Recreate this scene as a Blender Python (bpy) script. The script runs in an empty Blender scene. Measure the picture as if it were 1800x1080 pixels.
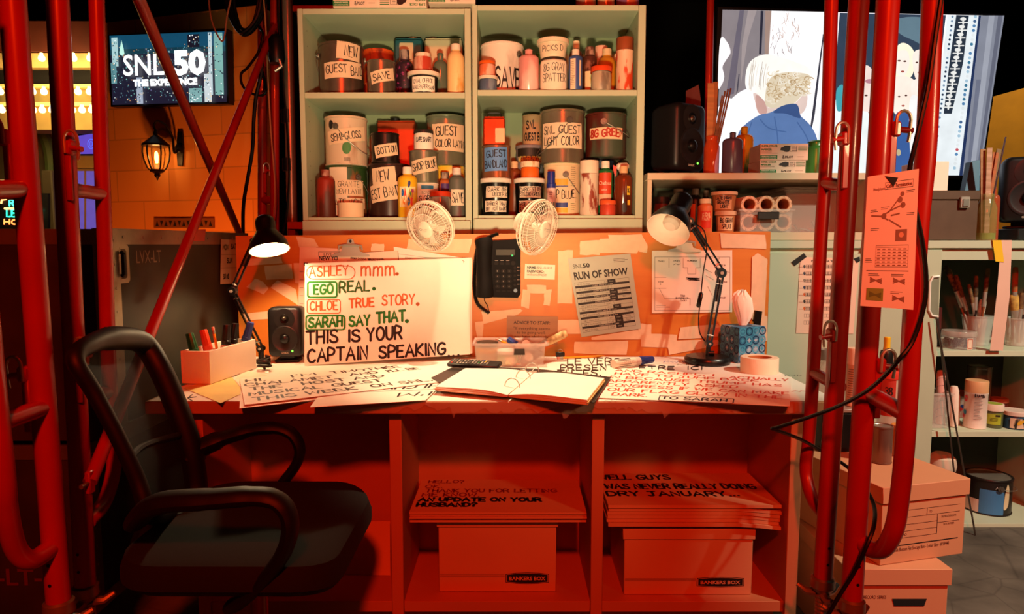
import bpy, bmesh, math, random
from mathutils import Vector as V, Matrix
random.seed(7)
R = math.radians
F = 1190.0; EYE = 1.12; PT = math.atan(110 / F)
SP, CP = math.sin(PT), math.cos(PT)
COL = bpy.context.scene.collection

def ray(px, py):
    x = (px - 900) / F; y = -(py - 540) / F
    return V((x, y * SP + CP, y * CP - SP))
def at(px, py, d):                      # the point seen at a pixel, on the plane y = d
    r = ray(px, py); return V((0, 0, EYE)) + r * (d / r.y)
def on(px, py, z):                      # the point seen at a pixel, on the plane of height z
    r = ray(px, py); return V((0, 0, EYE)) + r * ((z - EYE) / r.z)
def onp(px, py, O, N):                  # ... on any plane
    r = ray(px, py); E = V((0, 0, EYE)); return E + r * ((O - E).dot(N) / r.dot(N))
def zz(py, d): return at(900, py, d).z
def S(d): return d / F

# ---------------------------------------------------------------- materials
_M = {}
def lin(h):
    h = h.lstrip('#'); o = []
    for i in (0, 2, 4):
        c = int(h[i:i + 2], 16) / 255
        o.append(c / 12.92 if c <= .04045 else ((c + .055) / 1.055) ** 2.4)
    return o
def C(h, rough=.5, metal=0., var=.12, scale=9., emit=0., alpha=1., trans=0., h2=None, bump=0., thr=.5, sharp=.1, stretch=(1, 1, 1), ior=1.45, coat=0.):
    key = (h, rough, metal, var, scale, emit, alpha, trans, h2, bump, thr, sharp, stretch, coat, ior)
    if key in _M: return _M[key]
    m = bpy.data.materials.new('surface_' + h.strip('#')); m.use_nodes = True
    nt = m.node_tree; b = nt.nodes['Principled BSDF']
    tc = nt.nodes.new('ShaderNodeTexCoord'); mp = nt.nodes.new('ShaderNodeMapping'); nz = nt.nodes.new('ShaderNodeTexNoise')
    mp.inputs['Scale'].default_value = stretch
    nz.inputs['Scale'].default_value = scale; nz.inputs['Detail'].default_value = 5
    nt.links.new(tc.outputs['Object'], mp.inputs['Vector']); nt.links.new(mp.outputs['Vector'], nz.inputs['Vector'])
    rp = nt.nodes.new('ShaderNodeValToRGB')
    c = lin(h)
    if h2:
        c2 = lin(h2); rp.color_ramp.elements[0].position = max(0, thr - sharp); rp.color_ramp.elements[1].position = min(1, thr + sharp)
    else:
        c2 = [min(1, x * (1 + var)) for x in c]; c = [x * (1 - var) for x in c]
        rp.color_ramp.elements[0].position = .3; rp.color_ramp.elements[1].position = .7
    rp.color_ramp.elements[0].color = (*c, 1); rp.color_ramp.elements[1].color = (*c2, 1)
    nt.links.new(nz.outputs['Fac'], rp.inputs['Fac']); nt.links.new(rp.outputs['Color'], b.inputs['Base Color'])
    b.inputs['Roughness'].default_value = rough; b.inputs['Metallic'].default_value = metal
    b.inputs['IOR'].default_value = ior
    if alpha < 1: b.inputs['Alpha'].default_value = alpha
    if trans: b.inputs['Transmission Weight'].default_value = trans
    if coat: b.inputs['Coat Weight'].default_value = coat
    if emit:
        nt.links.new(rp.outputs['Color'], b.inputs['Emission Color']); b.inputs['Emission Strength'].default_value = emit
    if bump:
        bp = nt.nodes.new('ShaderNodeBump'); bp.inputs['Strength'].default_value = bump; bp.inputs['Distance'].default_value = .01
        nt.links.new(nz.outputs['Fac'], bp.inputs['Height']); nt.links.new(bp.outputs['Normal'], b.inputs['Normal'])
    _M[key] = m; return m
def E(h, s=1.): return C(h, .6, 0, 0.02, emit=s)
def screenmat(h, s=1.):                 # lit display pixels: emission over black
    key = ('scr', h, s)
    if key in _M: return _M[key]
    m = bpy.data.materials.new('display_' + h.strip('#')); m.use_nodes = True
    nt = m.node_tree; b = nt.nodes['Principled BSDF']
    tc = nt.nodes.new('ShaderNodeTexCoord'); nz = nt.nodes.new('ShaderNodeTexNoise'); nz.inputs['Scale'].default_value = 14
    rp = nt.nodes.new('ShaderNodeValToRGB'); c = lin(h)
    rp.color_ramp.elements[0].color = (*[x * .85 for x in c], 1); rp.color_ramp.elements[1].color = (*[min(1, x * 1.1) for x in c], 1)
    nt.links.new(tc.outputs['Object'], nz.inputs['Vector']); nt.links.new(nz.outputs['Fac'], rp.inputs['Fac'])
    b.inputs['Base Color'].default_value = (.01, .01, .01, 1); b.inputs['Roughness'].default_value = .5
    nt.links.new(rp.outputs['Color'], b.inputs['Emission Color']); b.inputs['Emission Strength'].default_value = s
    _M[key] = m; return m
def wood(h, h2, rough=.5, scale=3., stretch=(1, 1, 12)):
    return C(h, rough, h2=h2, scale=scale, stretch=stretch, thr=.5, sharp=.25)
BLK = lambda r=.45: C('#0b0a0a', r)
CHROME = lambda r=.25: C('#cfc8ba', max(r, .32), .62, .05)
SILVER = lambda: C('#a09c90', .38, .7, .15, 14)
INK = lambda: C('#120c0c', .6)
PAPER = lambda: C('#f2ece2', .7, 0, .02)
SAGE = lambda: C('#aebd9e', .5, 0, .04, 4)
RED = lambda: C('#a61a0b', .34, 0, .14, 6, coat=.3)
TAPE = lambda: C('#dcbd9a', .75, 0, .06, 30)
CREAM = lambda: C('#d9c3a0', .75, 0, .05, 20)
CLEAR = lambda: C('#e8eaea', .08, 0, .02, alpha=.22)
def GLASS(h, a=.45): return C(h, .07, 0, .1, alpha=a)

# ---------------------------------------------------------------- mesh builder
def slices(shape, du):                              # cut wide faces into upright strips so they follow a curved wall
    vs, fs = shape; ov = []; of = []
    for f in fs:
        p = [vs[i] for i in f]; a = min(q[0] for q in p); b = max(q[0] for q in p); k = max(1, math.ceil((b - a) / du))
        for j in range(k):
            q = p
            if k > 1:
                for x, sg in ((a + (b - a) * j / k, 1), (a + (b - a) * (j + 1) / k, -1)):
                    o = []
                    for i in range(len(q)):
                        c, d = q[i], q[(i + 1) % len(q)]; c_, d_ = (c[0] - x) * sg, (d[0] - x) * sg
                        if c_ >= 0: o.append(c)
                        if c_ * d_ < 0: t = c_ / (c_ - d_); o.append((c[0] + (d[0] - c[0]) * t, c[1] + (d[1] - c[1]) * t))
                    q = o
            if len(q) > 2: of.append(list(range(len(ov), len(ov) + len(q)))); ov += q
    return ov, of
class MB:
    def __init__(s): s.v = []; s.f = []; s.m = []; s.mats = []
    def mi(s, mat):
        if mat not in s.mats: s.mats.append(mat)
        return s.mats.index(mat)
    def add(s, vs, fs, mat, T=None):
        o = len(s.v); k = s.mi(mat)
        s.v += [tuple(T @ V(p)) if T else tuple(p) for p in vs]
        for f in fs: s.f.append([i + o for i in f]); s.m.append(k)
        return s
    def box(s, c, size, mat, bev=0., T=None):
        hx, hy, hz = [q / 2 for q in size]; b = min(bev, hx * .9, hy * .9, hz * .9); c = V(c)
        if b <= 0:
            vs = [c + V((x * hx, y * hy, z * hz)) for x in (-1, 1) for y in (-1, 1) for z in (-1, 1)]
            return s.add(vs, [(0, 1, 3, 2), (4, 6, 7, 5), (0, 4, 5, 1), (2, 3, 7, 6), (0, 2, 6, 4), (1, 5, 7, 3)], mat, T)
        vs = []; idx = {}
        for x in (-1, 1):
            for y in (-1, 1):
                for z in (-1, 1):
                    for a in range(3):
                        idx[x, y, z, a] = len(vs)
                        vs.append(c + V((x * (hx - (0 if a == 0 else b)), y * (hy - (0 if a == 1 else b)), z * (hz - (0 if a == 2 else b)))))
        fs = []; Q = ((-1, -1), (1, -1), (1, 1), (-1, 1))
        def k(ax, sg, p, q, a):
            t = [0, 0, 0]; t[ax] = sg; o = [i for i in range(3) if i != ax]; t[o[0]] = p; t[o[1]] = q
            return idx[t[0], t[1], t[2], a]
        for ax in range(3):
            for sg in (-1, 1): fs.append([k(ax, sg, p, q, ax) for p, q in Q])
            o = [i for i in range(3) if i != ax]
            for p, q in Q: fs.append([k(ax, -1, p, q, o[0]), k(ax, 1, p, q, o[0]), k(ax, 1, p, q, o[1]), k(ax, -1, p, q, o[1])])
        for x in (-1, 1):
            for y in (-1, 1):
                for z in (-1, 1): fs.append([idx[x, y, z, a] for a in range(3)])
        return s.add(vs, fs, mat, T)
    def bx(s, x0, x1, y0, y1, z0, z1, mat, bev=0., T=None):
        return s.box(((x0 + x1) / 2, (y0 + y1) / 2, (z0 + z1) / 2), (abs(x1 - x0), abs(y1 - y0), abs(z1 - z0)), mat, bev, T)
    def lathe(s, prof, mat, n=24, c=(0, 0, 0), T=None):
        c = V(c); vs = []; fs = []; rings = []
        for r, z in prof:
            if r < 1e-6: rings.append([len(vs)]); vs.append(c + V((0, 0, z)))
            else:
                rings.append(list(range(len(vs), len(vs) + n)))
                vs += [c + V((r * math.cos(2 * math.pi * i / n), r * math.sin(2 * math.pi * i / n), z)) for i in range(n)]
        for a, b in zip(rings, rings[1:]):
            for i in range(n):
                j = (i + 1) % n
                if len(a) == 1 and len(b) == 1: continue
                if len(a) == 1: fs.append((a[0], b[i], b[j]))
                elif len(b) == 1: fs.append((a[i], a[j], b[0]))
                else: fs.append((a[i], a[j], b[j], b[i]))
        return s.add(vs, fs, mat, T)
    def rod(s, a, b, r, mat, r2=None, n=12):       # capped cylinder / cone between two points
        a, b = V(a), V(b); T = Matrix.Translation(a) @ (b - a).to_track_quat('Z', 'Y').to_matrix().to_4x4()
        L = (b - a).length
        return s.lathe([(0, 0), (r, 0), (r if r2 is None else r2, L), (0, L)], mat, n, T=T)
    def tube(s, pts, r, mat, n=8, closed=False, flat=1., up=None):
        pts = [V(p) for p in pts]; N = len(pts); vs = []; fs = []; rr = r if isinstance(r, (list, tuple)) else [r] * N
        prev = None
        for i, p in enumerate(pts):
            if closed: t = pts[(i + 1) % N] - pts[i - 1]
            else: t = pts[min(i + 1, N - 1)] - pts[max(i - 1, 0)]
            if t.length < 1e-9: t = V((0, 0, 1))
            t.normalize()
            if up is not None: x = V(up).cross(t)
            elif prev is None: x = t.orthogonal()
            else: x = prev - t * prev.dot(t)
            if x.length < 1e-6: x = t.orthogonal()
            x.normalize(); prev = x; y = t.cross(x)
            vs += [p + (x * math.cos(2 * math.pi * k / n) * flat + y * math.sin(2 * math.pi * k / n)) * rr[i] for k in range(n)]
        for i in range(N if closed else N - 1):
            j = (i + 1) % N
            for k in range(n):
                l = (k + 1) % n; fs.append((i * n + k, i * n + l, j * n + l, j * n + k))
        if not closed: fs.append(list(range(n))[::-1]); fs.append(list(range((N - 1) * n, N * n)))
        return s.add(vs, fs, mat)
    def poly(s, pts, mat): return s.add(pts, [list(range(len(pts)))], mat)
    def slab(s, pts, off, mat):                     # polygon extruded by the vector off
        n = len(pts); off = V(off); vs = [V(p) for p in pts]; vs += [p + off for p in vs]
        return s.add(vs, [list(range(n))[::-1], list(range(n, 2 * n))] + [(i, (i + 1) % n, n + (i + 1) % n, n + i) for i in range(n)], mat)
    def flat(s, shape, fn, mat, n=0., du=0):              # 2-D (verts, faces) laid on a surface
        vs, fs = slices(shape, du) if du else shape; return s.add([fn(u, v, n) for u, v in vs], fs, mat)
    def grid(s, fn, u0, u1, v0, v1, nu, nv, mat, n=0., rag=0.):
        vs = []
        for j in range(nv + 1):
            for i in range(nu + 1):
                u = u0 + (u1 - u0) * i / nu; v = v0 + (v1 - v0) * j / nv
                if rag and i in (0, nu): u += random.uniform(-rag, rag)
                if rag and j in (0, nv): v += random.uniform(-rag, rag) * .3
                vs.append(fn(u, v, n))
        W = nu + 1
        return s.add(vs, [(j * W + i, j * W + i + 1, j * W + W + i + 1, j * W + W + i) for j in range(nv) for i in range(nu)], mat)
    def build(s, name, parent=None, loc=None, world=True, label=None, cat=None, group=None, kind=None, rot=None, fixn=True):
        off = V((0, 0, 0))
        if parent is not None and world:
            p = parent
            while p: off += p.location; p = p.parent
        if loc is not None and world and parent is None: off += V(loc)
        me = bpy.data.meshes.new(name)
        me.from_pydata([tuple(V(p) - off) for p in s.v], [], s.f)
        for m in s.mats: me.materials.append(m)
        me.polygons.foreach_set('material_index', s.m)
        if fixn:
            bm = bmesh.new(); bm.from_mesh(me); bmesh.ops.recalc_face_normals(bm, faces=bm.faces); bm.to_mesh(me); bm.free()
        me.polygons.foreach_set('use_smooth', [True] * len(me.polygons)); me.set_sharp_from_angle(angle=R(38))
        me.update()
        o = bpy.data.objects.new(name, me); COL.objects.link(o)
        if parent is not None: o.parent = parent
        if loc is not None: o.location = loc
        if rot is not None: o.rotation_euler = rot
        tag(o, label, cat, group, kind)
        return o
    def place(s, name, label, cat, group=None):     # a thing that is one mesh: origin at its base
        xs = [p[0] for p in s.v]; ys = [p[1] for p in s.v]; zs = [p[2] for p in s.v]
        return s.build(name, loc=V(((min(xs) + max(xs)) / 2, (min(ys) + max(ys)) / 2, min(zs))), label=label, cat=cat, group=group)
def tag(o, label=None, cat=None, group=None, kind=None):
    if label: o['label'] = label
    if cat: o['category'] = cat
    if group: o['group'] = group
    if kind: o['kind'] = kind
    return o
def thing(name, label, cat, loc=(0, 0, 0), group=None, rot=0):
    o = bpy.data.objects.new(name, None); COL.objects.link(o); o.location = loc; o.empty_display_size = .05
    o.rotation_euler = (0, 0, rot)
    return tag(o, label, cat, group)
def copy_tree(o, loc, label, parent=None, rot=None):
    c = o.copy(); COL.objects.link(c)
    if parent is None:
        c.location = loc
        if label: c['label'] = label
        if rot is not None: c.rotation_euler = (0, 0, rot)
    else: c.parent = parent
    for k in list(o.children): copy_tree(k, None, None, c)
    return c
def struct(mb, name): return mb.build(name, kind='structure')

# ---------------------------------------------------------------- curves, planes, writing
def smooth(pts, k=6, closed=False):
    pts = [V(p) for p in pts]; n = len(pts); out = []
    for i in range(n if closed else n - 1):
        if closed: a, b, c, d = pts[i - 1], pts[i], pts[(i + 1) % n], pts[(i + 2) % n]
        else: a, b, c, d = pts[max(i - 1, 0)], pts[i], pts[i + 1], pts[min(i + 2, n - 1)]
        for j in range(k):
            t = j / k
            out.append(.5 * ((2 * b) + (c - a) * t + (2 * a - 5 * b + 4 * c - d) * t * t + (3 * b - a - 3 * c + d) * t ** 3))
    if not closed: out.append(pts[-1])
    return out
def quadmap(tl, tr, br, bl):                        # u right, v up, both 0..1
    tl, tr, br, bl = V(tl), V(tr), V(br), V(bl); N = (tr - tl).cross(tl - bl).normalized()
    def fn(u, v, n=0): return (bl * (1 - u) + br * u) * (1 - v) + (tl * (1 - u) + tr * u) * v + N * n
    return fn
def pxmap(d):                                       # u, v in photograph pixels on the plane y = d
    return lambda u, v, n=0: at(u, v, d - n)
def cylmap(rf, a0=-90., z0=0.):
    a0 = R(a0)
    def fn(u, v, n=0):
        r = (rf(v) if callable(rf) else rf); a = a0 + u / r; r += n
        return V((r * math.cos(a), r * math.sin(a), z0 + v))
    return fn
G = {}
def _g(s):
    for ln in s.strip().split('\n'):
        k, d = ln.strip().split(' ', 1)
        G[k] = [[tuple(float(q) for q in p.split(',')) for p in st.split()] for st in d.split('|')]
_g("""A 0,0 .42,1 .85,0|.17,.36 .7,.36
B 0,0 0,1 .45,1 .64,.9 .64,.68 .45,.54 0,.53|.45,.54 .7,.44 .75,.22 .6,.04 0,0
C .76,.84 .58,.98 .34,.97 .1,.75 .03,.45 .12,.15 .35,.01 .6,.03 .78,.16
D 0,0 0,1 .35,.98 .65,.8 .75,.5 .65,.2 .38,.03 0,0
E .62,1 0,1 0,0 .65,0|0,.52 .52,.52
F .62,1 0,1 0,0|0,.53 .5,.53
G .78,.86 .6,.98 .32,.96 .09,.74 .03,.45 .12,.15 .36,.01 .62,.04 .8,.2 .8,.45 .5,.45
H 0,0 0,1|.68,0 .68,1|0,.5 .68,.5
I .1,0 .1,1
J .1,1 .7,1|.45,1 .46,.2 .36,.04 .18,0 .03,.14
K 0,0 0,1|.66,1 .02,.45 .7,0
L 0,1 0,0 .6,0
M 0,0 .06,1 .45,.3 .84,1 .9,0
N 0,0 0,1 .68,0 .68,1
O .42,1 .17,.9 .03,.6 .05,.3 .22,.05 .45,0 .68,.1 .82,.4 .78,.75 .6,.96 .42,1
P 0,0 0,1 .42,1 .64,.88 .66,.68 .48,.5 0,.46
Q .42,1 .17,.9 .03,.6 .05,.3 .22,.05 .45,0 .68,.1 .82,.4 .78,.75 .6,.96 .42,1|.5,.3 .85,-.08
R 0,0 0,1 .42,1 .64,.88 .64,.66 .46,.5 0,.47|.34,.49 .72,0
S .66,.86 .5,.98 .25,.97 .07,.82 .12,.62 .35,.52 .6,.4 .7,.22 .58,.04 .32,0 .1,.06 .0,.18
T 0,1 .76,1|.38,1 .38,0
U 0,1 .02,.3 .15,.06 .36,0 .56,.08 .68,.32 .7,1
V 0,1 .38,0 .76,1
W 0,1 .22,0 .5,.8 .76,0 1,1
X 0,1 .72,0|.72,1 0,0
Y 0,1 .36,.48 .72,1|.36,.48 .34,0
Z 0,1 .68,1 0,0 .7,0
m 0,0 .02,.7|.02,.5 .18,.7 .32,.68 .38,.5 .38,0|.38,.5 .54,.7 .68,.68 .74,.5 .76,0
0 .35,1 .1,.85 .02,.5 .1,.15 .35,0 .58,.15 .66,.5 .58,.85 .35,1
1 .05,.8 .25,1 .25,0
2 .03,.8 .2,.98 .45,.97 .58,.78 .5,.55 0,0 .64,0
3 .05,.9 .3,1 .55,.88 .52,.65 .25,.53 .55,.42 .62,.2 .4,.02 .03,.08
4 .5,0 .5,1 0,.32 .68,.32
5 .6,1 .1,1 .06,.56 .35,.62 .6,.42 .56,.12 .3,0 .02,.08
6 .52,.96 .2,.75 .04,.35 .12,.06 .38,0 .6,.18 .5,.44 .26,.48 .05,.3
7 0,1 .65,1 .25,0
8 .34,.54 .1,.7 .12,.92 .34,1 .56,.92 .58,.7 .34,.54 .08,.38 .04,.14 .3,0 .58,.08 .64,.34 .34,.54
9 .58,.62 .4,.48 .12,.55 .06,.82 .28,1 .55,.9 .58,.62 .5,.2 .3,0
. .06,0 .08,.04
, .1,.08 .02,-.14
' .08,1 .06,.76
! .08,1 .08,.3|.08,0 .09,.03
? .02,.85 .22,1 .48,.94 .54,.74 .26,.48 .25,.26|.25,0 .26,.03
- 0,.45 .4,.45
/ 0,-.05 .45,1
$ .6,.82 .3,.95 .06,.76 .3,.52 .62,.28 .36,.05 .02,.16|.33,1.1 .33,-.1
& .7,0 .15,.75 .3,1 .45,.8 .05,.3 .2,0 .45,.05 .65,.4
( .25,1.1 .05,.7 .05,.3 .25,-.1
É .62,1 0,1 0,0 .65,0|0,.52 .52,.52|.25,1.12 .45,1.3""")
CURVY = set('BCDGJOPQRSU02356789?&$m(')
def ribbon(pts, w):
    P = [V((*p[:2], 0)) for p in pts]; n = len(P); vs = []; fs = []
    for i in range(n):
        t = P[min(i + 1, n - 1)] - P[max(i - 1, 0)]
        if t.length < 1e-9: t = V((1, 0, 0))
        t.normalize(); e = V((-t.y, t.x, 0)); k = 1.
        if 0 < i < n - 1:
            a = (P[i] - P[i - 1]); k = min(1.5, 1 / max(.5, abs(e.dot(V((-a.y, a.x, 0)).normalized())))) if a.length > 1e-9 else 1.
        for sg in (1, -1): q = P[i] + e * sg * w / 2 * k; vs.append((q.x, q.y))
    for i in range(n - 1): fs.append((2 * i, 2 * i + 1, 2 * i + 3, 2 * i + 2))
    for c in (P[0], P[-1]):                         # round pen ends
        o = len(vs); vs += [(c.x + w / 2 * math.cos(a * math.pi / 4), c.y + w / 2 * math.sin(a * math.pi / 4)) for a in range(8)]
        fs.append(list(range(o, o + 8)))
    return vs, fs
def join2(shapes):
    vs = []; fs = []
    for a, b in shapes:
        o = len(vs); vs += a; fs += [[i + o for i in f] for f in b]
    return vs, fs
def hand(s, x, y, w, h, lw, jit=.05, rot=0., dy=1, slope=0., sub=3):    # pen lettering filling the box at x, y
    cur = 0; st = []
    rnd = random.Random(len(s) * 31 + ord(s[0]) if s else 0)
    for ch in s:
        if ch == ' ': cur += .55; continue
        up = ch if ch in G else ch.upper(); sc = 1. if up == ch else .78
        g = G.get(up)
        if not g: cur += .4; continue
        mx = max(p[0] for t in g for p in t); jy = rnd.uniform(-jit, jit); jx = rnd.uniform(-jit, jit) * .5; js = rnd.uniform(-jit, jit)
        for t in g:
            q = [(cur + (p[0] + js * p[1]) * sc + jx, p[1] * sc + jy) for p in t]
            if len(q) > 3 and up in CURVY: q = [(a.x, a.y) for a in smooth([V((*p, 0)) for p in q], sub)]
            st.append(q)
        cur += mx * sc + .26
    tot = max(cur - .26, .1); kx = w / tot
    out = []
    c, sn = math.cos(R(rot)), math.sin(R(rot))
    for q in st:
        pts = []
        for p in q:
            px_, py_ = p[0] * kx, p[1] * h + slope * p[0] * kx
            pts.append((x + px_ * c - py_ * sn, y + (px_ * sn + py_ * c) * dy))
        out.append(ribbon(pts, lw))
    return join2(out)
_FT = {}
def printed(s, x, y, w=None, h=.01, bold=0., rot=0., dy=1, al='l'):     # printed lettering; cap height h, stretched to w if given
    key = (s, bold)
    if key not in _FT:
        cu = bpy.data.curves.new('t', 'FONT'); cu.body = s; cu.size = 1; cu.offset = bold; cu.resolution_u = 2
        ob = bpy.data.objects.new('t', cu); COL.objects.link(ob)
        dg = bpy.context.evaluated_depsgraph_get(); me = bpy.data.meshes.new_from_object(ob.evaluated_get(dg))
        vs = [(p.co.x, p.co.y) for p in me.vertices]; fs = [list(p.vertices) for p in me.polygons]
        bpy.data.objects.remove(ob); bpy.data.curves.remove(cu); bpy.data.meshes.remove(me)
        _FT[key] = (vs, fs)
    vs, fs = _FT[key]
    if not vs: return [], []
    x0 = min(p[0] for p in vs); x1 = max(p[0] for p in vs); k = h / CAPH; kx = w / (x1 - x0) if w else k
    if al == 'c': x -= (x1 - x0) * kx / 2
    c, sn = math.cos(R(rot)), math.sin(R(rot)); o = []
    for p in vs:
        a, b = (p[0] - x0) * kx, p[1] * k
        o.append((x + a * c - b * sn, y + (a * sn + b * c) * dy))
    return o, fs
CAPH = 1.
_a = printed('H', 0, 0, h=1); CAPH = max(p[1] for p in _a[0])
def rect(x0, y0, x1, y1): return [(x0, y0), (x1, y0), (x1, y1), (x0, y1)], [(0, 1, 2, 3)]
def line(x0, y0, x1, y1, w): return ribbon([(x0, y0), (x1, y1)], w)
def blob(pts, k=5): return (lambda q: ([(p.x, p.y) for p in q], [list(range(len(q)))]))(smooth([V((*p, 0)) for p in pts], k, True))
def disc(x, y, r, n=16, ry=None): return [(x + r * math.cos(2 * math.pi * i / n), y + (ry or r) * math.sin(2 * math.pi * i / n)) for i in range(n)], [list(range(n))]
def ring(x, y, r, w, n=20, ry=None):
    ry = ry or r; a = [(x + r * math.cos(2 * math.pi * i / n), y + ry * math.sin(2 * math.pi * i / n)) for i in range(n)]
    b = [(x + (r - w) * math.cos(2 * math.pi * i / n), y + (ry - w) * math.sin(2 * math.pi * i / n)) for i in range(n)]
    return a + b, [(i, (i + 1) % n, n + (i + 1) % n, n + i) for i in range(n)]
def frame2(x0, y0, x1, y1, w): return join2([line(x0, y0, x1, y0, w), line(x1, y0, x1, y1, w), line(x1, y1, x0, y1, w), line(x0, y1, x0, y0, w)])
def rrect(x0, y0, x1, y1, r, w=None, k=4):
    pts = []
    for cx, cy, a in ((x1 - r, y1 - r, 0), (x0 + r, y1 - r, 90), (x0 + r, y0 + r, 180), (x1 - r, y0 + r, 270)):
        pts += [(cx + r * math.cos(R(a + 90 * i / k)), cy + r * math.sin(R(a + 90 * i / k))) for i in range(k + 1)]
    if w is None: return pts, [list(range(len(pts)))]
    return ribbon(pts + [pts[0]], w)
def greek(x0, y0, x1, n, gap, w, rnd=None):         # rows of print too small to read
    rnd = rnd or random
    return join2([line(x0, y0 - i * gap, x0 + (x1 - x0) * rnd.uniform(.6, 1), y0 - i * gap, w) for i in range(n)])

# ---------------------------------------------------------------- camera
cam = bpy.data.cameras.new('camera'); co = bpy.data.objects.new('camera', cam); COL.objects.link(co)
cam.sensor_width = 36; cam.lens = F / 1800 * 36; cam.clip_start = .05; cam.clip_end = 60
co.location = (0, 0, EYE); co.rotation_euler = (R(90) - PT, 0, 0)
bpy.context.scene.camera = co
# ================================================================ setting
DT = .72                                            # desk top height
def concrete():
    m = bpy.data.materials.new('surface_concrete'); m.use_nodes = True; nt = m.node_tree; b = nt.nodes['Principled BSDF']
    tc = nt.nodes.new('ShaderNodeTexCoord'); n1 = nt.nodes.new('ShaderNodeTexNoise'); n2 = nt.nodes.new('ShaderNodeTexVoronoi')
    n1.inputs['Scale'].default_value = 5; n1.inputs['Detail'].default_value = 10; n2.feature = 'DISTANCE_TO_EDGE'; n2.inputs['Scale'].default_value = 5
    rp = nt.nodes.new('ShaderNodeValToRGB'); rp.color_ramp.elements[0].color = (.045, .04, .03, 1); rp.color_ramp.elements[1].color = (.16, .145, .115, 1)
    rp.color_ramp.elements[0].position = .3; rp.color_ramp.elements[1].position = .75
    r2 = nt.nodes.new('ShaderNodeValToRGB'); r2.color_ramp.elements[1].position = .02; r2.color_ramp.elements[0].color = (.7, .7, .7, 1)
    mx = nt.nodes.new('ShaderNodeMixRGB'); mx.blend_type = 'MULTIPLY'; mx.inputs[0].default_value = 1
    nt.links.new(tc.outputs['Object'], n1.inputs['Vector']); nt.links.new(tc.outputs['Object'], n2.inputs['Vector'])
    nt.links.new(n1.outputs['Fac'], rp.inputs['Fac']); nt.links.new(n2.outputs['Distance'], r2.inputs['Fac'])
    nt.links.new(rp.outputs['Color'], mx.inputs[1]); nt.links.new(r2.outputs['Color'], mx.inputs[2]); nt.links.new(mx.outputs['Color'], b.inputs['Base Color'])
    bp = nt.nodes.new('ShaderNodeBump'); bp.inputs['Strength'].default_value = .35; nt.links.new(n1.outputs['Fac'], bp.inputs['Height']); nt.links.new(bp.outputs['Normal'], b.inputs['Normal'])
    b.inputs['Roughness'].default_value = .75; return m
def blocks():
    m = bpy.data.materials.new('surface_painted_block'); m.use_nodes = True; nt = m.node_tree; b = nt.nodes['Principled BSDF']
    tc = nt.nodes.new('ShaderNodeTexCoord'); mp = nt.nodes.new('ShaderNodeMapping'); mp.inputs['Rotation'].default_value = (R(90), 0, 0)
    br = nt.nodes.new('ShaderNodeTexBrick'); br.inputs['Color1'].default_value = (.66, .29, .075, 1); br.inputs['Color2'].default_value = (.6, .25, .06, 1); br.inputs['Mortar'].default_value = (.44, .2, .06, 1)
    br.inputs['Scale'].default_value = 1; br.inputs['Brick Width'].default_value = .40; br.inputs['Row Height'].default_value = .2; br.inputs['Mortar Size'].default_value = .004
    nt.links.new(tc.outputs['Object'], mp.inputs['Vector']); nt.links.new(mp.outputs['Vector'], br.inputs['Vector']); nt.links.new(br.outputs['Color'], b.inputs['Base Color'])
    b.inputs['Roughness'].default_value = .8; return m
m = MB(); m.bx(-6, 6, -2.5, 9, -.1, 0, concrete()); struct(m, 'floor')
m = MB(); m.bx(-6, 6, -2.5, 9, 4.2, 4.3, C('#060505', .9)); struct(m, 'ceiling')
m = MB(); m.bx(-6, 6, 9, 9.1, 0, 4.2, C('#070606', .9)); struct(m, 'wall_back')
m = MB(); m.bx(-6.1, -6, -2.5, 9, 0, 4.2, C('#070606', .9)); struct(m, 'wall_left')
m = MB(); m.bx(6, 6.1, -2.5, 9, 0, 4.2, C('#070606', .9)); struct(m, 'wall_right')
# painted block wall that carries the small screen, turned a little
WL = at(186, 420, 4.55); WR = at(468, 420, 4.2)
WN = V((WR.y - WL.y, -(WR.x - WL.x), 0)).normalized()
if WN.y > 0: WN = -WN
m = MB()
wa = [onp(186, 40, WL, WN), onp(446, 34, WL, WN), onp(468, 34, WL, WN)]
ztop = wa[0].z
P0 = V((WL.x, WL.y, 0)); P1 = V((WR.x, WR.y, 0))
m.slab([P0, P1, P1 + V((0, 0, ztop)), P0 + V((0, 0, ztop))], -WN * .12, blocks()); struct(m, 'wall_side')
# yellow flat beside the big display
m = MB(); a = at(1738, 172, 3.9); b = at(1860, 138, 3.75)
m.slab([V((a.x, a.y, 0)), V((b.x, b.y, 0)), b, a], V((0, .04, 0)), C('#c98d1c', .7)); struct(m, 'wall_flat')

# ================================================================ desk
FACE = C('#c07a50', .55, 0, .05, 5)
desk = thing('desk', 'long open-fronted work desk with three compartments below a paper-covered top', 'desk', (0, 2.06, 0))
DX0, DX1, DY0, DY1 = -.94, .845, 1.70, 2.42
m = MB(); m.bx(DX0, DX1, DY0, DY1, DT - .034, DT, C('#b98a63', .5, 0, .08, 6), .003); m.build('desk_top', desk)
zs = zz(1060, 1.735); zb = zs - .03
xs = [at(352, 900, 1.735).x, at(697, 900, 1.735).x, at(1050, 900, 1.735).x, at(1396, 900, 1.735).x]
for x in xs:
    m = MB(); m.bx(x - .016, x + .016, 1.735, 2.05, zs - .04, DT - .034, FACE, .0015); m.build('divider', desk)
m = MB(); m.bx(xs[0], xs[3], 2.05, 2.068, zb, DT - .034, FACE); m.build('back_panel', desk)
m = MB()
for a, b in zip(xs, xs[1:]): m.bx(a + .016, b - .016, 1.742, 2.05, zb, zs, FACE, .001)
m.build('bottom_shelf', desk)
m = MB(); m.bx(xs[0], xs[3] - .03, 1.775, 2.05, 0, zb, FACE, .001); m.build('plinth', desk)
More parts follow.
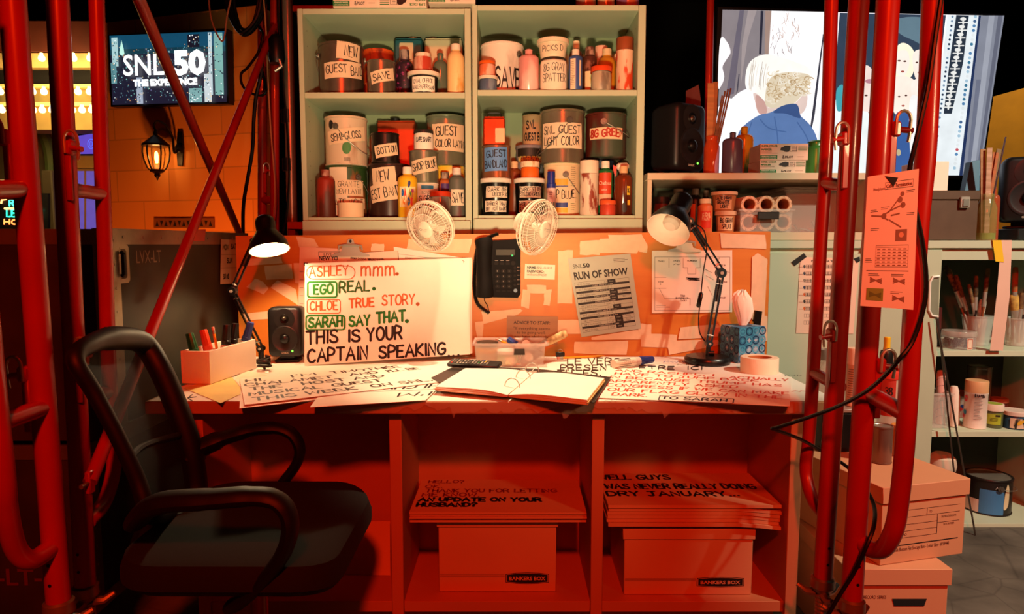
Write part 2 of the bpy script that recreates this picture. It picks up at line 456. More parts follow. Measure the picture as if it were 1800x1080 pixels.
for sx in (DX0 + .03, DX1 - .03):
    m = MB(); m.bx(sx - .02, sx + .02, 2.34, 2.40, 0, DT - .034, FACE, .002); m.build('leg', desk)
# wrinkled clear film folded over the front edge
m = MB(); n = 120; vs = []; random.seed(3); drop = .02
for i in range(n + 1):
    x = -.45 + 1.2 * i / n; drop = max(.003, min(.026, drop + random.uniform(-.009, .009)))
    if i in (58, 59, 84, 30): drop = .04
    vs += [V((x, 1.704, DT + .0012)), V((x, 1.6965 - random.uniform(0, .0015), DT + .0014)), V((x + random.uniform(-.003, .003), 1.6955 - random.uniform(0, .004), DT - .002 - drop))]
fs = []
for i in range(n): a = 3 * i; fs += [(a, a + 1, a + 4, a + 3), (a + 1, a + 2, a + 5, a + 4)]
m.add(vs, fs, C('#f4e8dc', .1, 0, .05, alpha=.24)); m.place('plastic_film', 'wrinkled clear plastic film folded over the front edge of the desk', 'plastic film')
# white paper covering the top, covered in pen scribbles
m = MB(); zc = DT + .0006
m.poly([V((DX0 + .01, 1.705, zc)), V((DX1 - .005, 1.705, zc)), V((DX1 - .005, 2.392, zc)), V((DX0 + .01, 2.392, zc))], C('#f0e6d8', .6, 0, .03, 7))
rn = random.Random(11)
def scrib(px, py, w, h, col, k=7, lw=.002):
    o = on(px, py, zc + .0004); pts = [(o.x + w * i / k + rn.uniform(-.004, .004), o.y + (h if i % 2 else -h) * rn.uniform(.5, 1)) for i in range(k + 1)]
    m.flat(ribbon(pts, lw), lambda u, v, n=0: V((u, v, zc + .0004)), C(col, .6, 0, .05))
for a in [(1165, 636, .07, .02, '#2733a0', 9, .003), (1150, 640, .12, .006, '#d8642a', 3), (1190, 641, .05, .015, '#3a7a50', 8), (1290, 638, .06, .01, '#1c5a58', 6, .004), (1380, 660, .05, .01, '#22222a', 8, .003), (1392, 688, .06, .008, '#d84a2a', 6, .003),
          (345, 690, .04, .01, '#d84a2a', 4), (450, 650, .05, .006, '#c26a4a', 5), (1075, 702, .03, .008, '#1b1b1b', 8, .0014), (1150, 704, .02, .006, '#1b1b1b', 3), (1170, 702, .05, .002, '#e0552c', 4, .003), (520, 640, .03, .008, '#20202a', 9, .002), (1060, 705, .03, .004, '#3b8a5a', 4)]: scrib(*a)
def pmap(u, v, n=0): o = on(u, v, zc + .0004 + n); return o
m.flat(hand('LE VERS', 998, 641, 92, 11, 2.2, dy=-1), pmap, C('#3a2418', .6)); m.flat(hand('PRESENT', 985, 651, 95, 9, 2.2, dy=-1), pmap, C('#3a2418', .6))
m.flat(hand('TU  ES,', 980, 661, 75, 10, 2.4, dy=-1), pmap, C('#3a2418', .6)); m.flat(hand('SONT', 967, 671, 62, 8, 2.4, dy=-1), pmap, C('#3a2418', .6))
m.flat(hand('ETRE  ICI', 1124, 650, 110, 6, 1.8, dy=-1), pmap, C('#1c1414', .6))
m.flat(line(345, 698, 330, 700, 1.6), pmap, INK()); m.flat(line(330, 700, 338, 694, 1.6), pmap, INK()); m.flat(line(330, 700, 338, 705, 1.6), pmap, INK())
m.place('paper_desk_cover', 'white paper sheet covering the desk top, scribbled with coloured pens', 'paper')

# ================================================================ pin board
BD = 2.40
board = thing('notice_board', 'orange plywood notice board standing along the back of the desk', 'notice board', (0, BD, DT))
tl, tr = at(414, 415, BD), at(1355, 407, BD); m = MB()
m.slab([V((tl.x, BD, DT + .0008)), V((tr.x, BD, DT + .0008)), tr, tl], V((0, .018, 0)), wood('#cf7f2c', '#bd6a1b', .5, 2.2, (1, 1, 9)))
m.build('panel', board)
def B(px, py, e=.0): return at(px, py, BD - e)
tapes = [
 ([(520, 416), (552, 420), (560, 434), (528, 440)], 'torn masking tape near board top between lamp shade and left clipboard'),
 ([(653, 429), (675, 429), (675, 442), (652, 442)], 'small square of masking tape just right of the left clipboard clip'),
 ([(718, 420), (830, 420), (824, 445), (714, 442)], 'wide masking tape strip behind the left white fan'),
 ([(465, 468), (513, 464), (515, 490), (468, 492)], 'masking tape rectangle on board right below the lit lamp shade'),
 ([(433, 505), (448, 490), (463, 496), (472, 507), (463, 518)], 'five-sided scrap of masking tape beside the left lamp arm'),
 ([(488, 493), (520, 509), (524, 537), (476, 506)], 'slanted masking tape piece above the small black speaker'),
 ([(428, 552), (471, 547), (472, 561), (430, 564)], 'masking tape strip low on board left of the small black speaker'),
 ([(516, 463), (534, 463), (530, 500), (519, 498)], 'masking tape scrap half hidden behind the pink sheet'),
 ([(433, 456), (494, 452), (497, 463), (430, 468)], 'masking tape strip right under the lit lamp shade'),
 ([(981, 441), (1007, 440), (1006, 534), (980, 534)], 'long upright masking tape left of the grey show schedule'),
 ([(1020, 424), (1056, 422), (1054, 449), (1019, 448)], 'ragged masking tape at the top left of the schedule'),
 ([(1054, 420), (1124, 420), (1126, 432), (1119, 446), (1052, 445)], 'wide masking tape holding the top of the schedule'),
 ([(1069, 413), (1128, 412), (1138, 430), (1137, 445), (1124, 443), (1122, 424), (1070, 422)], 'curled masking tape behind the one holding the schedule top'),
 ([(926, 501), (960, 502), (960, 516), (926, 515)], 'cross piece of masking tape bridging two short legs below the password card'),
 ([(919, 509), (932, 511), (930, 543), (916, 539)], 'left leg of the masking tape arch below the password card'),
 ([(958, 509), (970, 509), (966, 538), (955, 537)], 'right leg of the masking tape arch below the password card'),
 ([(846, 548), (915, 543), (919, 546), (908, 554), (850, 570)], 'masking tape strip under the telephone above the advice note'),
 ([(835, 567), (850, 565), (848, 600), (839, 600)], 'upright masking tape behind the clear bin, left of the advice note'),
 ([(981, 563), (1020, 563), (1022, 587), (980, 586)], 'masking tape strip running from the advice note to the schedule'),
 ([(1010, 601), (1104, 599), (1101, 624), (1009, 621)], 'wide masking tape at board bottom behind the lying blue marker'),
 ([(1040, 593), (1120, 580), (1134, 590), (1126, 597), (1040, 598)], 'masking tape at the bottom corner of the schedule'),
 ([(1266, 410), (1345, 413), (1347, 438), (1268, 436)], 'masking tape strip at board top right of the floor plan clip'),
 ([(1322, 452), (1332, 445), (1349, 456), (1348, 480), (1343, 572), (1318, 560)], 'long crumpled upright masking tape near the right board end'),
 ([(1128, 587), (1190, 589), (1190, 612), (1127, 610)], 'masking tape piece left of the black lamp base, low on board'),
 ([(1196, 576), (1262, 570), (1271, 580), (1262, 592), (1192, 597)], 'upper of two overlapping masking tapes behind the black lamp post'),
 ([(1172, 600), (1262, 598), (1267, 606), (1176, 624)], 'lower of two overlapping masking tapes behind the black lamp post'),
 ([(1122, 569), (1145, 570), (1145, 590), (1122, 589)], 'short masking tape beside the lower right schedule corner'),
 ([(1334, 556), (1349, 556), (1349, 600), (1336, 600)], 'masking tape piece right of the tissue, low on board'),
]
for i, (q, lb) in enumerate(tapes):
    m = MB(); cx = sum(p[0] for p in q) / len(q); e = (.0058 if i in (10, 11, 12) else .0006) + .00012 * i
    pts = []
    for a, b in zip(q, q[1:] + q[:1]):
        pts.append(a); L = math.hypot(a[0] - b[0], a[1] - b[1])
        k = 2 if L < 40 else 1
        for j in range(1, k + 1): t = j / (k + 1); pts.append((a[0] * (1 - t) + b[0] * t + random.uniform(-.9, .9), a[1] * (1 - t) + b[1] * t + random.uniform(-.9, .9)))
    m.slab([B(x, y, e) for x, y in pts], V((0, -.00008, 0)), TAPE()); m.place('masking_tape', lb, 'tape', 'masking tape on the plywood board')
def sheet(px, d, mat, th=.0005):
    m = MB(); m.slab([at(x, y, d) for x, y in px], V((0, -th, 0)), mat); return m
# left clipboard with its papers
def clip(px0, px1, y0, y1, d, parent):
    m = MB(); a, b = at(px0, y1, d), at(px1, y1, d); t = at(px0, y0, d); w = b.x - a.x; h = t.z - a.z; cx = (a.x + b.x) / 2
    f = lambda u, v: V((cx + u * w / 2, d, a.z + v * h))
    pr = [(-1, .0), (1, 0), (.98, .12), (.5, .28), (.42, .62), (.2, .72), (.16, .92), (.07, 1), (-.07, 1), (-.16, .92), (-.2, .72), (-.42, .62), (-.5, .28), (-.98, .12)]
    m.slab([f(*p) for p in pr], V((0, -.004, 0)), CHROME(.2))
    m.tube([f(-.62, .38) + V((0, -.006, 0)), f(-.6, .6) + V((0, -.01, 0)), f(-.3, .66) + V((0, -.011, 0)), f(.3, .66) + V((0, -.011, 0)), f(.6, .6) + V((0, -.01, 0)), f(.62, .38) + V((0, -.006, 0))], .0035, CHROME(.2))
    m.flat(disc(0, .86, .07, 12, .09), lambda u, v, n: f(u, v) + V((0, -.0042, 0)), BLK())
    m.slab([f(-1, 0), f(1, 0), f(1, .1), f(-1, .1)], V((0, -.007, 0)), CHROME(.25))
    return m.build('clip', parent)
cb = thing('clipboard', 'clipboard with silver clip and pink printed sheets behind the upright cue card', 'clipboard', (B(612, 640).x, BD, B(612, 640).z))
m = sheet([(541, 448), (700, 441), (716, 624), (540, 625)], BD - .002, C('#7a5a3a', .6), .003); m.build('backing', cb)
m = sheet([(527, 434), (612, 438), (612, 625), (522, 625)], BD - .0056, C('#e3b7a0', .7, 0, .02), .0006)
pm = pxmap(BD - .0066)
for y in range(478, 600, 14): m.flat(line(527, y, 533, y, 1), pm, C('#8a7570', .7))
m.flat(rect(534, 462, 547, 468), pm, INK()); m.flat(printed('Shot 9', 536, 467, w=10, h=3.5, dy=-1), pxmap(BD - .0069), C('#eeeeee', .7))
m.flat(printed('LIVE FROM', 569, 449.5, w=40, h=5, dy=-1), pm, INK()); m.flat(frame2(560, 443, 608, 451, .7), pm, INK()); m.flat(printed('NEW YORK', 561, 458, w=44, h=7.2, bold=.03, dy=-1), pm, INK()); m.flat(printed('The SNL 50', 560, 463, w=30, h=3, dy=-1), pm, INK()); m.build('pink_sheet', cb, label='pink printed sheet')
m = sheet([(594, 447), (699, 441), (705, 600), (594, 600)], BD - .0072, C('#e9cbb3', .7, 0, .02), .0005)
pm = pxmap(BD - .0079); m.flat(printed('PRIMA DONNA "MAGIC" SHEET', 616, 456, w=58, h=3.6, bold=.02, dy=-1, rot=-3), pm, INK())
m.flat(greek(648, 455, 682, 3, -1.8, .7), pm, C('#6a5a50')); m.flat(greek(610, 459, 640, 2, -1.8, .6), pm, C('#8a7a70')); m.build('printed_sheet', cb)
m = sheet([(692, 434), (830, 456), (829, 600), (700, 600)], BD - .0034, C('#eee2d2', .7, 0, .02), .0005)
pm = pxmap(BD - .0041); m.flat(line(694, 446, 826, 462, .6), pm, C('#8a7a70')); m.flat(printed('STAGE 1', 712, 455, w=14, h=3, dy=-1, rot=-5), pm, INK()); m.build('floor_plan_sheet', cb)
clip(584, 650, 420, 451, BD - .009, cb)
# right clipboard: floor plan
cb = thing('clipboard', 'clipboard with silver clip and white stage floor plan behind the right lamp', 'clipboard', (B(1216, 552).x, BD, B(1216, 552).z))
m = sheet([(1150, 444), (1284, 444), (1284, 548), (1150, 548)], BD - .002, C('#7a5a3a', .6), .003); m.build('backing', cb)
m = sheet([(1146, 441), (1287, 440), (1287, 549), (1146, 551)], BD - .0056, C('#e6d5c4', .7, 0, .02), .0006)
pm = pxmap(BD - .0066); GR = C('#6b5f58', .7)
m.flat(frame2(1151, 452, 1283, 546, .7), pm, GR)
for q in [(1176, 454, 1176, 471), (1201, 454, 1201, 471), (1201, 471, 1209, 471), (1209, 471, 1209, 482), (1209, 482, 1223, 482), (1223, 482, 1223, 471), (1223, 471, 1231, 471), (1231, 471, 1231, 454), (1151, 488, 1171, 488), (1151, 507, 1171, 507), (1159, 507, 1168, 525), (1168, 525, 1213, 525), (1213, 525, 1213, 537), (1265, 453, 1258, 468), (1258, 468, 1283, 480), (1241, 485, 1254, 492), (1244, 504, 1252, 520), (1240, 474, 1252, 480)]:
    m.flat(line(*q, .6), pm, GR)
for t, x, y, w in [('STAGE 1', 1156, 461, 12), ('STAGE 2', 1183, 460, 12), ('HOMEBASE', 1208, 460, 17), ('STAGE', 1157, 497, 9), ('6', 1160, 501, 2), ('STAGE 3', 1195, 530, 12), ('STAGE 5B', 1262, 468, 13), ('STAGE', 1270, 497, 8), ('STAGE', 1266, 525, 9)]:
    m.flat(printed(t, x, y, w=w, h=2.6, bold=.02, dy=-1), pm, INK())
m.flat(hand('TBD', 1196, 522, 8, 3, .6, dy=-1), pm, INK()); m.flat(hand('Experience', 1188, 525.5, 22, 3, .6, dy=-1), pm, INK()); m.flat(ribbon([(1184, 466), (1188, 464), (1192, 466), (1196, 464)], .7), pm, INK())
rq = random.Random(4); m.flat(ribbon([(1208 + 20 * ((i % 2)) + rq.uniform(-3, 3), 491 + rq.uniform(-3, 3)) for i in range(14)], .9), pm, INK())
m.flat(greek(1154, 537, 1178, 3, -3.2, .8), pm, GR); m.build('floor_plan_sheet', cb)
clip(1174, 1232, 415, 443, BD - .008, cb)
# schedule
def rotfn(px, py, ang, d):                          # local px frame (x right, y down) turned on the board
    c, s = math.cos(R(ang)), math.sin(R(ang))
    return lambda u, v, n=0: at(px + u * c + v * s, py - u * s + v * c, d - n)
q = [(998, 455), (1108, 446), (1127, 578), (1022, 593)]
GREY = C('#a8b0a0', .65, 0, .03); m = sheet(q, BD - .0045, GREY, .0006)
d = BD - .0052; fn = quadmap(*[at(x, y, d) for x, y in q]); K = C('#1d1512', .6); T = C('#4d4842', .6)
m.flat(printed('SNL', .06, .87, w=.15, h=.05), fn, K); m.flat(printed('50', .215, .87, w=.115, h=.05, bold=.04), fn, K)
m.flat(printed('RUN OF SHOW', .05, .73, w=.87, h=.088, bold=.035), fn, K)
m.flat(greek(.72, .945, .96, 3, .018, .006), fn, T)
y = .69; nm = ['Monologue', 'The Californians', 'Weekend Update', 'Musical Guest A', 'Stick in a Box', 'Debate Session', 'Musical Guest B', "Wayne's World", 'Five-Timers Club', 'Goodnights']
tm = ['11:33', '11:41', '11:55', '12:07', '12:15', '12:21', '12:29', '12:37', '12:42', '12:56']; hx = [.57, None, .58, .57, None, .6, None, .6, .6, .6]; brk = {0, 1, 2, 3, 5, 6, 8}; n = 1
for i in range(10):
    m.flat(frame2(.04, y - .046, .92, y, .003), fn, T)
    for x in (.15, .47, .62): m.flat(line(x, y - .046, x, y, .003), fn, T)
    m.flat(printed('%02d' % (i + 1), .085, y - .034, w=.045, h=.02), fn, T); m.flat(printed(nm[i], .175, y - .034, h=.018, w=min(.2, .012 * len(nm[i]))), fn, T); m.flat(printed(tm[i], .5, y - .034, w=.075, h=.018), fn, T)
    if hx[i]: m.flat(rect(hx[i], y - .047, hx[i] + .13, y + .003), lambda u, v, n=0: fn(u, v, .0002), K); m.flat(printed('Host', hx[i] + .035, y - .031, w=.06, h=.018), lambda u, v, n=0: fn(u, v, .0004), GREY)
    if i in (2, 3, 6, 7, 8): m.flat(greek(.78, y - .012, .9, 2, .014, .004), fn, T)
    y -= .046
    if i in brk:
        m.flat(rect(.04, y - .025, .92, y), lambda u, v, n=0: fn(u, v, .0002), K); m.flat(printed('COMM. BREAK %02d - 2 MIN' % n, .32, y - .02, w=.33, h=.014), lambda u, v, n=0: fn(u, v, .0004), C('#c5c5b8')); y -= .025; n += 1
m.place('schedule_sheet', 'grey printed run of show schedule taped crooked on the board', 'sheet')
m = sheet([(923, 464), (976, 466), (975, 492), (922, 490)], BD - .0045, C('#ecd8c0', .7, 0, .02), .0006); fn = rotfn(923, 465, -2, BD - .0052)
m.flat(printed('NAME:', 4, 7.2, w=16, h=4, bold=.04, dy=-1), fn, INK()); m.flat(printed('SNL-GUEST', 22, 7.2, w=26, h=4, dy=-1), fn, INK()); m.flat(printed('PASSWORD:', 4, 13.8, w=30, h=4, bold=.04, dy=-1), fn, INK()); m.flat(printed("welcomeSNL50!", 4, 19.5, w=35, h=3.9, dy=-1), fn, INK())
m.place('password_card', 'small white card printed with a guest name and password', 'card')
m = sheet([(891, 555), (981, 557), (980, 606), (890, 604)], BD - .0045, wood('#a8764a', '#8e5f38', .5, 3, (1, 1, 14)), .0006); fn = rotfn(891, 556, -1, BD - .0052); T = C('#3a2414', .6)
m.flat(printed('ADVICE TO STAFF:', 12, 13.5, w=64, h=5.3, bold=.02, dy=-1), fn, T)
for t, x, y, w in [('"If everything seems', 12, 23, 64), ('to be going well,', 18, 30.5, 50), ('you have obviously', 13.5, 37.5, 60), ('overlooked something."', 8, 45, 72)]: m.flat(printed(t, x, y, w=w, h=4.6, dy=-1), fn, T)
m.place('advice_note', 'wood-coloured note with advice to staff printed on it, behind the clear bin', 'note')

# ================================================================ telephone
PD = BD - .001; ph = thing('wall_telephone', 'black desk telephone with curly cord hung on the plywood board', 'telephone', (B(875, 520).x, BD, B(875, 525).z))
PK = C('#0d0b0a', .7, ior=1.25); fp = lambda x, y, e: at(x, y, PD - e)
m = MB(); q = [(840, 424), (912, 421), (915, 427), (915, 516), (910, 523), (868, 522), (842, 516), (838, 428)]; m.slab([fp(x, y, 0) for x, y in q], V((0, -.028, 0)), PK); m.build('body', ph)
m = MB(); m.slab([fp(x, y, .0285) for x, y in rrect(870, 437, 907, 451, 2)[0]], V((0, -.002, 0)), PK); m.slab([fp(x, y, .0306) for x, y in rect(872, 439, 905, 449)[0]], V((0, -.0004, 0)), C('#29271a', .6)); m.slab([fp(x, y, .031) for x, y in rect(899, 448, 902, 451)[0]], V((0, -.0004, 0)), E('#18a05a', 1)); m.build('display', ph)
m = MB(); KY = C('#1d1a18', .7, ior=1.25); KW = C('#8a857c', .7)
for r in range(4):
    for c in range(3):
        x, y = 874.5 + 10.4 * c, 477 + 9 * r
        m.slab([fp(u, v, .0285) for u, v in disc(x, y, 4.1, 12, 3.5)[0]], V((0, -.003, 0)), KY)
        m.flat(printed('123456789*0#'[r * 3 + c], x - 1.1, y + 1.1, w=1.5, h=2.3, dy=-1), lambda u, v, n: fp(u, v, .0317), KW)
for x in (872, 882, 892):
    m.slab([fp(u, v, .0285) for u, v in rrect(x - 3, 461, x + 4, 466, 1)[0]], V((0, -.003, 0)), KY); m.flat(line(x - 2, 458.5, x + 3, 458.5, .8), lambda u, v, n: fp(u, v, .0287), KW); m.slab([fp(u, v, .0285) for u, v in rrect(x, 511, x + 7, 513, .8)[0]], V((0, -.002, 0)), KY)
for y in (471, 477, 485, 493, 501): m.slab([fp(u, v, .0285) for u, v in disc(905, y, 2.4, 10)[0]], V((0, -.002, 0)), KY); m.flat(line(909, y - 1, 913, y - 1, .8), lambda u, v, n: fp(u, v, .0287), C('#8a6a5a'))
m.slab([fp(u, v, .0285) for u, v in disc(902, 463, 4, 12)[0]], V((0, -.003, 0)), KY); m.slab([fp(u, v, .0285) for u, v in disc(906, 511, 3.4, 12)[0]], V((0, -.003, 0)), C('#3d4a66', .4))
m.build('keypad', ph)
m = MB(); pts = [fp(850, 423, .05), fp(851, 432, .056), fp(851, 450, .05), fp(851, 480, .05), fp(852, 505, .055), fp(852, 521, .05)]
m.tube(smooth(pts, 4), [.022 + .004 * abs(math.cos(math.pi * i / 20)) ** 2 for i in range(21)], PK, 12, flat=1.2, up=(0, 1, 0)); m.build('handset', ph)
m = MB(); path = smooth([fp(842, 522, .03), fp(838, 505, .024), fp(834, 480, .012), fp(834, 510, .012), fp(840, 535, .012), fp(860, 551, .014)][2:], 10); pts = []
L = [0]
for a, b in zip(path, path[1:]): L.append(L[-1] + (b - a).length)
def helix(path, r, pitch, w):
    out = []; tot = sum((b - a).length for a, b in zip(path, path[1:])); n = int(tot / pitch * 8); acc = 0; i = 0; seg = (path[1] - path[0]).length
    for k in range(n):
        s = tot * k / n
        while i < len(path) - 2 and s > acc + seg: acc += seg; i += 1; seg = (path[i + 1] - path[i]).length
        t = (path[i + 1] - path[i]).normalized(); p = path[i] + t * (s - acc); x = t.cross(V((0, 1, 0))).normalized(); y = t.cross(x)
        a = k * math.pi / 4; out.append(p + (x * math.cos(a) + y * math.sin(a)) * r)
    return out
m.tube(helix(path, .0055, .0042, 0), .0016, BLK(.3), 5)
m.tube(helix(smooth([fp(834, 480, .012), fp(836, 455, .012), fp(842, 430, .012), fp(858, 418, .014), fp(876, 411, .014)], 8), .0055, .0042, 0), .0016, BLK(.3), 5)
m.tube(smooth([fp(860, 551, .014), fp(857, 538, .02), fp(852, 530, .03), fp(852, 520, .05)], 5), .0016, BLK(.3), 6); m.build('curly_cord', ph)

# ================================================================ upright cue card and friends
cards = MB()
q = [at(536, 464, 2.25), at(825, 454, 2.38), None, on(535, 643, DT + .003)]; q[2] = q[3] + q[1] - q[0]
N = (q[1] - q[0]).cross(q[0] - q[3]).normalized()
if N.y > 0: N = -N
m = MB(); m.slab(q, -N * .0015, C('#f4eadb', .7, 0, .02))
fn0 = lambda u, v, n=0: onp(u, v, q[0], N) + N * (.0004 + n)
OR, GN, DG, K = C('#c8602a', .6), C('#1f7a28', .6), C('#2a5a1c', .6), C('#1a0e0c', .6)
Y = lambda f: f
for t, x, y, w, h, col, lw, sl in [('ASHLEY', 544, 487, 68, 17, OR, 2.0, .05), ('mmm', 635, 485, 58, 22, OR, 2.6, .02), ('.', 696, 482, 3, 3, OR, 5, 0), ('EGO', 552, 517, 33, 16, GN, 3.0, .03), ('REAL', 597, 514, 52, 18, DG, 3.0, .05), ('.', 656, 508, 2, 2, GN, 5.5, 0),
                              ('CHLOE', 545, 546, 48, 15, OR, 2.0, .03), ('TRUE', 614, 541, 43, 15, OR, 2.6, .04), ('STORY', 672, 537, 56, 17, OR, 2.4, .05), ('.', 733, 535, 2, 2, OR, 5.5, 0), ('SARAH', 543, 576, 58, 16, GN, 3.4, .06), ('SAY', 614, 573, 36, 17, GN, 3.4, .05), ('THAT', 662, 568, 50, 18, GN, 3.6, .07), ('.', 714, 565, 2, 2, GN, 6, 0),
                              ('THIS', 539, 605, 54, 22, K, 3.4, .05), ('IS', 612, 601, 20, 20, K, 3.6, .05), ('YOUR', 646, 599, 60, 22, K, 3.4, .06), ('CAPTAIN', 541, 637, 104, 22, K, 3.4, .06), ('SPEAKING', 667, 630, 115, 20, K, 3.4, .06)]:
    m.flat(hand(t, x, y, w, h, lw * 1.22, dy=-1, slope=sl, jit=.03), fn0, col)
for x, y in ((789, 626), (797, 626), (806, 625)): m.flat(disc(x, y, 2.3), fn0, K)
for a, col, lw in [((539, 468, 624, 491, 11), OR, 1.6), ((541, 496, 592, 523, 4), GN, 3.2), ((540, 527, 598, 551, 4), OR, 1.8), ((538, 555, 606, 580, 5), GN, 3)]: m.flat(rrect(*a, lw), fn0, col)
m.flat(ribbon([(813, 458), (816, 460), (815, 462)], 1), fn0, C('#c8402a'))
m.place('cue_card', 'large white cue card with six hand-lettered lines standing on the desk against the board', 'cue card', 'hand-lettered cue cards')
m = MB(); ux_ = (q[1] - q[0]).normalized(); m.slab([p + ux_ * .009 - N * .006 + V((0, 0, .003)) for p in q], -N * .001, C('#ead9c6', .7, 0, .02))
m.place('cue_card', 'blank card edge showing just behind the upright lettered cue card', 'cue card', 'hand-lettered cue cards')
# ================================================================ paint cabinet units
SF = 2.60; SBK = 2.95
def cabinet(label, x0, x1, yt, ysh, ybt, bpx):      # pixel columns / rows of its front edges
    X0, X1 = at(x0, 300, SF).x, at(x1, 300, SF).x; zt, z1, z2 = zz(yt, SF), zz(ysh, SF), zz(ybt, SF)
    t = thing('storage_cabinet', label, 'cabinet', ((X0 + X1) / 2, (SF + SBK) / 2, 0)); g = SAGE()
    L = (bpx[0]) * SF / F; Rr = (bpx[1]) * SF / F
    for a, b in ((X0, X0 + L), (X1 - Rr, X1)):
        m = MB(); m.bx(a, b, SF, SBK, .04, zt, g, .0015)
        for k in range(14):
            for yy in (SF + .05, SBK - .06): m.slab([V((b + .0003 if a == X0 else a - .0003, yy + .003 * math.cos(q), z2 + .03 + k * .056 + .003 * math.sin(q))) for q in (0, 1.57, 3.14, 4.71)], V((.0002, 0, 0)), C('#5d6650', .7))
        m.build('side_panel', t)
    a, b = X0 + L, X1 - Rr
    m = MB(); m.bx(a, b, SF + .002, SBK, zt - .02, zt, g, .001); m.build('top_panel', t)
    m = MB(); m.bx(a, b, SBK - .012, SBK, .04, zt - .02, C('#83916e', .6, 0, .04, 4)); m.build('back_panel', t)  # sage darkened here to stand for the shade at the back of the bays
    m = MB(); m.bx(a, b, SF + .004, SBK - .012, z1 - .022, z1, g, .001); m.build('shelf', t)
    m = MB(); m.bx(a, b, SF + .004, SBK - .012, z2 - .02, z2, g, .001); m.build('shelf', t)
    m = MB(); m.bx(X0 + .004, X1 - .004, SF - .022, SF - .002, .06, z2 - .014, g, .0015); m.build('door', t)
    m = MB(); m.bx(X0 + .01, X1 - .01, SF + .02, SBK, 0, .04, g); m.build('plinth', t)
    return zt, z1, z2
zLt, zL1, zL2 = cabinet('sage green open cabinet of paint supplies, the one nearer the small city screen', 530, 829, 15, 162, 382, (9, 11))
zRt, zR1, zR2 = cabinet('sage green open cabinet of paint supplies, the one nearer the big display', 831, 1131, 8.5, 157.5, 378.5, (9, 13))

def face(x, y): return -math.atan2(x, y)
class Vessel:
    def __init__(s, name, label, cat, px0, px1, ytop, zb, dc, group, fr=None):
        s.r = (px1 - px0) / 2 * dc / F * .985; df = dc - s.r
        s.pxc = (px0 + px1) / 2; s.x = at(s.pxc, ytop, dc).x; s.dc = dc; s.zb = zb + .0006
        s.h = zz(ytop, df if zz(ytop, df) > EYE else dc + s.r) - s.zb; s.top = s.zb + s.h
        s.t = thing(name, label, cat, (s.x, dc, s.zb), group, face(s.x, dc))
    def part(s, name, prof, mat, n=28, label=None, mats=None):
        m = MB(); m.lathe([(a * s.r, b * s.h) for a, b in prof], mat, n)
        return m.build(name, s.t, world=False, label=label)
    def rf(s, k=1.):
        return k * s.r
    def tape(s, u, v, w, h, lines, tilt=0, col=None, ink=None, k=1., lw=.0032, name='label', rag=.002, label=None, n0=.0007, parent=None, taper=None):
        # u, v: centre in radii / heights; w, h: size in radii / heights; lines: (text, u0, v0, w, h) in 0..1 of the label
        m = MB(); r = s.r * k; W, H = w * s.r, h * s.h; cu, cv = u * s.r, v * s.h; c, sn = math.cos(R(tilt)), math.sin(R(tilt))
        cf = cylmap((lambda z: s.r * (taper[0] + (taper[1] - taper[0]) * z / s.h)) if taper else r)
        fn = lambda a, b, n=0: cf(cu + a * c - b * sn, cv + a * sn + b * c, n)
        m.grid(fn, -W / 2, W / 2, -H / 2, H / 2, 10, 2, col or CREAM(), n0, rag)
        for q in lines:
            t, a, b, ww, hh = q[:5]
            sh = hand(t, (a - .5) * W, (b - .5) * H, ww * W, hh * H, lw, jit=.07, slope=.02) if len(q) == 5 else printed(t, (a - .5) * W, (b - .5) * H, w=ww * W, h=hh * H, bold=.03)
            if sh[0]: m.flat(sh, fn, (ink or INK()) if len(q) < 7 else q[6], n0 + .0006, .12 * s.r)
        return m.build(name, parent or s.t, world=False, label=label)
    def marks(s, shapes, mat, k=1., n=.0009, name='print', parent=None):    # flat shapes in radii / heights on the wall
        m = MB(); cf = cylmap(s.r * k); fn = lambda a, b, q=0: cf(a * s.r, b * s.h, q)
        for sh in shapes: m.flat(sh, fn, mat, n, .12)
        return m.build(name, parent or s.t, world=False)
CANP = [(0, 0), (.96, 0), (1, .012), (1, .035), (.965, .04), (.965, .95), (1, .957), (1, .985), (.985, 1), (.92, 1), (.9, .98)]
def can(label, px, yt, zb, dc, mat, group, lidmat=None, handle=None, cat='paint can', rim=None):
    s = Vessel('paint_can', label, cat, px[0], px[1], yt, zb, dc, group)
    s.part('body', CANP, mat); s.part('lid', [(.9, .98), (.86, .965), (.8, .972), (0, .972)], lidmat or rim or SILVER())
    if handle is not None:                          # ear angle(s) and wire bail
        a0, drop = handle; m = MB(); r = s.r
        P = lambda a, z, e=0: V(((r + e) * math.cos(R(a)), (r + e) * math.sin(R(a)), z * s.h))
        for a in (a0, a0 + 180):
            d = V((math.cos(R(a)), math.sin(R(a)), 0)); m.rod(P(a, .78), P(a, .78) + d * .006, .012, SILVER(), n=14); m.rod(P(a, .78) + d * .006, P(a, .78) + d * .01, .005, SILVER(), n=10); m.build('ear', s.t, world=False)
        m = MB(); pts = []
        for i in range(17):
            t = i / 16; a = a0 - 180 * t if drop[1] < 0 else a0 + 180 * t; pts.append(P(a, .78 - drop[0] * math.sin(math.pi * t), .004 + .008 * math.sin(math.pi * t)))
        m.tube(pts, .0016, SILVER(), 6); m.build('handle', s.t, world=False)
    return s
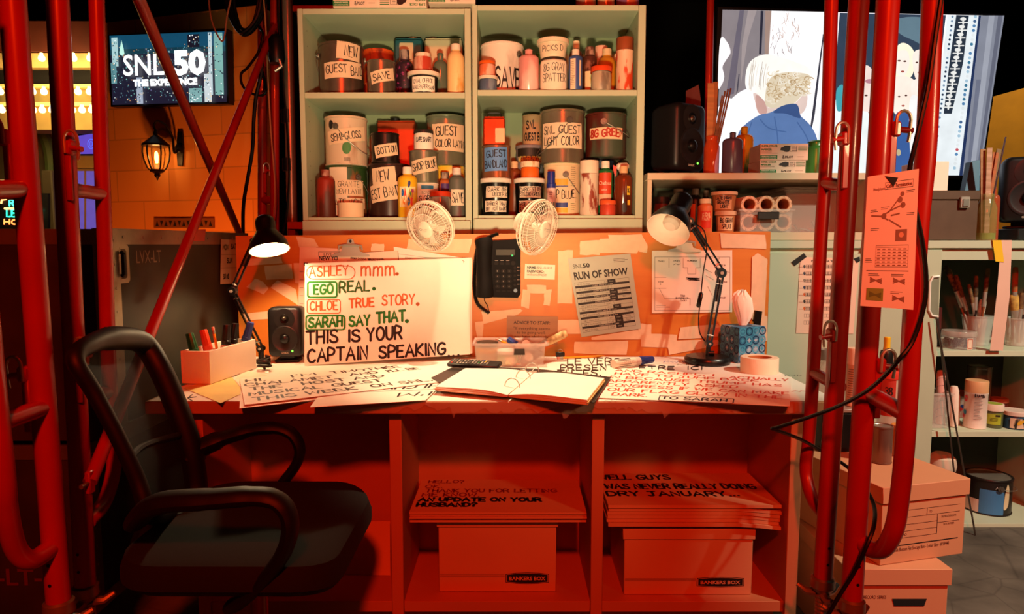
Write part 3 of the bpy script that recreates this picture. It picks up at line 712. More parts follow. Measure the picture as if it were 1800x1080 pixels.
def bottle(label, px, yt, zb, dc, mat, capmat, group, neck=.42, sh=.7, capz=.86, capr=None, name='paint_bottle', cat='bottle', glass=False):
    s = Vessel(name, label, cat, px[0], px[1], yt, zb, dc, group); cr = capr or neck * 1.08
    s.part('body', [(0, 0), (.93, 0), (1, .025), (1, sh), (.95, sh + (capz - sh) * .35), (.75, sh + (capz - sh) * .7), (neck, capz - .02), (neck, capz + (.06 if capmat else .1)), (neck * 1.12, capz + .1 if not capmat else capz + .06), (neck * .8, 1 if not capmat else capz + .07)], mat)
    if capmat: s.part('cap', [(cr, capz), (cr, .985), (cr * .93, 1), (0, 1)], capmat, 20)
    return s
def jar(label, px, yt, zb, dc, mat, lidmat, group, lz=.82, lr=1.03, name='paint_jar', br=.97):
    s = Vessel(name, label, 'jar', px[0], px[1], yt, zb, dc, group)
    s.part('body', [(0, 0), (br * .95, 0), (br, .03), (br, lz - .1), (br * .93, lz - .03), (br * .93, lz)], mat)
    s.part('lid', [(lr, lz), (lr, .97), (lr * .96, 1), (lr * .8, 1), (lr * .78, .985), (0, .985)], lidmat); return s
def tub(label, px, yt, zb, dc, mat, lidmat, group, lz=.88, bot=.8, top=.92, name='plastic_tub'):
    s = Vessel(name, label, 'tub', px[0], px[1], yt, zb, dc, group)
    s.part('body', [(0, 0), (bot * .97, 0), (bot, .03), (top, lz)], mat)
    if lidmat: s.part('lid', [(top * .98, lz - .06), (1, lz - .05), (1, .98), (.96, 1), (.9, .97), (0, .97)], lidmat)
    return s
def spray(label, px, yt, zb, dc, mat, capmat, group, cz=.82):
    s = Vessel('spray_can', label, 'spray can', px[0], px[1], yt, zb, dc, group)
    s.part('body', [(0, 0), (.95, 0), (.98, .015), (.95, .03), (.95, cz - .05), (.98, cz - .04), (.98, cz - .02), (.8, cz)], mat)
    s.part('cap', [(.97, cz - .015), (.97, .985), (.93, 1), (0, 1)], capmat); return s
def tin(label, px, yt, zb, d0, depth, mat, group, cap=None, capx=.5, hand_=False, lbl=None):
    x0, x1 = at(px[0], yt, d0).x, at(px[1], yt, d0).x; zt = zz(yt, d0); w = x1 - x0; xc = (x0 + x1) / 2
    t = thing('metal_tin', label, 'tin', (xc, d0 + depth / 2, zb + .0006), group)
    m = MB(); m.bx(-w / 2, w / 2, -depth / 2, depth / 2, 0, zt - zb - .004, mat, .006); m.bx(-w / 2 + .004, w / 2 - .004, -depth / 2 + .004, depth / 2 - .004, zt - zb - .004, zt - zb, mat, .001); m.build('body', t, world=False)
    h = zt - zb
    if cap: m = MB(); m.lathe([(0, 0), (.02, 0), (.02, .012), (.017, .014), (0, .014)], cap, 18, (w * (capx - .5), 0, h)); m.build('cap', t, world=False)
    if hand_: m = MB(); m.tube([V((-w * .3, 0, h)), V((-w * .3, 0, h + .014)), V((-w * .24, 0, h + .018)), V((w * .24, 0, h + .018)), V((w * .3, 0, h + .014)), V((w * .3, 0, h))], .0025, BLK(), 6); m.build('handle', t, world=False)
    if lbl:
        u0, u1, v0, v1, col, rows = lbl; m = MB(); y = -depth / 2 - .0006; fn = lambda u, v, n=0: V((-w / 2 + u * w, y - n, v * h))
        m.flat(rrect(u0, v0, u1, v1, .03), fn, col)
        if rows: m.flat(greek(u0 + .06, v1 - .25, u1 - .06, rows, .05, .012), fn, C('#7a6a50', .7), .0004)
        m.build('label', t, world=False)
    return t
gu, gl, gr_, gw = 'paint supplies on the upper left cabinet shelf', 'paint supplies on the lower left cabinet shelf', 'paint supplies on the upper right cabinet shelf', 'paint supplies on the lower right cabinet shelf'
SM = lambda h='#8f8a7e', h2='#4e4438', r=.28, sc=12: C(h, r, .62, h2=h2, scale=sc, thr=.45, sharp=.25, stretch=(1, 1, .4))
def ST(h, h2, thr=.55, sc=22, rough=.5, sharp=.04, st=(1, 1, .35)): return C(h, rough, h2=h2, scale=sc, thr=thr, sharp=sharp, stretch=st)

# ---- upper left shelf
Z = zL1
s = can('big dented silver paint can taped NEW and GUEST BAN', (561, 638), 71, Z, 2.73, SM('#8a7f70', '#54402f'), gu, handle=(190, (.45, -1)))
s.tape(.1, .47, 1.85, .3, [('GUEST', .05, .3, .52, .5), ('BAND', .66, .2, .36, .55)], tilt=3)
s.tape(.36, .82, 1.1, .32, [('NEW', .3, .2, .55, .6)], tilt=-4)
s = can('silver quart paint can taped SAVE', (645, 695), 103, Z, 2.675, SM('#97907f', '#6a6250'), gu)
s.tape(.1, .52, 1.8, .36, [('SAVE', .1, .2, .68, .55)], tilt=13)
s = can('orange paint can behind the quart taped SAVE', (638, 692), 84, Z, 2.87, ST('#c8501c', '#7a2410'), gu); s.tape(0, .2, 1.9, .38, [], col=C('#cdbb98', .7), rag=0)
tin('blue rectangular solvent tin with a cream label', (693, 742), 67, Z, 2.83, .09, C('#2a6470', .35, .5), gu, cap=SM('#9a7a5a', '#8a4a2a'), capx=.62, lbl=(.18, .68, .3, .93, C('#c9b08c', .7), 9))
tin('beige rusty rectangular tin behind the yellow bottle', (746, 812), 67, Z, 2.84, .09, ST('#c9b995', '#8a4a2a', .6, 14), gu, cap=SM('#8a6a50', '#6a3a22'), capx=.2)
s = bottle('dark purple squeeze bottle speckled pink with crusty cap', (696, 726), 84, Z, 2.76, ST('#2a1828', '#a03a78', .6, 60, st=(1, 1, 1)), ST('#9a9088', '#4a3a44', .5, 40), gu, neck=.5, sh=.68, capz=.8)
s = tub('small round tub with white lid hand-labelled OVAL OFFICE WALLPAPER', (716, 773), 122, Z, 2.655, C('#15110f', .3), C('#e8dcc6', .5), gu, lz=.86, bot=.8, top=.88)
s.tape(-.02, .38, 1.5, .68, [('OVAL OFFICE', .08, .58, .8, .25), ('WALLPAPER', .04, .18, .62, .25), ('SAMP', .7, .16, .26, .24)], col=C('#efe6d4', .7), lw=.0016, taper=(.8, .9))
tz = s.top
s = jar('red-stained jar with cream lid on top of the OVAL OFFICE tub', (727, 760), 90, tz, 2.655, ST('#d8a68c', '#b8402a', .55, 18), ST('#ecdcc0', '#b8382a', .62, 20), gu, lz=.78, lr=.8)
s = bottle('grey-green glass bottle without cap, beside the yellow bottle', (761, 787), 90, Z, 2.75, ST('#5f6a58', '#8a3a20', .66, 10, .15), None, gu, neck=.4, sh=.68, capz=.86, cat='bottle')
s = bottle('yellow cream squeeze bottle with white flip cap', (786, 816), 74, Z, 2.655, ST('#ecc888', '#dca050', .6, 24), C('#f0e2cc', .45), gu, neck=.5, sh=.68, capz=.88, capr=.56)
# ---- upper right shelf
Z = zR1
s = can('white gallon paint can lettered SAVE', (845, 920), 71, Z, 2.76, ST('#e6dccb', '#bfb6a6', .62, 9, .4), gr_, handle=(-42, (.5, 1)), lidmat=C('#8a857a', .35, .9))
s.marks([hand('SAVE', -.32, .15, 1.2, .36, .055, jit=.06)], INK(), .966)
s = jar('blue-grey jar with cream lid, under the orange jar', (842, 874), 131, Z, 2.635, ST('#51627a', '#7a8a98', .6, 20), C('#e2d2b8', .5), gr_, lz=.75, lr=1.04)
s = jar('orange jar with orange lid on top of the blue-grey jar', (842, 871), 105, s.top, 2.635, ST('#e0744a', '#eab49a', .6, 14), C('#e0621e', .4), gr_, lz=.78, lr=1.)
s = bottle('pink painted bottle with open neck', (912, 947), 82, Z, 2.655, ST('#d8938c', '#e8beb2', .55, 9, .25), None, gr_, neck=.36, sh=.76, capz=.88)
s = bottle('green glass bottle mostly hidden behind the pink bottle', (936, 956), 90, Z, 2.85, GLASS('#2a7a3a', .8), None, gr_, neck=.4, sh=.7, capz=.86)
s = jar('jar with white label hand-lettered 8G GRAY SPATTER', (948, 998), 98, Z, 2.665, C('#cfc0a4', .5), SM('#6a6050', '#3a3028'), gr_, lz=.92, lr=.9)
s.tape(0, .46, 1.96, .84, [('8G GRAY', .14, .62, .78, .27), ('SPATTER', .1, .26, .86, .27)], col=C('#eadcc2', .7), lw=.0024, rag=.0008, k=.98)
s = tub('cream lidded tub hand-lettered PICKS, standing on the spatter jar', (944, 1000), 63, s.top, 2.665, C('#e0cdac', .6), C('#e6d4b4', .5), gr_, lz=.82, bot=.76, top=.9)
s.tape(0, .4, 1.5, .55, [('PICKS D', .04, .3, .9, .5)], col=C('#e2cfae', .7), lw=.0022, taper=(.77, .9), rag=.0006)
s = bottle('amber bottle with yellow-stained cap, behind the blue bottle', (1000, 1026), 69, Z, 2.81, ST('#6a3616', '#3a1a0c', .5, 10, .3), ST('#e8d8b4', '#c8a038', .6, 40), gr_, neck=.42, sh=.7, capz=.87)
s = bottle('blue squeeze bottle with white cap and cream label', (1000, 1024), 84, Z, 2.65, C('#3a5590', .4), ST('#ecdcc8', '#2a3a78', .66, 60), gr_, neck=.5, sh=.8, capz=.86, capr=.54)
s.tape(-.4, .4, .8, .72, [], col=C('#e3cfae', .7), rag=0); s.marks([greek(-.72, .68, -.08, 14, .04, .012)], C('#9a8a70', .7), 1.0, .0012); s.marks([rect(.55, .12, .85, .72)], C('#e3cfae', .7))
s = bottle('brown speckled bottle with yellow label at its foot', (1025, 1049), 80, Z, 2.71, ST('#4a2418', '#8a5a48', .6, 50), ST('#5a3a2c', '#a08070', .55, 60), gr_, neck=.6, sh=.78, capz=.83, capr=.68)
s.tape(-.1, .26, 1.2, .44, [], col=ST('#e2cfa0', '#c8a028', .6, 40), rag=0, ink=C('#8a2a22'), lw=.0012)
s = jar('pale pink jar behind the yellow bottle', (1046, 1068), 79, Z, 2.83, C('#d8a890', .5), C('#dcae96', .5), gr_, lz=.8, lr=1.)
s = bottle('yellow ochre bottle with cream cap', (1051, 1083), 82, Z, 2.75, C('#c8881c', .45), C('#e0cda0', .5), gr_, neck=.46, sh=.66, capz=.86)
s = jar('grey-dripped jar with orange lid in front of the yellow ochre bottle', (1039, 1075), 114, Z, 2.64, ST('#b3a086', '#7a6a58', .6, 16), C('#d8481c', .4), gr_, lz=.78, lr=1.03)
s = spray('tall orange-splattered spray can with brown cap', (1083, 1114), 63, Z, 2.65, ST('#d6b090', '#c8421c', .54, 30), ST('#8a4420', '#6a2e16', .5, 10), gr_, cz=.78)
s = bottle('white bottle peeking out behind the orange-splattered spray can', (1079, 1097), 73, Z, 2.85, C('#e2d8b8', .5), C('#e2d8b8', .5), gr_, neck=.5, sh=.75, capz=.85)
# ---- lower left shelf
Z = zL2
s = can('green and red paint can taped GRANITE NEW LAYIN, under the SEMI-GLOSS can', (572, 645), 290, Z, 2.78, ST('#28481f', '#9a4a22', .6, 9), gl, handle=(-58, (.5, 1)))
s.tape(-.42, .5, .9, .92, [], col=C('#d8cbb0', .7), rag=0); s.tape(.05, .57, 1.6, .3, [('GRANITE', .22, .55, .62, .34), ('NEW LAYIN', .18, .12, .72, .3)], n0=.0014, lw=.002); s.tape(.1, .28, 1.7, .2, [('LATE NIGHT', .02, .15, .9, .7)], n0=.0016, lw=.0024, rag=.0008)
s = can('dented white paint can taped SEMI-GLOSS with a green dot', (571, 645), 202, s.top, 2.78, ST('#c8b89c', '#8a5a3a', .66, 7, .35), gl, handle=(-118, (.55, 1)))
s.tape(.02, .6, 1.9, .28, [('SEMI-GLOSS', .1, .2, .76, .5)], tilt=8); s.marks([blob([(-.02, .22), (.1, .24), (.2, .33), (.16, .43), (0, .46), (-.16, .42), (-.2, .32), (-.12, .24)])], C('#2c7a38', .5), .966, .001); s.marks([line(-.1 + .03 * i, .08, -.1 + .03 * i, .15, .012 + .006 * (i % 2)) for i in range(9)], INK(), .966, .001, 'bar_code'); s.marks([disc(-.75, .82, .14, 12, .09)], C('#1c1c20'), .966, .001, 'stamp')
s = bottle('dark red crusted bottle at the cabinet side panel', (556, 588), 297, Z, 2.64, ST('#8a2412', '#54200f', .5, 14), ST('#b08a78', '#7a2a1a', .5, 30), gl, neck=.44, sh=.76, capz=.87)
m = MB(); a = at(617, 368, 2.65); r = 22 * 2.65 / F; h = zz(357, 2.63) - Z; m.lathe([(r, .0006), (r, h), (.7 * r, h), (.66 * r, h - .002), (.66 * r, .0006), (r, .0006)], C('#e4cca4', .7, 0, .03, 30), 28, (a.x, 2.65, Z)); m.place('tape_roll', 'cream masking tape roll in front of the GRANITE can', 'tape roll', gl)
s = can('dark brown gallon can taped NEW and GUEST BAND', (647, 720), 286, Z, 2.75, ST('#33201a', '#4a2a20', .6, 10, .3), gl, lidmat=C('#2a1a16'))
s.tape(-.28, .76, 1.2, .32, [('NEW', .22, .2, .5, .6)], tilt=5); s.tape(-.2, .47, 1.6, .32, [('EST BAND', .04, .2, .9, .55)], tilt=9, n0=.0014)
s = can('black quart paint can taped BOTTOM', (652, 702), 232, s.top, 2.70, C('#19120f', .3), gl, lidmat=C('#241a16'))
s.tape(.1, .4, 1.75, .42, [('BOTTOM', .12, .25, .8, .5)], tilt=10)
tin('tall red metallic tin behind the BOTTOM can', (662, 730), 212, Z, 2.86, .07, C('#c83a18', .3, .7, h2='#e8663a', scale=6, thr=.5, sharp=.3), gl, cap=BLK(), capx=.45)
s = bottle('yellow poster paint bottle with colourful lettering', (699, 733), 292, Z, 2.635, ST('#e2b41c', '#a8841c', .66, 18), C('#ece4d2', .5), gl, neck=.46, sh=.74, capz=.86)
s.tape(0, .4, 1.8, .4, [], col=ST('#efe2b0', '#e0b838', .55, 16), rag=0)
for i, (ch, col) in enumerate(zip('PAINT', ['#2a6ab0', '#d83a2a', '#e0852a', '#3a8a3a', '#b03a7a'])): s.marks([hand(ch, -.62 + .26 * i, .38 + .03 * (i % 2), .2, .13, .07)], C(col, .5), 1.0, .0014)
for i, (ch, col) in enumerate(zip('KIDS', ['#e0852a', '#3a8a3a', '#2a6ab0', '#d83a2a'])): s.marks([hand(ch, -.5 + .26 * i, .26, .2, .1, .06)], C(col, .5), 1.0, .0014)
s.marks([blob([(.05, .58), (.2, .6), (.3, .68), (.15, .72), (0, .66)])], C('#22286a'), 1.0, .0014)
s = can('quart paint can labelled GRAY SPLATTER, under the SHOP BLUE can', (727, 771), 321, Z, 2.715, C('#e3d8c2', .5), gl)
s.marks([rect(-.4, .82, .6, .92)], C('#2f7fa8', .5), .97); s.tape(.1, .45, 1.7, .42, [('G GRAY', .1, .55, .8, .36), ('SPLATTER', .1, .08, .8, .34)], col=C('#efe6d4', .7)); s.marks([printed('IRON2000', -.35, .68, w=.9, h=.08)], C('#5a5448'), .97)
s = can('silver quart paint can taped SHOP BLUE', (719, 771), 263, s.top, 2.715, SM('#a8a490', '#7a8068'), gl)
s.tape(.05, .52, 1.9, .44, [('SHOP BLUE', .04, .25, .9, .5)], tilt=12)
s = jar('small white jar with black lid on top of the SHOP BLUE can', (727, 762), 227, s.top, 2.715, C('#ece8da', .45), C('#2a2622', .4), gl, lz=.84, lr=.98, br=.98)
s.marks([hand('CAFE SMART', -.8, .42, 1.6, .2, .05)], INK(), .985, .0008)
s = can('yellow-topped gallon can under the GUEST COLOR LAYIN can', (760, 818), 291, Z, 2.85, ST('#e2b82a', '#e8dcae', .55, 6), gl)
s = can('shiny gallon paint can taped GUEST COLOR LAYIN', (749, 819), 200, s.top, 2.848, SM('#b4b29a', '#8a9078', .18, 5), gl)
s.tape(.14, .66, 1.75, .3, [('GUEST', .12, .2, .62, .6)], tilt=0, lw=.004); s.tape(.16, .42, 1.7, .28, [('COLOR LAYIN', .08, .25, .9, .5)], tilt=-2, n0=.0012, lw=.0034)
s = bottle('squeeze bottle with purple label behind the red-lidded jar', (771, 793), 302, Z, 2.74, ST('#a85a2a', '#7a3a1a', .5, 30), ST('#a09080', '#5a4a40', .5, 50), gl, neck=.62, sh=.8, capz=.86); s.tape(.1, .62, 1.6, .26, [], col=C('#4a2a6a', .5), rag=0, ink=C('#e8d8e8'))
s = jar('grey jar with red lid and small cream sticker', (756, 792), 336, Z, 2.64, ST('#a8a090', '#75706a', .55, 16, .2), C('#c83a18', .4), gl, lz=.8, lr=1.03); s.tape(-.42, .32, .6, .5, [], col=C('#d8c08a', .7), rag=0)
s = bottle('grey bottle taped SAVE with red-stained white cap', (789, 817), 294, Z, 2.69, ST('#5c6258', '#6a3a3a', .62, 9), ST('#e2d8cc', '#a83a3a', .6, 30), gl, neck=.5, sh=.74, capz=.86)
s.tape(.1, .4, 1.8, .32, [('SAVE', .12, .2, .8, .6)], col=C('#e4d8be', .7), lw=.003)
# ---- lower right shelf
Z = zR2; WL_ = C('#e6dfce', .5)
def blacktub(label, px, t1, t2, px2=0):
    s = tub(label, px, 312, Z, 2.66, C('#10100f', .25), WL_, gw, lz=.93, bot=.82, top=.93)
    s.tape(.1, .62, 1.5, .3, t1, lw=.0022, taper=(.82, .95), col=C('#ddd0b8', .7)); s.tape(.0, .24, 1.5, .3, t2, lw=.0022, taper=(.82, .95), n0=.001, col=C('#e2d6c0', .7)); return s
s = blacktub('black paint tub with white lid taped DARK 8G UNDER', (844, 899), [('DARK 8G', .1, .56, .8, .32), ('UNDER K', .3, .12, .66, .32)], [('DARKER THAN', .1, .56, .85, .3), ('BUT NOT DARK', .06, .12, .9, .3)])
s = can('silver quart can with blue tape lettered GUEST BANDLAND', (847, 898), 254, s.top, 2.66, SM('#9aa088', '#b0582a', .25, 5), gw)
s.tape(-.05, .56, 1.75, .72, [('GUEST', .12, .58, .8, .28), ('BANDLAND', .04, .14, .92, .3)], col=C('#5b8cc8', .6), tilt=2)
tin('small red tin with wire handle on the GUEST BANDLAND can', (849, 888), 205, s.top, 2.63, .06, C('#b83418', .3, .6, h2='#d8562a', scale=9, thr=.5, sharp=.25), gw, hand_=True, lbl=(.55, .98, .1, .6, C('#d8b890', .7), 0))
s = blacktub('black paint tub with white lid taped DARKEST 8G STUDIO GREEN', (903, 958), [('DARKEST 8G', .04, .56, .92, .32), ('STUDIO GREEN', .06, .12, .9, .32)], [('BASE 2136-30', .02, .56, .96, .3), ('GLOSS BLACK', .06, .1, .8, .34)])
s = jar('orange jar with lumpy white lid on the DARKEST STUDIO GREEN tub', (915, 948), 283, s.top, 2.66, C('#d8641c', .4), ST('#ead8b8', '#c8a878', .6, 40), gw, lz=.66, lr=1.02)
s = bottle('brown bottle with cream cap between the two black tubs', (893, 916), 283, Z, 2.79, C('#7a3a18', .4), C('#d6b48a', .5), gw, neck=.5, sh=.8, capz=.88)
s = can('tall grey can printed WEATHER-PROOF ENAMEL', (906, 956), 254, Z, 2.86, C('#7d7a80', .45), gw, lidmat=BLK())
s.marks([rect(-.97, .84, .97, .955)], C('#241c14', .5), .967); s.marks([printed('WEATHER-PROOF', -.9, .77, w=1.75, h=.07, bold=.04)], C('#e2c85a', .5), .967, .0014); s.marks([printed('ENAMEL', -.55, .66, w=.75, h=.035)], C('#d8d4d0'), .967, .0012); s.marks([blob([(.35, .58), (.5, .56), (.7, .62), (.85, .7), (.8, .74), (.55, .68), (.4, .64)])], C('#1c1a20'), .967, .0012)
s = can('cardboard-coloured can lettered GUEST B in the back row', (918, 954), 201, s.top, 2.86, C('#b08a64', .6), gw, lidmat=C('#9a7450'))
s.marks([hand('SNL', -.6, .55, .9, .25, .06)], INK(), .967, .0012); s.marks([hand('GUEST B', -.8, .16, 1.5, .22, .06)], INK(), .967, .0012)
s = can('gallon can with yellow and blue print and SHOP BLUE tape', (955, 1022), 286, Z, 2.74, C('#d9c49a', .5), gw, handle=(-80, (.55, 1)))
s.marks([rect(-.9, .58, .3, .7)], C('#d8a82a', .5), .967); s.marks([rect(-.9, .16, .3, .57)], C('#22367e', .5), .967); s.marks([rect(-.9, .06, .3, .15)], C('#d8a82a', .5), .967); s.tape(-.1, .4, 1.7, .3, [('SHOP BLUE', .06, .25, .88, .5)], n0=.0016); s.marks([greek(.45, .92, .8, 22, .038, .01)], C('#8a7a5a'), .967)
s = can('shiny gallon paint can taped GUEST LIGHT COLOR', (949, 1028), 190, s.top, 2.74, SM('#a8a690', '#8a7a62', .22, 6), gw, handle=(-72, (.62, -1)))
s.tape(0, .5, 1.98, .48, [('SNL GUEST', .06, .56, .88, .3), ('LIGHT COLOR', .06, .12, .84, .32)], col=C('#e3cfae', .7), rag=.0016, lw=.0034)
s = can('dark gallon can under the 8G GREEN can', (1030, 1080), 281, Z, 2.83, C('#1f2a3e', .4), gw)
s = can('dark dripped gallon can taped 8G GREEN in red', (1029, 1101), 196, s.top, 2.75, ST('#4a1c14', '#3f4a3a', .55, 6, .35), gw, handle=(-95, (.3, 1)), lidmat=C('#3a1814'))
s.tape(.05, .52, 1.75, .26, [('8G GREEN', .04, .2, .94, .62)], col=C('#d8c09a', .7), ink=C('#a82a16', .6), lw=.0062, rag=.0015)
m = Vessel('marker', 'fat blue-capped marker standing upright on the lower cabinet shelf', 'marker', 961, 977, 301, Z, 2.63, gw)
m.part('barrel', [(0, 0), (.95, 0), (1, .02), (1, .62), (.96, .63)], C('#e8d2cc', .5)); m.part('cap', [(1.02, .62), (1.02, .72), (.86, .73), (.86, .98), (.8, 1), (0, 1)], C('#1f2f86', .4)); m.marks([rect(-1.2 + .42 * i, .02, -1. + .42 * i, .3) for i in range(6)], C('#1f7f72', .5)); m.marks([greek(-.4, .55, .4, 5, .04, .02)], C('#8a5a60'))
s = spray('white spray can splattered red and black', (1019, 1053), 281, Z, 2.645, ST('#d8c4ac', '#8a3a26', .56, 34), ST('#e6d6bc', '#b86a4a', .68, 24), gw, cz=.78)
s = bottle('green acrylic bottle with white cap and orange label', (1051, 1078), 282, Z, 2.71, C('#1f6a34', .4), C('#e6e0d0', .5), gw, neck=.5, sh=.8, capz=.87)
s.marks([rect(-.95, .4, .85, .78)], C('#c8401c', .5)); s.marks([rect(-.95, .2, .85, .39)], C('#d8b090', .5)); s.marks([printed('Chelsea', -.85, .56, w=1.6, h=.07)], C('#ead8c0'), 1., .0014); s.marks([printed('OPERA', -.5, .46, w=.7, h=.03)], C('#ead8c0'), 1., .0014)
s = jar('small square-looking red jar with orange lid in front of the green bottle', (1054, 1083), 352, Z, 2.63, C('#b8402a', .4), C('#d85a2a', .4), gw, lz=.72, lr=1.)
s = bottle('brown glass bottle with dripped cap and yellow sticker', (1081, 1112), 291, Z, 2.66, ST('#6a2a12', '#4a1c0e', .55, 8, .2), ST('#d8a878', '#8a3a1a', .55, 24), gw, neck=.42, sh=.72, capz=.86)
s.tape(.6, .5, .4, .18, [('8G', .15, .25, .6, .5)], col=C('#e0b82a', .6), rag=0, lw=.002); s.tape(.65, .26, .35, .1, [], col=C('#d8a82a', .6), rag=0); s.marks([blob([(-.1, .1), (.2, .06), (.45, .12), (.35, .22), (.1, .28), (-.1, .2)])], C('#1a0f0a'))
s = Vessel('spray_bottle', 'white trigger spray bottle behind the brown glass bottle', 'spray bottle', 1083, 1103, 282, Z, 2.74, gw)
s.part('body', [(0, 0), (.95, 0), (1, .03), (1, .55), (.5, .7), (.4, .75), (.4, .78)], C('#d8cfc0', .5))
m = MB(); m.lathe([(.008, 0), (.011, .01), (.011, .02), (0, .02)], C('#e2dac8', .5), 14, (0, 0, s.h * .77)); m.box((.004, 0, s.h * .9), (.05, .02, s.h * .13), C('#e6dcc8', .5), .008); m.build('spray_head', s.t, world=False)
m = MB(); m.slab([V((-.02, -.006, s.h * .9)), V((-.034, -.006, s.h * .93)), V((-.034, -.006, s.h * .86)), V((-.026, -.006, s.h * .72)), V((-.02, -.006, s.h * .74))], V((0, .012, 0)), C('#c8341c', .4)); m.build('trigger', s.t, world=False)
# ---- on top of the cabinets
def marker_box(px0, px1, y0, y1, zb, d, lb, flip, group, rz=0):
    w = (px1 - px0) * d / F; h = (zz(y0, d) - zb) ; xc = at((px0 + px1) / 2, y1, d).x
    t = MB(); dp = .13; t.bx(-w / 2, w / 2, 0, dp, 0, h, C('#e6d2bb', .55), .001)
    fn = (lambda u, v, n=0: V((w / 2 - u * w, -.0005 - n, h - v * h))) if flip else (lambda u, v, n=0: V((-w / 2 + u * w, -.0005 - n, v * h)))
    gd = C('#1f7a3e', .5); kd = C('#4f4238', .6); t_ = lambda *a, **k: t.flat(printed(*a, **k), fn, kd)
    t.flat(printed('SUPER COLOR', .02, .8, w=.34, h=.12, bold=.04), fn, gd); t.flat(printed('MARKER', .02, .6, w=.22, h=.12, bold=.04), fn, gd)
    t.flat(greek(.02, .5, .36, 2, .08, .03), fn, C('#a89078')); t.flat(rect(0, .06, .36, .3), fn, gd); t.flat(printed('PERMANENT MARKER', .03, .19, w=.3, h=.07, bold=.03), lambda u, v, n=0: fn(u, v, .0003), C('#d8e2c8')); t.flat(printed('LOW-ODOUR XYLENE FREE', .03, .09, w=.3, h=.06), lambda u, v, n=0: fn(u, v, .0003), C('#d8e2c8'))
    t.flat(blob([(.42, .6), (.48, .58), (.5, .52), (.6, .52), (.61, .86), (.5, .86), (.48, .8), (.43, .76)], 2), fn, C('#151210')); t.flat(frame2(.62, .52, .76, .86, .012), fn, kd); t.flat(greek(.66, .8, .75, 4, .07, .025), fn, kd)
    for i in range(5): t.flat(line(.8, .56 + .075 * i, .97, .56 + .075 * i, .035), fn, gd)
    t.flat(printed('PILOT', .52, .12, w=.17, h=.13, bold=.04), fn, kd); t.flat(hand('&', .47, .1, .04, .18, .014), fn, kd); t.flat(greek(.78, .2, .94, 1, .1, .025), fn, C('#a89078'))
    if flip is None: pass
    return t.build('marker_box', loc=V((xc, d, zb + .0005)), world=False, label=lb, cat='box', group=group, rot=(0, 0, rz))
gb = 'white cartons of markers on top of the cabinet'
marker_box(587, 665, -26, 15, zLt, 2.59, 'white marker carton on the cabinet top, above the NEW GUEST BAN can', False, gb)
b_ = marker_box(668, 748, -26, 14, zLt, 2.59, 'upside-down white marker carton in the middle of the cabinet top', True, gb)
marker_box(755, 834, -26, 14, max(zLt, zRt), 2.585, 'white marker carton straddling the joint of the two cabinet tops', False, gb, rz=.03)
for px, lb, col in (((1012, 1048), 'glass jar at the cabinet top, leftmost of three', '#8a6a58'), ((1050, 1081), 'glass jar with cream contents on the cabinet top, middle of three', '#b0906a'), ((1083, 1124), 'glass jar with purple-red contents at the right end of the cabinet top', '#7a5070')):
    s = jar(lb, px, -45, zRt, 2.72, ST(col, '#b04a28', .6, 10, .15), SILVER(), 'jars on top of the cabinet', lz=.85)
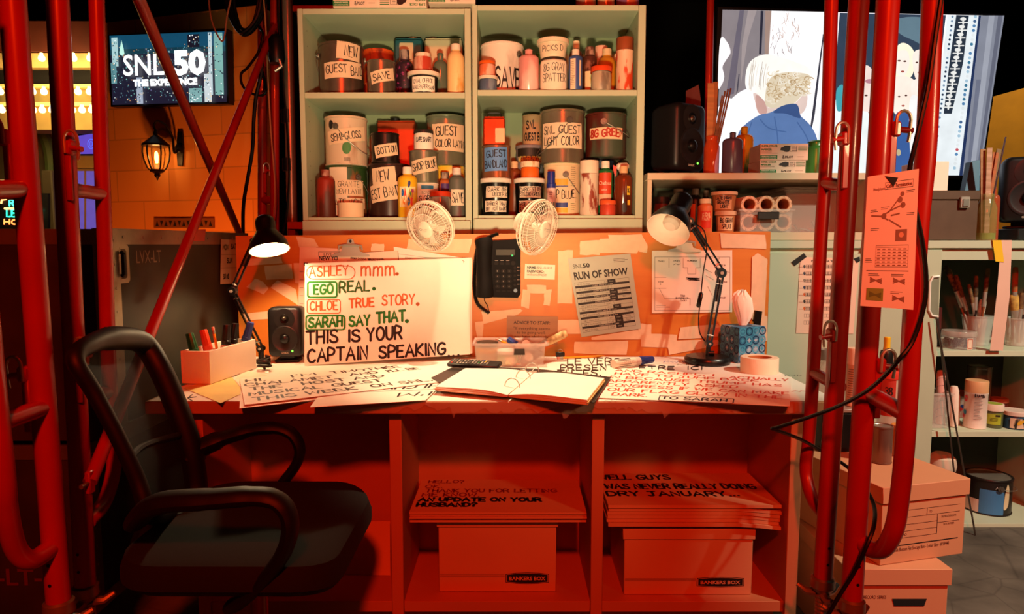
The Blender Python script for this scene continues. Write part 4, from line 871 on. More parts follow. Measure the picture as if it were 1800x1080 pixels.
# ================================================================ fans clipped to the board
WHT = C('#d9cdb8', .4, 0, .02)
def fan(label, rim_px, hub_px, d, rad, tilt):       # tilt: the direction the cage looks
    Cn = at(*rim_px, d); N = V(tilt).normalized(); T = Matrix.Translation(Cn) @ N.to_track_quat('Z', 'Y').to_matrix().to_4x4()
    hp = T @ V((0, 0, -.075)); base = V((Cn.x, BD + .009, at(900, 411, BD).z))
    t = thing('clip_fan', label, 'fan', base, 'white clip-on fans')
    W = lambda p: T @ V(p)
    for nm, z0, z1, cnt in (('front_guard', .012, .035, 52), ('rear_guard', -.012, -.03, 30)):
        m = MB()
        for k in range(cnt):
            a = 2 * math.pi * k / cnt; c, s = math.cos(a), math.sin(a); sw = .12 if z1 > 0 else 0
            pts = []
            for f, z in ((1, 0), (.99, z0), (.9, z0 + (z1 - z0) * .55), (.6, z1 * .93), (.3, z1)):
                b = a + sw * (1 - f); pts.append(W((rad * f * math.cos(b), rad * f * math.sin(b), z)))
            m.tube(pts, .00075, WHT, 4)
        for f, z in ((1, z0), (.93, z0 + (z1 - z0) * .48), (.62, z1 * .92)):
            m.tube([W((rad * f * math.cos(2 * math.pi * k / 40), rad * f * math.sin(2 * math.pi * k / 40), z)) for k in range(40)], .0011, WHT, 5, closed=True)
        m.build(nm, t)
    m = MB(); m.tube([W((rad * math.cos(2 * math.pi * k / 48), rad * math.sin(2 * math.pi * k / 48), 0)) for k in range(48)], .0042, WHT, 8, closed=True); m.build('rim', t)
    m = MB(); m.lathe([(0, .04), (.018, .04), (.026, .037), (.029, .033), (.029, .03), (0, .03)], WHT, 28, T=T)
    fnb = lambda u, v, n=0: W((u, v, .0404 + n)); m.flat(ring(-.012, .004, .0045, .0012, 14), fnb, C('#4d4a44')); m.flat(printed('Comfort', -.006, .001, w=.021, h=.0045), fnb, C('#4d4a44')); m.flat(printed('ZONE', -.002, -.005, w=.012, h=.003), fnb, C('#8d8a84')); m.build('badge', t)
    m = MB()
    for k in range(4):
        a = k * math.pi / 2 + .4; vs = []
        for i in range(5):
            f = .2 + .62 * i / 4; wdt = .22 + .3 * math.sin(math.pi * (i + .6) / 5)
            for sgn in (-1, 1): b = a + sgn * wdt; vs.append(W((rad * f * math.cos(b), rad * f * math.sin(b), sgn * .010)))
        m.add(vs, [(2 * i, 2 * i + 1, 2 * i + 3, 2 * i + 2) for i in range(4)], C('#b3a892', .35, 0, .03, alpha=.8))
    m.lathe([(0, .016), (.014, .014), (.018, .0), (.018, -.012), (0, -.012)], WHT, 20, T=T); m.build('blades', t)
    m = MB(); m.lathe([(0, -.085), (.02, -.084), (.034, -.074), (.039, -.05), (.04, -.03), (0, -.03)], WHT, 26, T=T); m.build('motor_housing', t)
    m = MB(); a = W((0, 0, -.06)); b = base + V((0, .002, .045)); m.tube(smooth([a, a + V((0, .02, -.03)), b, base + V((0, .002, .012))], 5), .011, WHT, 12); m.build('neck', t)
    m = MB(); zt = base.z; m.bx(base.x - .02, base.x + .02, BD - .016, BD - .0035, zt - .035, zt + .016, WHT, .003); m.bx(base.x - .02, base.x + .02, BD + .0215, BD + .034, zt - .035, zt + .016, WHT, .003); m.bx(base.x - .02, base.x + .02, BD - .016, BD + .034, zt + .008, zt + .018, WHT, .003); m.build('clamp', t)
fan('white clip-on fan above the upright cue card, turned toward the lit lamp', (757, 398), (740, 410), 2.27, .086, (-.46, -.80, -.38))
fan('white clip-on fan beside the telephone, turned toward the right lamp', (944, 400), (957, 418), 2.27, .092, (.84, -.62, -.28))

# ================================================================ desk lamps
LB = C('#0d0b0b', .32)
def desk_lamp(label, top, mouth, r, lit, arms, base, elbow_px):
    top, mouth = V(top), V(mouth); ax = (mouth - top).normalized(); L = (mouth - top).length
    T = Matrix.Translation(top) @ ax.to_track_quat('Z', 'Y').to_matrix().to_4x4()
    t = thing('desk_lamp', label, 'lamp', base)
    m = MB(); hr = r * .5
    prof = [(0, 0), (hr * .6, .002), (hr * .9, .01), (hr, .022), (hr, L * .44), (hr * 1.15, L * .5), (r * .82, L * .68), (r * .96, L * .84), (r, L), (r * 1.015, L)]
    m.lathe(prof, LB, 36, T=T)
    inn = C('#f3e2d2', .45, 0, .03) if not lit else C('#fff2dc', .5, 0, .02)
    m.lathe([(r * 1.015, L), (r * .985, L), (r * .94, L * .84), (r * .79, L * .69), (hr * 1.05, L * .52), (hr * .9, L * .45), (0, L * .45)], inn, 36, T=T); sh_ = m.build('lamp_shade', t)
    m = MB(); bm_ = E('#ffd9a0', 26) if lit else C('#d8c8b8', .3)
    m.lathe([(0, L * .46), (.012, L * .47), (.014, L * .6), (.026, L * .74), (.027, L * .82), (.018, L * .9), (0, L * .925)], bm_, 20, T=T); m.build('bulb', sh_)
    for nm, pts, rr, off in arms:
        m = MB(); pts = [V(p) for p in pts]; d = (pts[-1] - pts[0]).normalized(); x = d.cross(V((0, 1, 0))).normalized() * off; lc = LB if lit else C('#0e2a33', .35)
        for sg in (-1, 1): m.tube([p + x * sg for p in pts], rr, lc, 4)
        for f in (.12, .88): p = pts[0].lerp(pts[-1], f); m.rod(p - x * 1.3, p + x * 1.3, rr * .8, CHROME(.3), n=8)
        s0 = pts[0].lerp(pts[-1], .62 if nm == 'lower_arm' else .5); s1 = pts[0].lerp(pts[-1], .95)
        m.tube(helix([s0, s1], .004, .003, 0), .0011, LB, 4); m.build(nm, t)
    for p, q in elbow_px: m = MB(); m.rod(V(p) - V((0, .012, 0)), V(p) + V((0, .012, 0)), q, LB if lit else C('#0e2a33', .35), n=14); m.rod(V(p) - V((0, .016, 0)), V(p) + V((0, .016, 0)), q * .35, CHROME(.3), n=8); m.build('joint', t)
    return t
# lit lamp
top = at(464, 380, 2.19); mo = at(474, 440, 2.155); el = at(409, 512, 2.2); hd = at(447, 424, 2.21); bs = at(459, 619, 2.27)
lt = desk_lamp('black arm lamp switched on, arching over the marker box and small speaker', top, mo, .062, True,
     [('lower_arm', [bs + V((0, 0, .012)), el], .004, .007), ('upper_arm', [el, hd], .004, .007)], V((bs.x, bs.y, DT)), [(el, .014), (hd, .011), (bs + V((0, 0, .012)), .012)])
m = MB(); m.tube([hd, hd.lerp(top, .5) + V((0, 0, .0)), top.lerp(mo, .3)], .007, LB, 8); m.build('neck', lt)
m = MB(); m.bx(bs.x - .022, bs.x + .022, bs.y - .025, bs.y + .03, DT + .001, DT + .012, LB, .003); m.rod((bs.x, bs.y, DT + .01), (bs.x, bs.y, bs.z + .01), .009, LB); m.build('base', lt)
# unlit lamp
top = at(1203, 346, 2.22); mo = at(1174, 405, 2.13); hd = at(1212, 389, 2.22); el = at(1267, 480, 2.27); b0 = on(1243, 634, DT + .012); b0 = V((at(1243, 640, 2.262).x, 2.262, DT))
lo = at(1246, 604, 2.262)
rt = desk_lamp('black and teal arm lamp switched off, standing on a round base near the tissue box', top, mo, .068, False,
     [('lower_arm', [lo, el + V((0, 0, -.01))], .0042, .008), ('upper_arm', [el + V((0, 0, .008)), hd], .0042, .008)], b0, [(el, .017), (hd, .012), (lo, .012)])
m = MB(); m.tube([hd, hd.lerp(top, .35), top.lerp(mo, .3)], .007, LB, 8); m.build('neck', rt)
m = MB(); m.lathe([(0, .0012), (.074, .0012), (.076, .006), (.075, .019), (.07, .025), (.02, .027), (0, .027)], LB, 44, b0); m.rod(b0 + V((0, 0, .025)), lo, .008, LB); m.rod(b0 + V((-.0, 0, .035)), b0 + V((.022, -.004, .035)), .008, LB); m.build('base', rt)
m = MB(); m.tube(smooth([at(1216, 392, 2.24), at(1237, 405, 2.25), at(1242, 440, 2.26), at(1236, 480, 2.26), at(1231, 530, 2.255), at(1228, 560, 2.255), at(1230, 585, 2.26), at(1239, 600, 2.27)], 6), .002, BLK(), 6); m.build('cord', rt)
m = MB(); a, b = at(1233, 514, 2.25), at(1227, 541, 2.25); m.tube([a, a.lerp(b, .1), a.lerp(b, .9), b], [.004, .0085, .0085, .004], BLK(.3), 8, flat=.7); m.build('switch', rt)

# ================================================================ speakers
def speaker(name, label, loc, w, h, dp, rot, led='#50e030', txt='GENELEC', group=None, stand=True):
    t = thing(name, label, 'speaker', loc, group, rot); z0 = .022 if stand else 0
    SB = C('#131112', .42)
    m = MB(); K = 10; rings = []
    secs = [(0, .82, .9), (.04, .93, .965), (.12, .99, .995), (.3, 1, 1), (.75, .97, .985), (.93, .88, .93), (1, .74, .84)]
    vs = []; fs = []
    for f, kx, kz in secs:
        pts = rrect(-w / 2 * kx, -h / 2 * kz, w / 2 * kx, h / 2 * kz, w * .16 * kx, None, 4)[0]
        vs += [V((x, -dp / 2 + dp * f, z0 + h / 2 + z)) for x, z in pts]; n = len(pts)
    for i in range(len(secs) - 1):
        for j in range(n): k = (j + 1) % n; fs.append((i * n + j, i * n + k, i * n + n + k, i * n + n + j))
    fs += [list(range(n)), list(range((len(secs) - 1) * n, len(secs) * n))]
    m.add(vs, fs, SB)
    yf = -dp / 2 - .0005
    fn = lambda u, v, q=0: V((u * w / 2, yf - q, z0 + h / 2 + v * h / 2))
    m.flat(printed(txt, -.22, -.86, w=.42, h=.055, bold=.02), fn, C('#c9c2b4', .5)); m.build('cabinet', t, world=False)
    def cone(nm, cx, cz, R0, deep, dome, col, cc):
        m = MB(); T = Matrix.Translation((cx, yf, z0 + h / 2 + cz)) @ Matrix.Rotation(R(90), 4, 'X')
        m.lathe([(R0 * 1.06, -.0004), (R0 * 1.06, .0016), (R0 * .98, .003), (R0 * .9, .002), (R0 * .82, .0008), (R0 * .42, .0003)], C(col, .4), 32, T=T)
        m.lathe([(R0 * dome, .0004), (R0 * dome * .9, R0 * dome * .45), (R0 * dome * .5, R0 * dome * .75), (0, R0 * dome * .85)], C(cc, .3), 24, T=T); return m.build(nm, t, world=False)
    cone('woofer', 0, -h * .13, w * .37, .01, .36, '#1d1a1a', '#0e0d0d')
    m = MB(); T = Matrix.Translation((0, yf, z0 + h / 2 + h * .27)) @ Matrix.Rotation(R(90), 4, 'X'); m.lathe([(w * .3, .0002), (w * .24, .0008), (w * .13, .0006)], C('#211e1e', .3), 32, T=T); m.lathe([(w * .13, .0006), (w * .12, .002), (w * .075, .001)], C('#0b0a0a', .3), 24, T=T); m.lathe([(w * .075, .001), (w * .06, .006), (w * .03, .009), (0, .01)], C('#4c423a', .25, .6), 20, T=T); m.build('tweeter', t, world=False)
    m = MB(); m.slab([fn(u, v, .0004) for u, v in disc(.42, -.76, .05, 12, .05 * w / h)[0]], V((0, -.001, 0)), E(led, 6)); m.build('indicator_light', t, world=False)
    if stand: m = MB(); m.bx(-w * .36, w * .36, -dp * .3, dp * .3, 0, .01, BLK(), .003); m.bx(-w * .22, w * .22, -dp * .2, dp * .2, .01, z0 + .006, BLK(), .003); m.build('stand', t, world=False)
    return t
p = on(503, 641, DT); speaker('small_speaker', 'small black monitor speaker on the desk between marker box and cue card', (p.x - .010, 2.297, DT + .0012), .113, .168, .1, R(6))

# ================================================================ marker box with pens
A = on(370, 678, DT); Bq = on(451, 649, DT); ux = (Bq - A).normalized(); uy = V((-ux.y, ux.x, 0)); LL = (Bq - A).length; WW = .088
bxm = thing('pen_box', 'white wooden pen box with compartments at the left end of the desk', 'pen box', A + ux * LL / 2 + uy * WW / 2 + V((0, 0, .0036)))
Tb = Matrix.Translation(A + V((0, 0, .0036))) @ Matrix(((ux.x, uy.x, 0, 0), (ux.y, uy.y, 0, 0), (0, 0, 1, 0), (0, 0, 0, 1)))
m = MB(); HB = .094; wm = C('#f0e0cc', .5, 0, .02); e = .006
for a in [(0, LL, 0, e, 0, HB), (0, LL, WW - e, WW, 0, HB), (0, e, e, WW - e, 0, HB), (LL - e, LL, e, WW - e, 0, HB), (e, LL - e, e, WW - e, 0, .006)]: m.bx(*a, wm, .0006, Tb)
m.build('box', bxm)
for k in range(1, 4):
    m = MB(); xx = LL * k / 4; m.bx(xx - .002, xx + .002, e + .0002, WW - e - .0002, .0065, HB - .012, wm, 0, Tb); m.build('divider', bxm)
def fat_marker(name, label, p0, p1, r, col, capf=.42, group=None, barrel='#e8dccb'):
    p0, p1 = V(p0), V(p1); L = (p1 - p0).length; T = Matrix.Translation(p0) @ (p1 - p0).to_track_quat('Z', 'Y').to_matrix().to_4x4()
    t = thing(name, label, 'marker', p0, group)
    b = L * (1 - capf)
    m = MB(); m.lathe([(0, 0), (r * .93, 0), (r * .96, .002), (r * .96, b), (r * .9, b + .002)], C(barrel, .4), 20, T=T); m.lathe([(r * .97, b * .82), (r * .97, b - .001)], C('#d8c4b8'), 20, T=T)
    cf = cylmap(r * .965, 0); fn = lambda u, v, n=0: T @ cf(u, v, n + .0003)
    for a in (-1.2, .3, 1.8, 3.2): m.flat(rect(r * a, b * .12, r * (a + .55), b * .6), fn, C('#1a1512', .5)); m.flat(greek(r * (a + .7), b * .7, r * (a + 1.2), 6, b * .07, r * .06), fn, C('#7a6a60'))
    m.build('barrel', t)
    cm = C(col, .38, 0, .08); m = MB(); m.lathe([(r * 1.0, b), (r * 1.02, b + .001), (r * 1.02, b + L * .1), (r * .9, b + L * .11)], cm, 20, T=T)
    n = 20; pr = []
    vs = []; z0, z1 = b + L * .1, L
    for z, k in ((z0, .92), (z0 + (z1 - z0) * .1, .95), (z1 - .003, .82), (z1, .74)): vs += [V((r * k * (1 if i % 2 else .9) * math.cos(2 * math.pi * i / n), r * k * (1 if i % 2 else .9) * math.sin(2 * math.pi * i / n), z)) for i in range(n)]
    m.add(vs, [(a * n + i, a * n + (i + 1) % n, a * n + n + (i + 1) % n, a * n + n + i) for a in range(3) for i in range(n)] + [list(range(3 * n, 4 * n))], cm, T); m.build('cap', t)
    return t
def pencil(label, p0, p1, r=.0042, group=None, cat='pencil'):
    p0, p1 = V(p0), V(p1); T = Matrix.Translation(p0) @ (p1 - p0).to_track_quat('Z', 'Y').to_matrix().to_4x4(); L = (p1 - p0).length
    t = thing('pencil', label, cat, p0, group)
    m = MB(); m.lathe([(0, 0), (.0008, 0), (r, .02), (r, L - .02)], C('#e2981c', .4), 6, T=T); m.lathe([(0, -.001), (.001, .001), (.0008, .0)], INK(), 6, T=T); m.build('shaft', t)
    m = MB(); m.lathe([(r * 1.04, L - .022), (r * 1.06, L - .018), (r * 1.02, L - .015), (r * 1.06, L - .011)], SILVER(), 12, T=T); m.build('ferrule', t)
    m = MB(); m.lathe([(r, L - .011), (r, L - .001), (r * .8, L), (0, L)], C('#d8917e', .7), 12, T=T); m.build('eraser', t)
gp = 'pens standing in the white pen box'
def slot(k, px, py, fr=0):                          # k-th compartment: foot of a pen there, tip where the photograph shows it
    f = Tb @ V((LL * (k + .5) / 5 + fr, WW * .5, .012)); return f
for k, px, py, col, lb, off in ((0, 333, 586, '#14582c', 'green-capped marker leaning left in the pen box', -.006), (1, 357, 580, '#d8401c', 'orange-red capped marker leaning left in the pen box', -.004), (2, 399, 571, '#161210', 'black-capped marker in the pen box next to the pencil', -.015), (2, 414, 569, '#0f0f10', 'black-capped marker in the pen box next to the blue one', .014), (3, 441, 567, '#2a3f86', 'blue-capped marker leaning right in the pen box', .002)):
    f = Tb @ V((LL * (k + .5) / 4 + off, WW * .5, .012)); tp = at(px, py, f.y + .004)
    L = .135; d = (tp - f).normalized(); fat_marker('marker', lb, tp - d * L if (tp - f).length > L else f, tp, .0135, col, .46, gp)
f = Tb @ V((LL * 1.5 / 4 + .02, WW * .42, .012)); pencil('yellow pencil standing in the pen box, eraser up', f, at(374, 575, f.y + .02), .0045, gp)

# ================================================================ papers on the desk
def card(label, tl, tr, br, bl, z, writing, name='cue_card', cat='cue card', group='hand-lettered cue cards', mat=None, th=.0012):
    P = [on(*p, z) for p in (tl, tr, br, bl)]; m = MB(); m.slab(P, V((0, 0, -th)), mat or C('#f3e8d8', .65, 0, .02)); fn = quadmap(*P)
    up = 1 if (P[1] - P[0]).cross(P[0] - P[3]).z > 0 else -1
    for t, x, y, w, h, col, lw in writing:
        W = (P[1] - P[0]).length; H = (P[0] - P[3]).length
        sh = hand(t, x * W, y * H, w * W, h * H * .86, lw, jit=.025) if isinstance(t, str) else t
        m.flat(sh, lambda u, v, n=0: fn(u / W, v / H, up * (.0005 + n)), col)
    return m.place(name, label, cat, group)
BRN = C('#3c2114', .6); RO = C('#d8482c', .6)
card('yellow paper sheet under the pen box at the left desk end', (322, 682), (405, 660), (430, 690), (388, 709), DT + .0022, [], 'note_paper', 'paper', None, C('#e8cf7c', .7), .0004)
card('small pale paper scrap tucked under the HOST cue card corner', (412, 668), (428, 650), (470, 660), (425, 684), DT + .0030, [], 'note_paper', 'paper', None, C('#f0dcc4', .7), .0004)
card('plain white card under the lettered HOST cue card', (424, 672), (745, 645), (800, 676), (421, 718), DT + .0040, [], th=.001)
card('upside-down cue card reading HI GUYS near the front desk edge', (748, 704), (545, 716), (575, 676), (780, 672), DT + .0055, [("HI GUYS!", .02, .12, .58, .26, INK(), .006), ("I'M", .0, .56, .3, .22, INK(), .006), (rrect(-.01, .012, .34, .1, .015, .003), 0, 0, 0, 0, INK(), 0)], th=.001)
card('cue card introducing the HOST AND MUSICAL GUEST lying on the desk', (421, 666), (716, 640), (792, 670), (430, 712), DT + .0080,
     [("HI,", .03, .82, .1, .13, BRN, .0066), ("I'M", .27, .84, .14, .13, BRN, .0066), ('TIMOTHÉE', .5, .84, .42, .12, BRN, .006), ('CHALAMET', .02, .645, .46, .13, BRN, .0066), ('AND', .58, .66, .16, .12, BRN, .0066), ("I'LL BE", .8, .66, .2, .12, BRN, .006),
      ('THE', .04, .465, .15, .13, BRN, .0066), ('HOST AND', .3, .47, .44, .13, BRN, .0066), ('MUSICAL', .03, .275, .34, .13, BRN, .0066), ('GUEST', .43, .28, .26, .13, BRN, .0066), ('THIS WEEK', .04, .085, .48, .13, BRN, .0066), ('ON SNL.', .6, .09, .32, .13, BRN, .0066)])
K2 = C('#221a2c', .6)
card('cue card with orange-red lettering and a black boxed note lying at the right desk end', (1073, 646), (1392, 663), (1388, 714), (1040, 699), DT + .0042,
     [('AND RACHEL, I', .04, .86, .55, .09, RO, .0055), ('ACTUALLY', .68, .82, .3, .1, RO, .0055), ('HAVE TO JUMP BACK', .05, .735, .78, .09, RO, .0055), ('IN BECAUSE TRUMP HAS', .03, .6, .92, .095, RO, .0055), ('APPARENTLY ASKED', .03, .47, .7, .095, RO, .0055), ('CONGRESS IF WE CAN MAKE', .04, .335, .95, .1, RO, .0055), ('OUR FLAG GLOW IN THE', .06, .2, .9, .1, RO, .0055), ('DARK.', .1, .075, .18, .09, RO, .0055),
      ('TO SARAH', .36, .04, .33, .085, K2, .0055), (rrect(.19, .0, .395, .062, .008, .0035), 0, 0, 0, 0, K2, 0)])
# binder, open
bd = thing('ring_binder', 'black ring binder lying open with thick white pages in the middle of the desk', 'binder', on(900, 690, DT) * 1)
ZP = DT + .028; z0 = DT + .0122
sT, sB = on(938, 650, ZP), on(893, 688, ZP)
def pages(corn, cols, nm, bulge):
    a0, a1, b1, b0 = [on(x, y, ZP) for x, y in corn]            # spine top, edge top, edge bottom, spine bottom
    m = MB(); NL = len(cols); n = 10
    for k, (col, sh) in enumerate(cols):
        zb_, zt_ = k / NL, (k + 1) / NL; top = []
        for i in range(n + 1):
            f = i / n; hgt = (.006 + (ZP - z0 - .006) * (math.sin(min(1, f * 2.2) * math.pi / 2))) * (1 - .55 * f * f * bulge)
            a = a0.lerp(a1, f); b = b0.lerp(b1, f); d = (a1 - a0).normalized() * sh * f
            top.append((V((a.x, a.y, z0 + hgt * zb_)) + d, V((b.x, b.y, z0 + hgt * zb_)) + d, V((a.x, a.y, z0 + hgt * (zt_ - .02))) + d, V((b.x, b.y, z0 + hgt * (zt_ - .02))) + d))
        vs = [p for q in top for p in q]; fs = []
        for i in range(n): o = 4 * i; fs += [(o, o + 1, o + 5, o + 4), (o + 2, o + 6, o + 7, o + 3), (o + 1, o + 3, o + 7, o + 5), (o, o + 4, o + 6, o + 2)]
        fs += [(0, 2, 3, 1), (4 * n, 4 * n + 1, 4 * n + 3, 4 * n + 2)]
        m.add(vs, fs, col)
    hl = V((0, 0, .0006)); fnp = quadmap(a0, a1, b1, b0)
    return m.build(nm, bd)
WP = C('#f7f0e4', .6, 0, .02); OP = C('#e0a070', .6); YP = C('#ecd08a', .6)
pages([(937, 650), (818, 645), (765, 677), (892, 688)], [(OP, -.004), (WP, .004), (OP, .0), (WP, .006), (OP, -.003), (WP, 0)], 'left_pages', .5)
pages([(939, 650), (1062, 663), (1032, 701), (894, 688)], [(YP, .002), (WP, -.002), (YP, .003), (WP, -.001), (YP, .001), (WP, 0)], 'right_pages', .35)
CV = C('#1a1715', .4)
def cover(corn, nm): m = MB(); P = [on(x, y, DT + .0112) for x, y in corn]; m.slab(P, V((0, 0, -.002)), CV); return m.build(nm, bd)
cover([(938, 648), (800, 643), (758, 664), (775, 673), (766, 684), (893, 694)], 'front_cover'); cover([(940, 648), (1074, 663), (1044, 708), (896, 694)], 'back_cover')
m = MB(); P = [on(1050, 678, ZP - .008), on(1053, 679, ZP - .008), on(1050, 684, ZP - .008), on(1045, 684, ZP - .008)]; m.slab(P, V((0, 0, -.001)), WP); m.build('index_tab', bd)
a, b = on(938, 655, z0), on(893, 692, z0); ax = (b - a).normalized(); sd = V((-ax.y, ax.x, 0))
m = MB(); m.slab([a + sd * .012, b + sd * .012, b - sd * .012, a - sd * .012], V((0, 0, .004)), CHROME(.2)); m.build('spine_bar', bd)
for f in (.07, .45, .86):
    c = a.lerp(b, f); m = MB(); m.tube([c + sd * .021 * math.cos(q * math.pi / 14) + V((0, 0, .006 + .026 * math.sin(q * math.pi / 14))) for q in range(15)], .0016, CHROME(.2), 6); m.build('ring', bd)
# remote control propped on the binder cover
P = [on(785, 645, DT + .0145), on(868, 650, DT + .0145)]; u = (P[1] - P[0]).normalized(); L = .172; wv = V((-u.y, u.x, 0)) * .95 + V((0, 0, .2)); wv.normalize(); nv = u.cross(wv).normalized()
Tm = Matrix.Translation(P[0] + V((0, 0, .004))) @ Matrix(((u.x, wv.x, nv.x, 0), (u.y, wv.y, nv.y, 0), (u.z, wv.z, nv.z, 0), (0, 0, 0, 1)))
rc = thing('remote_control', 'black remote control with rows of small buttons behind the binder', 'remote control', P[0])
m = MB(); m.bx(0, L, 0, .045, -.006, .008, C('#23201e', .4), .004, Tm); m.build('body', rc)
m = MB(); rk = random.Random(2)
for i in range(13):
    for j in range(4): m.bx(.012 + .0098 * i, .018 + .0098 * i, .006 + .009 * j, .012 + .009 * j, .008, .0098, C(rk.choice(['#8a8478', '#8a8478', '#5a554e', '#5a554e', '#b8b0a0']), .5) if (i, j) not in ((10, 3), (11, 2), (9, 1), (0, 0), (12, 1)) else C({(10, 3): '#2a4aa0', (11, 2): '#d8a82a', (9, 1): '#2a8a3a', (0, 0): '#c83a1c', (12, 1): '#c8c0b0'}[i, j], .5), .0015, Tm)
m.build('keypad', rc)
# ================================================================ clear bin and what is in it
bx0, bx1, by0, by1, bh = at(838, 645, 2.2).x, at(955, 640, 2.2).x, 2.19, 2.315, .078
cbn = thing('clear_bin', 'shallow clear plastic bin full of desk supplies against the board', 'bin', ((bx0 + bx1) / 2, (by0 + by1) / 2, DT + .0012))
def open_bin(t, x0, x1, y0, y1, z0, h, flare, th, mat, name='bin', world=True):
    m = MB(); o = [(x0, y0), (x1, y0), (x1, y1), (x0, y1)]; cx, cy = (x0 + x1) / 2, (y0 + y1) / 2
    def rg(z, e): return [V((x + (e if x > cx else -e), y + (e if y > cy else -e), z)) for x, y in o]
    L = [rg(z0, 0), rg(z0 + h, flare), rg(z0 + h, flare + .007), rg(z0 + h - .007, flare + .007), rg(z0 + h - .007, flare + .0055), rg(z0 + h - .002, flare + .0055), rg(z0 + h - .002, flare - th), rg(z0 + th, -th)]
    vs = [p for r in L for p in r]; fs = [[3, 2, 1, 0], [28, 29, 30, 31]]
    for i in range(len(L) - 1):
        for j in range(4): k = (j + 1) % 4; fs.append((4 * i + j, 4 * i + k, 4 * i + 4 + k, 4 * i + 4 + j))
    m.add(vs, fs, mat); return m.build(name, t, world=world)
open_bin(cbn, bx0, bx1, by0, by1, DT + .0012, bh, .006, .0015, C('#f0ece4', .1, 0, .02, alpha=.3))
zb = DT + .0035; gb_ = 'supplies in the clear bin'
s = jar('dark-lidded jar with an orange band in the clear bin', (838, 876), 598, zb, 2.255, C('#c8b48c', .4), C('#2c241e', .4), gb_, lz=.78, lr=1.02); s.marks([rect(-1.2, .5, 1.2, .72)], C('#e0a030', .5)); s.marks([greek(-.6, .4, .6, 3, .08, .03)], C('#8a7a5a'))
s = jar('pale green jar with white lid in the clear bin', (873, 912), 612, zb, 2.225, C('#a8c890', .4), C('#eceadc', .45), gb_, lz=.74, lr=1.); s.marks([rect(-.2, .12, .7, .6)], C('#efe6c8'))
pencil('yellow pencil lying across the clear bin rim, pointing at the white-lidded jar', at(913, 614, 2.25), at(872, 596, 2.29), .004, gb_)
fat_marker('marker', 'blue-capped marker sticking out of the clear bin', at(928, 622, 2.25), at(893, 596, 2.27), .0125, '#24408c', .42, gb_)
fat_marker('marker', 'marker with its pale pink round end facing out of the clear bin', at(924, 605, 2.215), at(924, 605, 2.215) + V((.03, .085, -.028)), .0145, '#3a332e', .3, gb_, '#ecc8b8')
def brush(label, p0, p1, w, hcol, bcol, group, flat=.3):   # p0 handle end, p1 bristle tip
    p0, p1 = V(p0), V(p1); t = thing('paint_brush', label, 'paint brush', p0, group); d = p1 - p0; P = lambda f: p0 + d * f
    up = d.cross(V((0, 1, 0)));
    m = MB(); m.tube([P(0), P(.03), P(.2), P(.4), P(.5)], [w * .25, w * .35, w * .28, w * .45, w * .75], C(hcol, .5), 8, flat=1.0); m.build('handle', t)
    m = MB(); m.tube([P(.48), P(.5), P(.66), P(.68)], [w * .78, w * .84, w, w], CHROME(.3), 10); m.build('ferrule', t)
    m = MB(); m.tube([P(.67), P(.75), P(.95), P(1)], [w * .95, w * 1.08, w * 1.05, w * .8], C(bcol, .8, h2='#8a6a3a', scale=60, thr=.55, sharp=.2), 10); m.build('bristles', t)
brush('paint brush with cream bristles leaning out of the clear bin', at(893, 634, 2.275), at(996, 586, 2.30), .0125, '#f0d8b0', '#e8cf96', gb_)
m = MB(); q = [at(904, 614, 2.181), at(922, 614, 2.181), at(923, 624, 2.181), at(903, 624, 2.181)]; m.slab(q, V((0, .014, 0)), C('#2e2a1e', .4)); m.tube([at(909, 624, 2.18), at(911, 634, 2.179), at(908, 640, 2.179), at(916, 641, 2.179), at(914, 634, 2.179), at(917, 624, 2.18)], .0009, CHROME(), 5); m.place('binder_clip', 'black binder clip gripping the front rim of the clear bin', 'binder clip')
m = MB(); m.lathe([(0, -.005), (.013, -.005), (.0145, 0), (.013, .005), (0, .005)], C('#efe4d2', .6), 20, T=Matrix.Translation(at(929, 628, 2.215)) @ Matrix.Rotation(R(80), 4, 'X')); m.place('round_eraser', 'round white eraser standing in the clear bin below the pink marker end', 'eraser', gb_)
m = MB(); o = at(943, 626, 2.275); Tn = Matrix.Translation(o) @ Matrix.Rotation(R(-30), 4, 'Y'); m.box((0, 0, 0), (.05, .03, .012), C('#1b1917', .4), .003, Tn); m.box((.004, 0, .014), (.052, .024, .007), C('#1b1917', .4), .002, Tn); m.place('stapler', 'black stapler tipped up at the right end of the clear bin', 'stapler', gb_)
# ================================================================ loose things on the desk
a, b = on(979, 630, DT + .006), on(1064, 626, DT + .006); pencil('yellow pencil lying on the desk along the foot of the board', b, a, .0042)
m = MB(); o = on(985, 628, DT + .002); m.bx(o.x - .016, o.x + .016, o.y + .004, o.y + .014, DT + .0015, DT + .018, BLK(), .002); m.tube([o + V((-.006, .008, .016)), o + V((-.008, .008, .024)), o + V((0, .008, .027)), o + V((.008, .008, .024)), o + V((.006, .008, .016))], .0009, CHROME(), 5); m.place('binder_clip', 'small black binder clip behind the pencil at the foot of the board', 'binder clip')
a, b = on(1078, 640, DT + .0185), on(1147, 632, DT + .0185); fat_marker('marker', 'big blue-capped marker lying on the desk left of the lamp base', a, b, .0145, '#1c2a6e', .36)
t = thing('tape_roll', 'big white tape roll lying flat beside the tissue box', 'tape roll', (0, 0, 0)); o = on(1335, 655, DT); o = V((o.x, 2.10, DT + .001)); t.location = o; r = .0575
m = MB(); m.lathe([(r * .62, 0), (r, 0), (r, .046), (r * .98, .048), (r * .64, .048), (r * .62, .046), (r * .62, 0)], C('#ead3b6', .6, 0, .02), 40); m.build('tape', t, world=False)
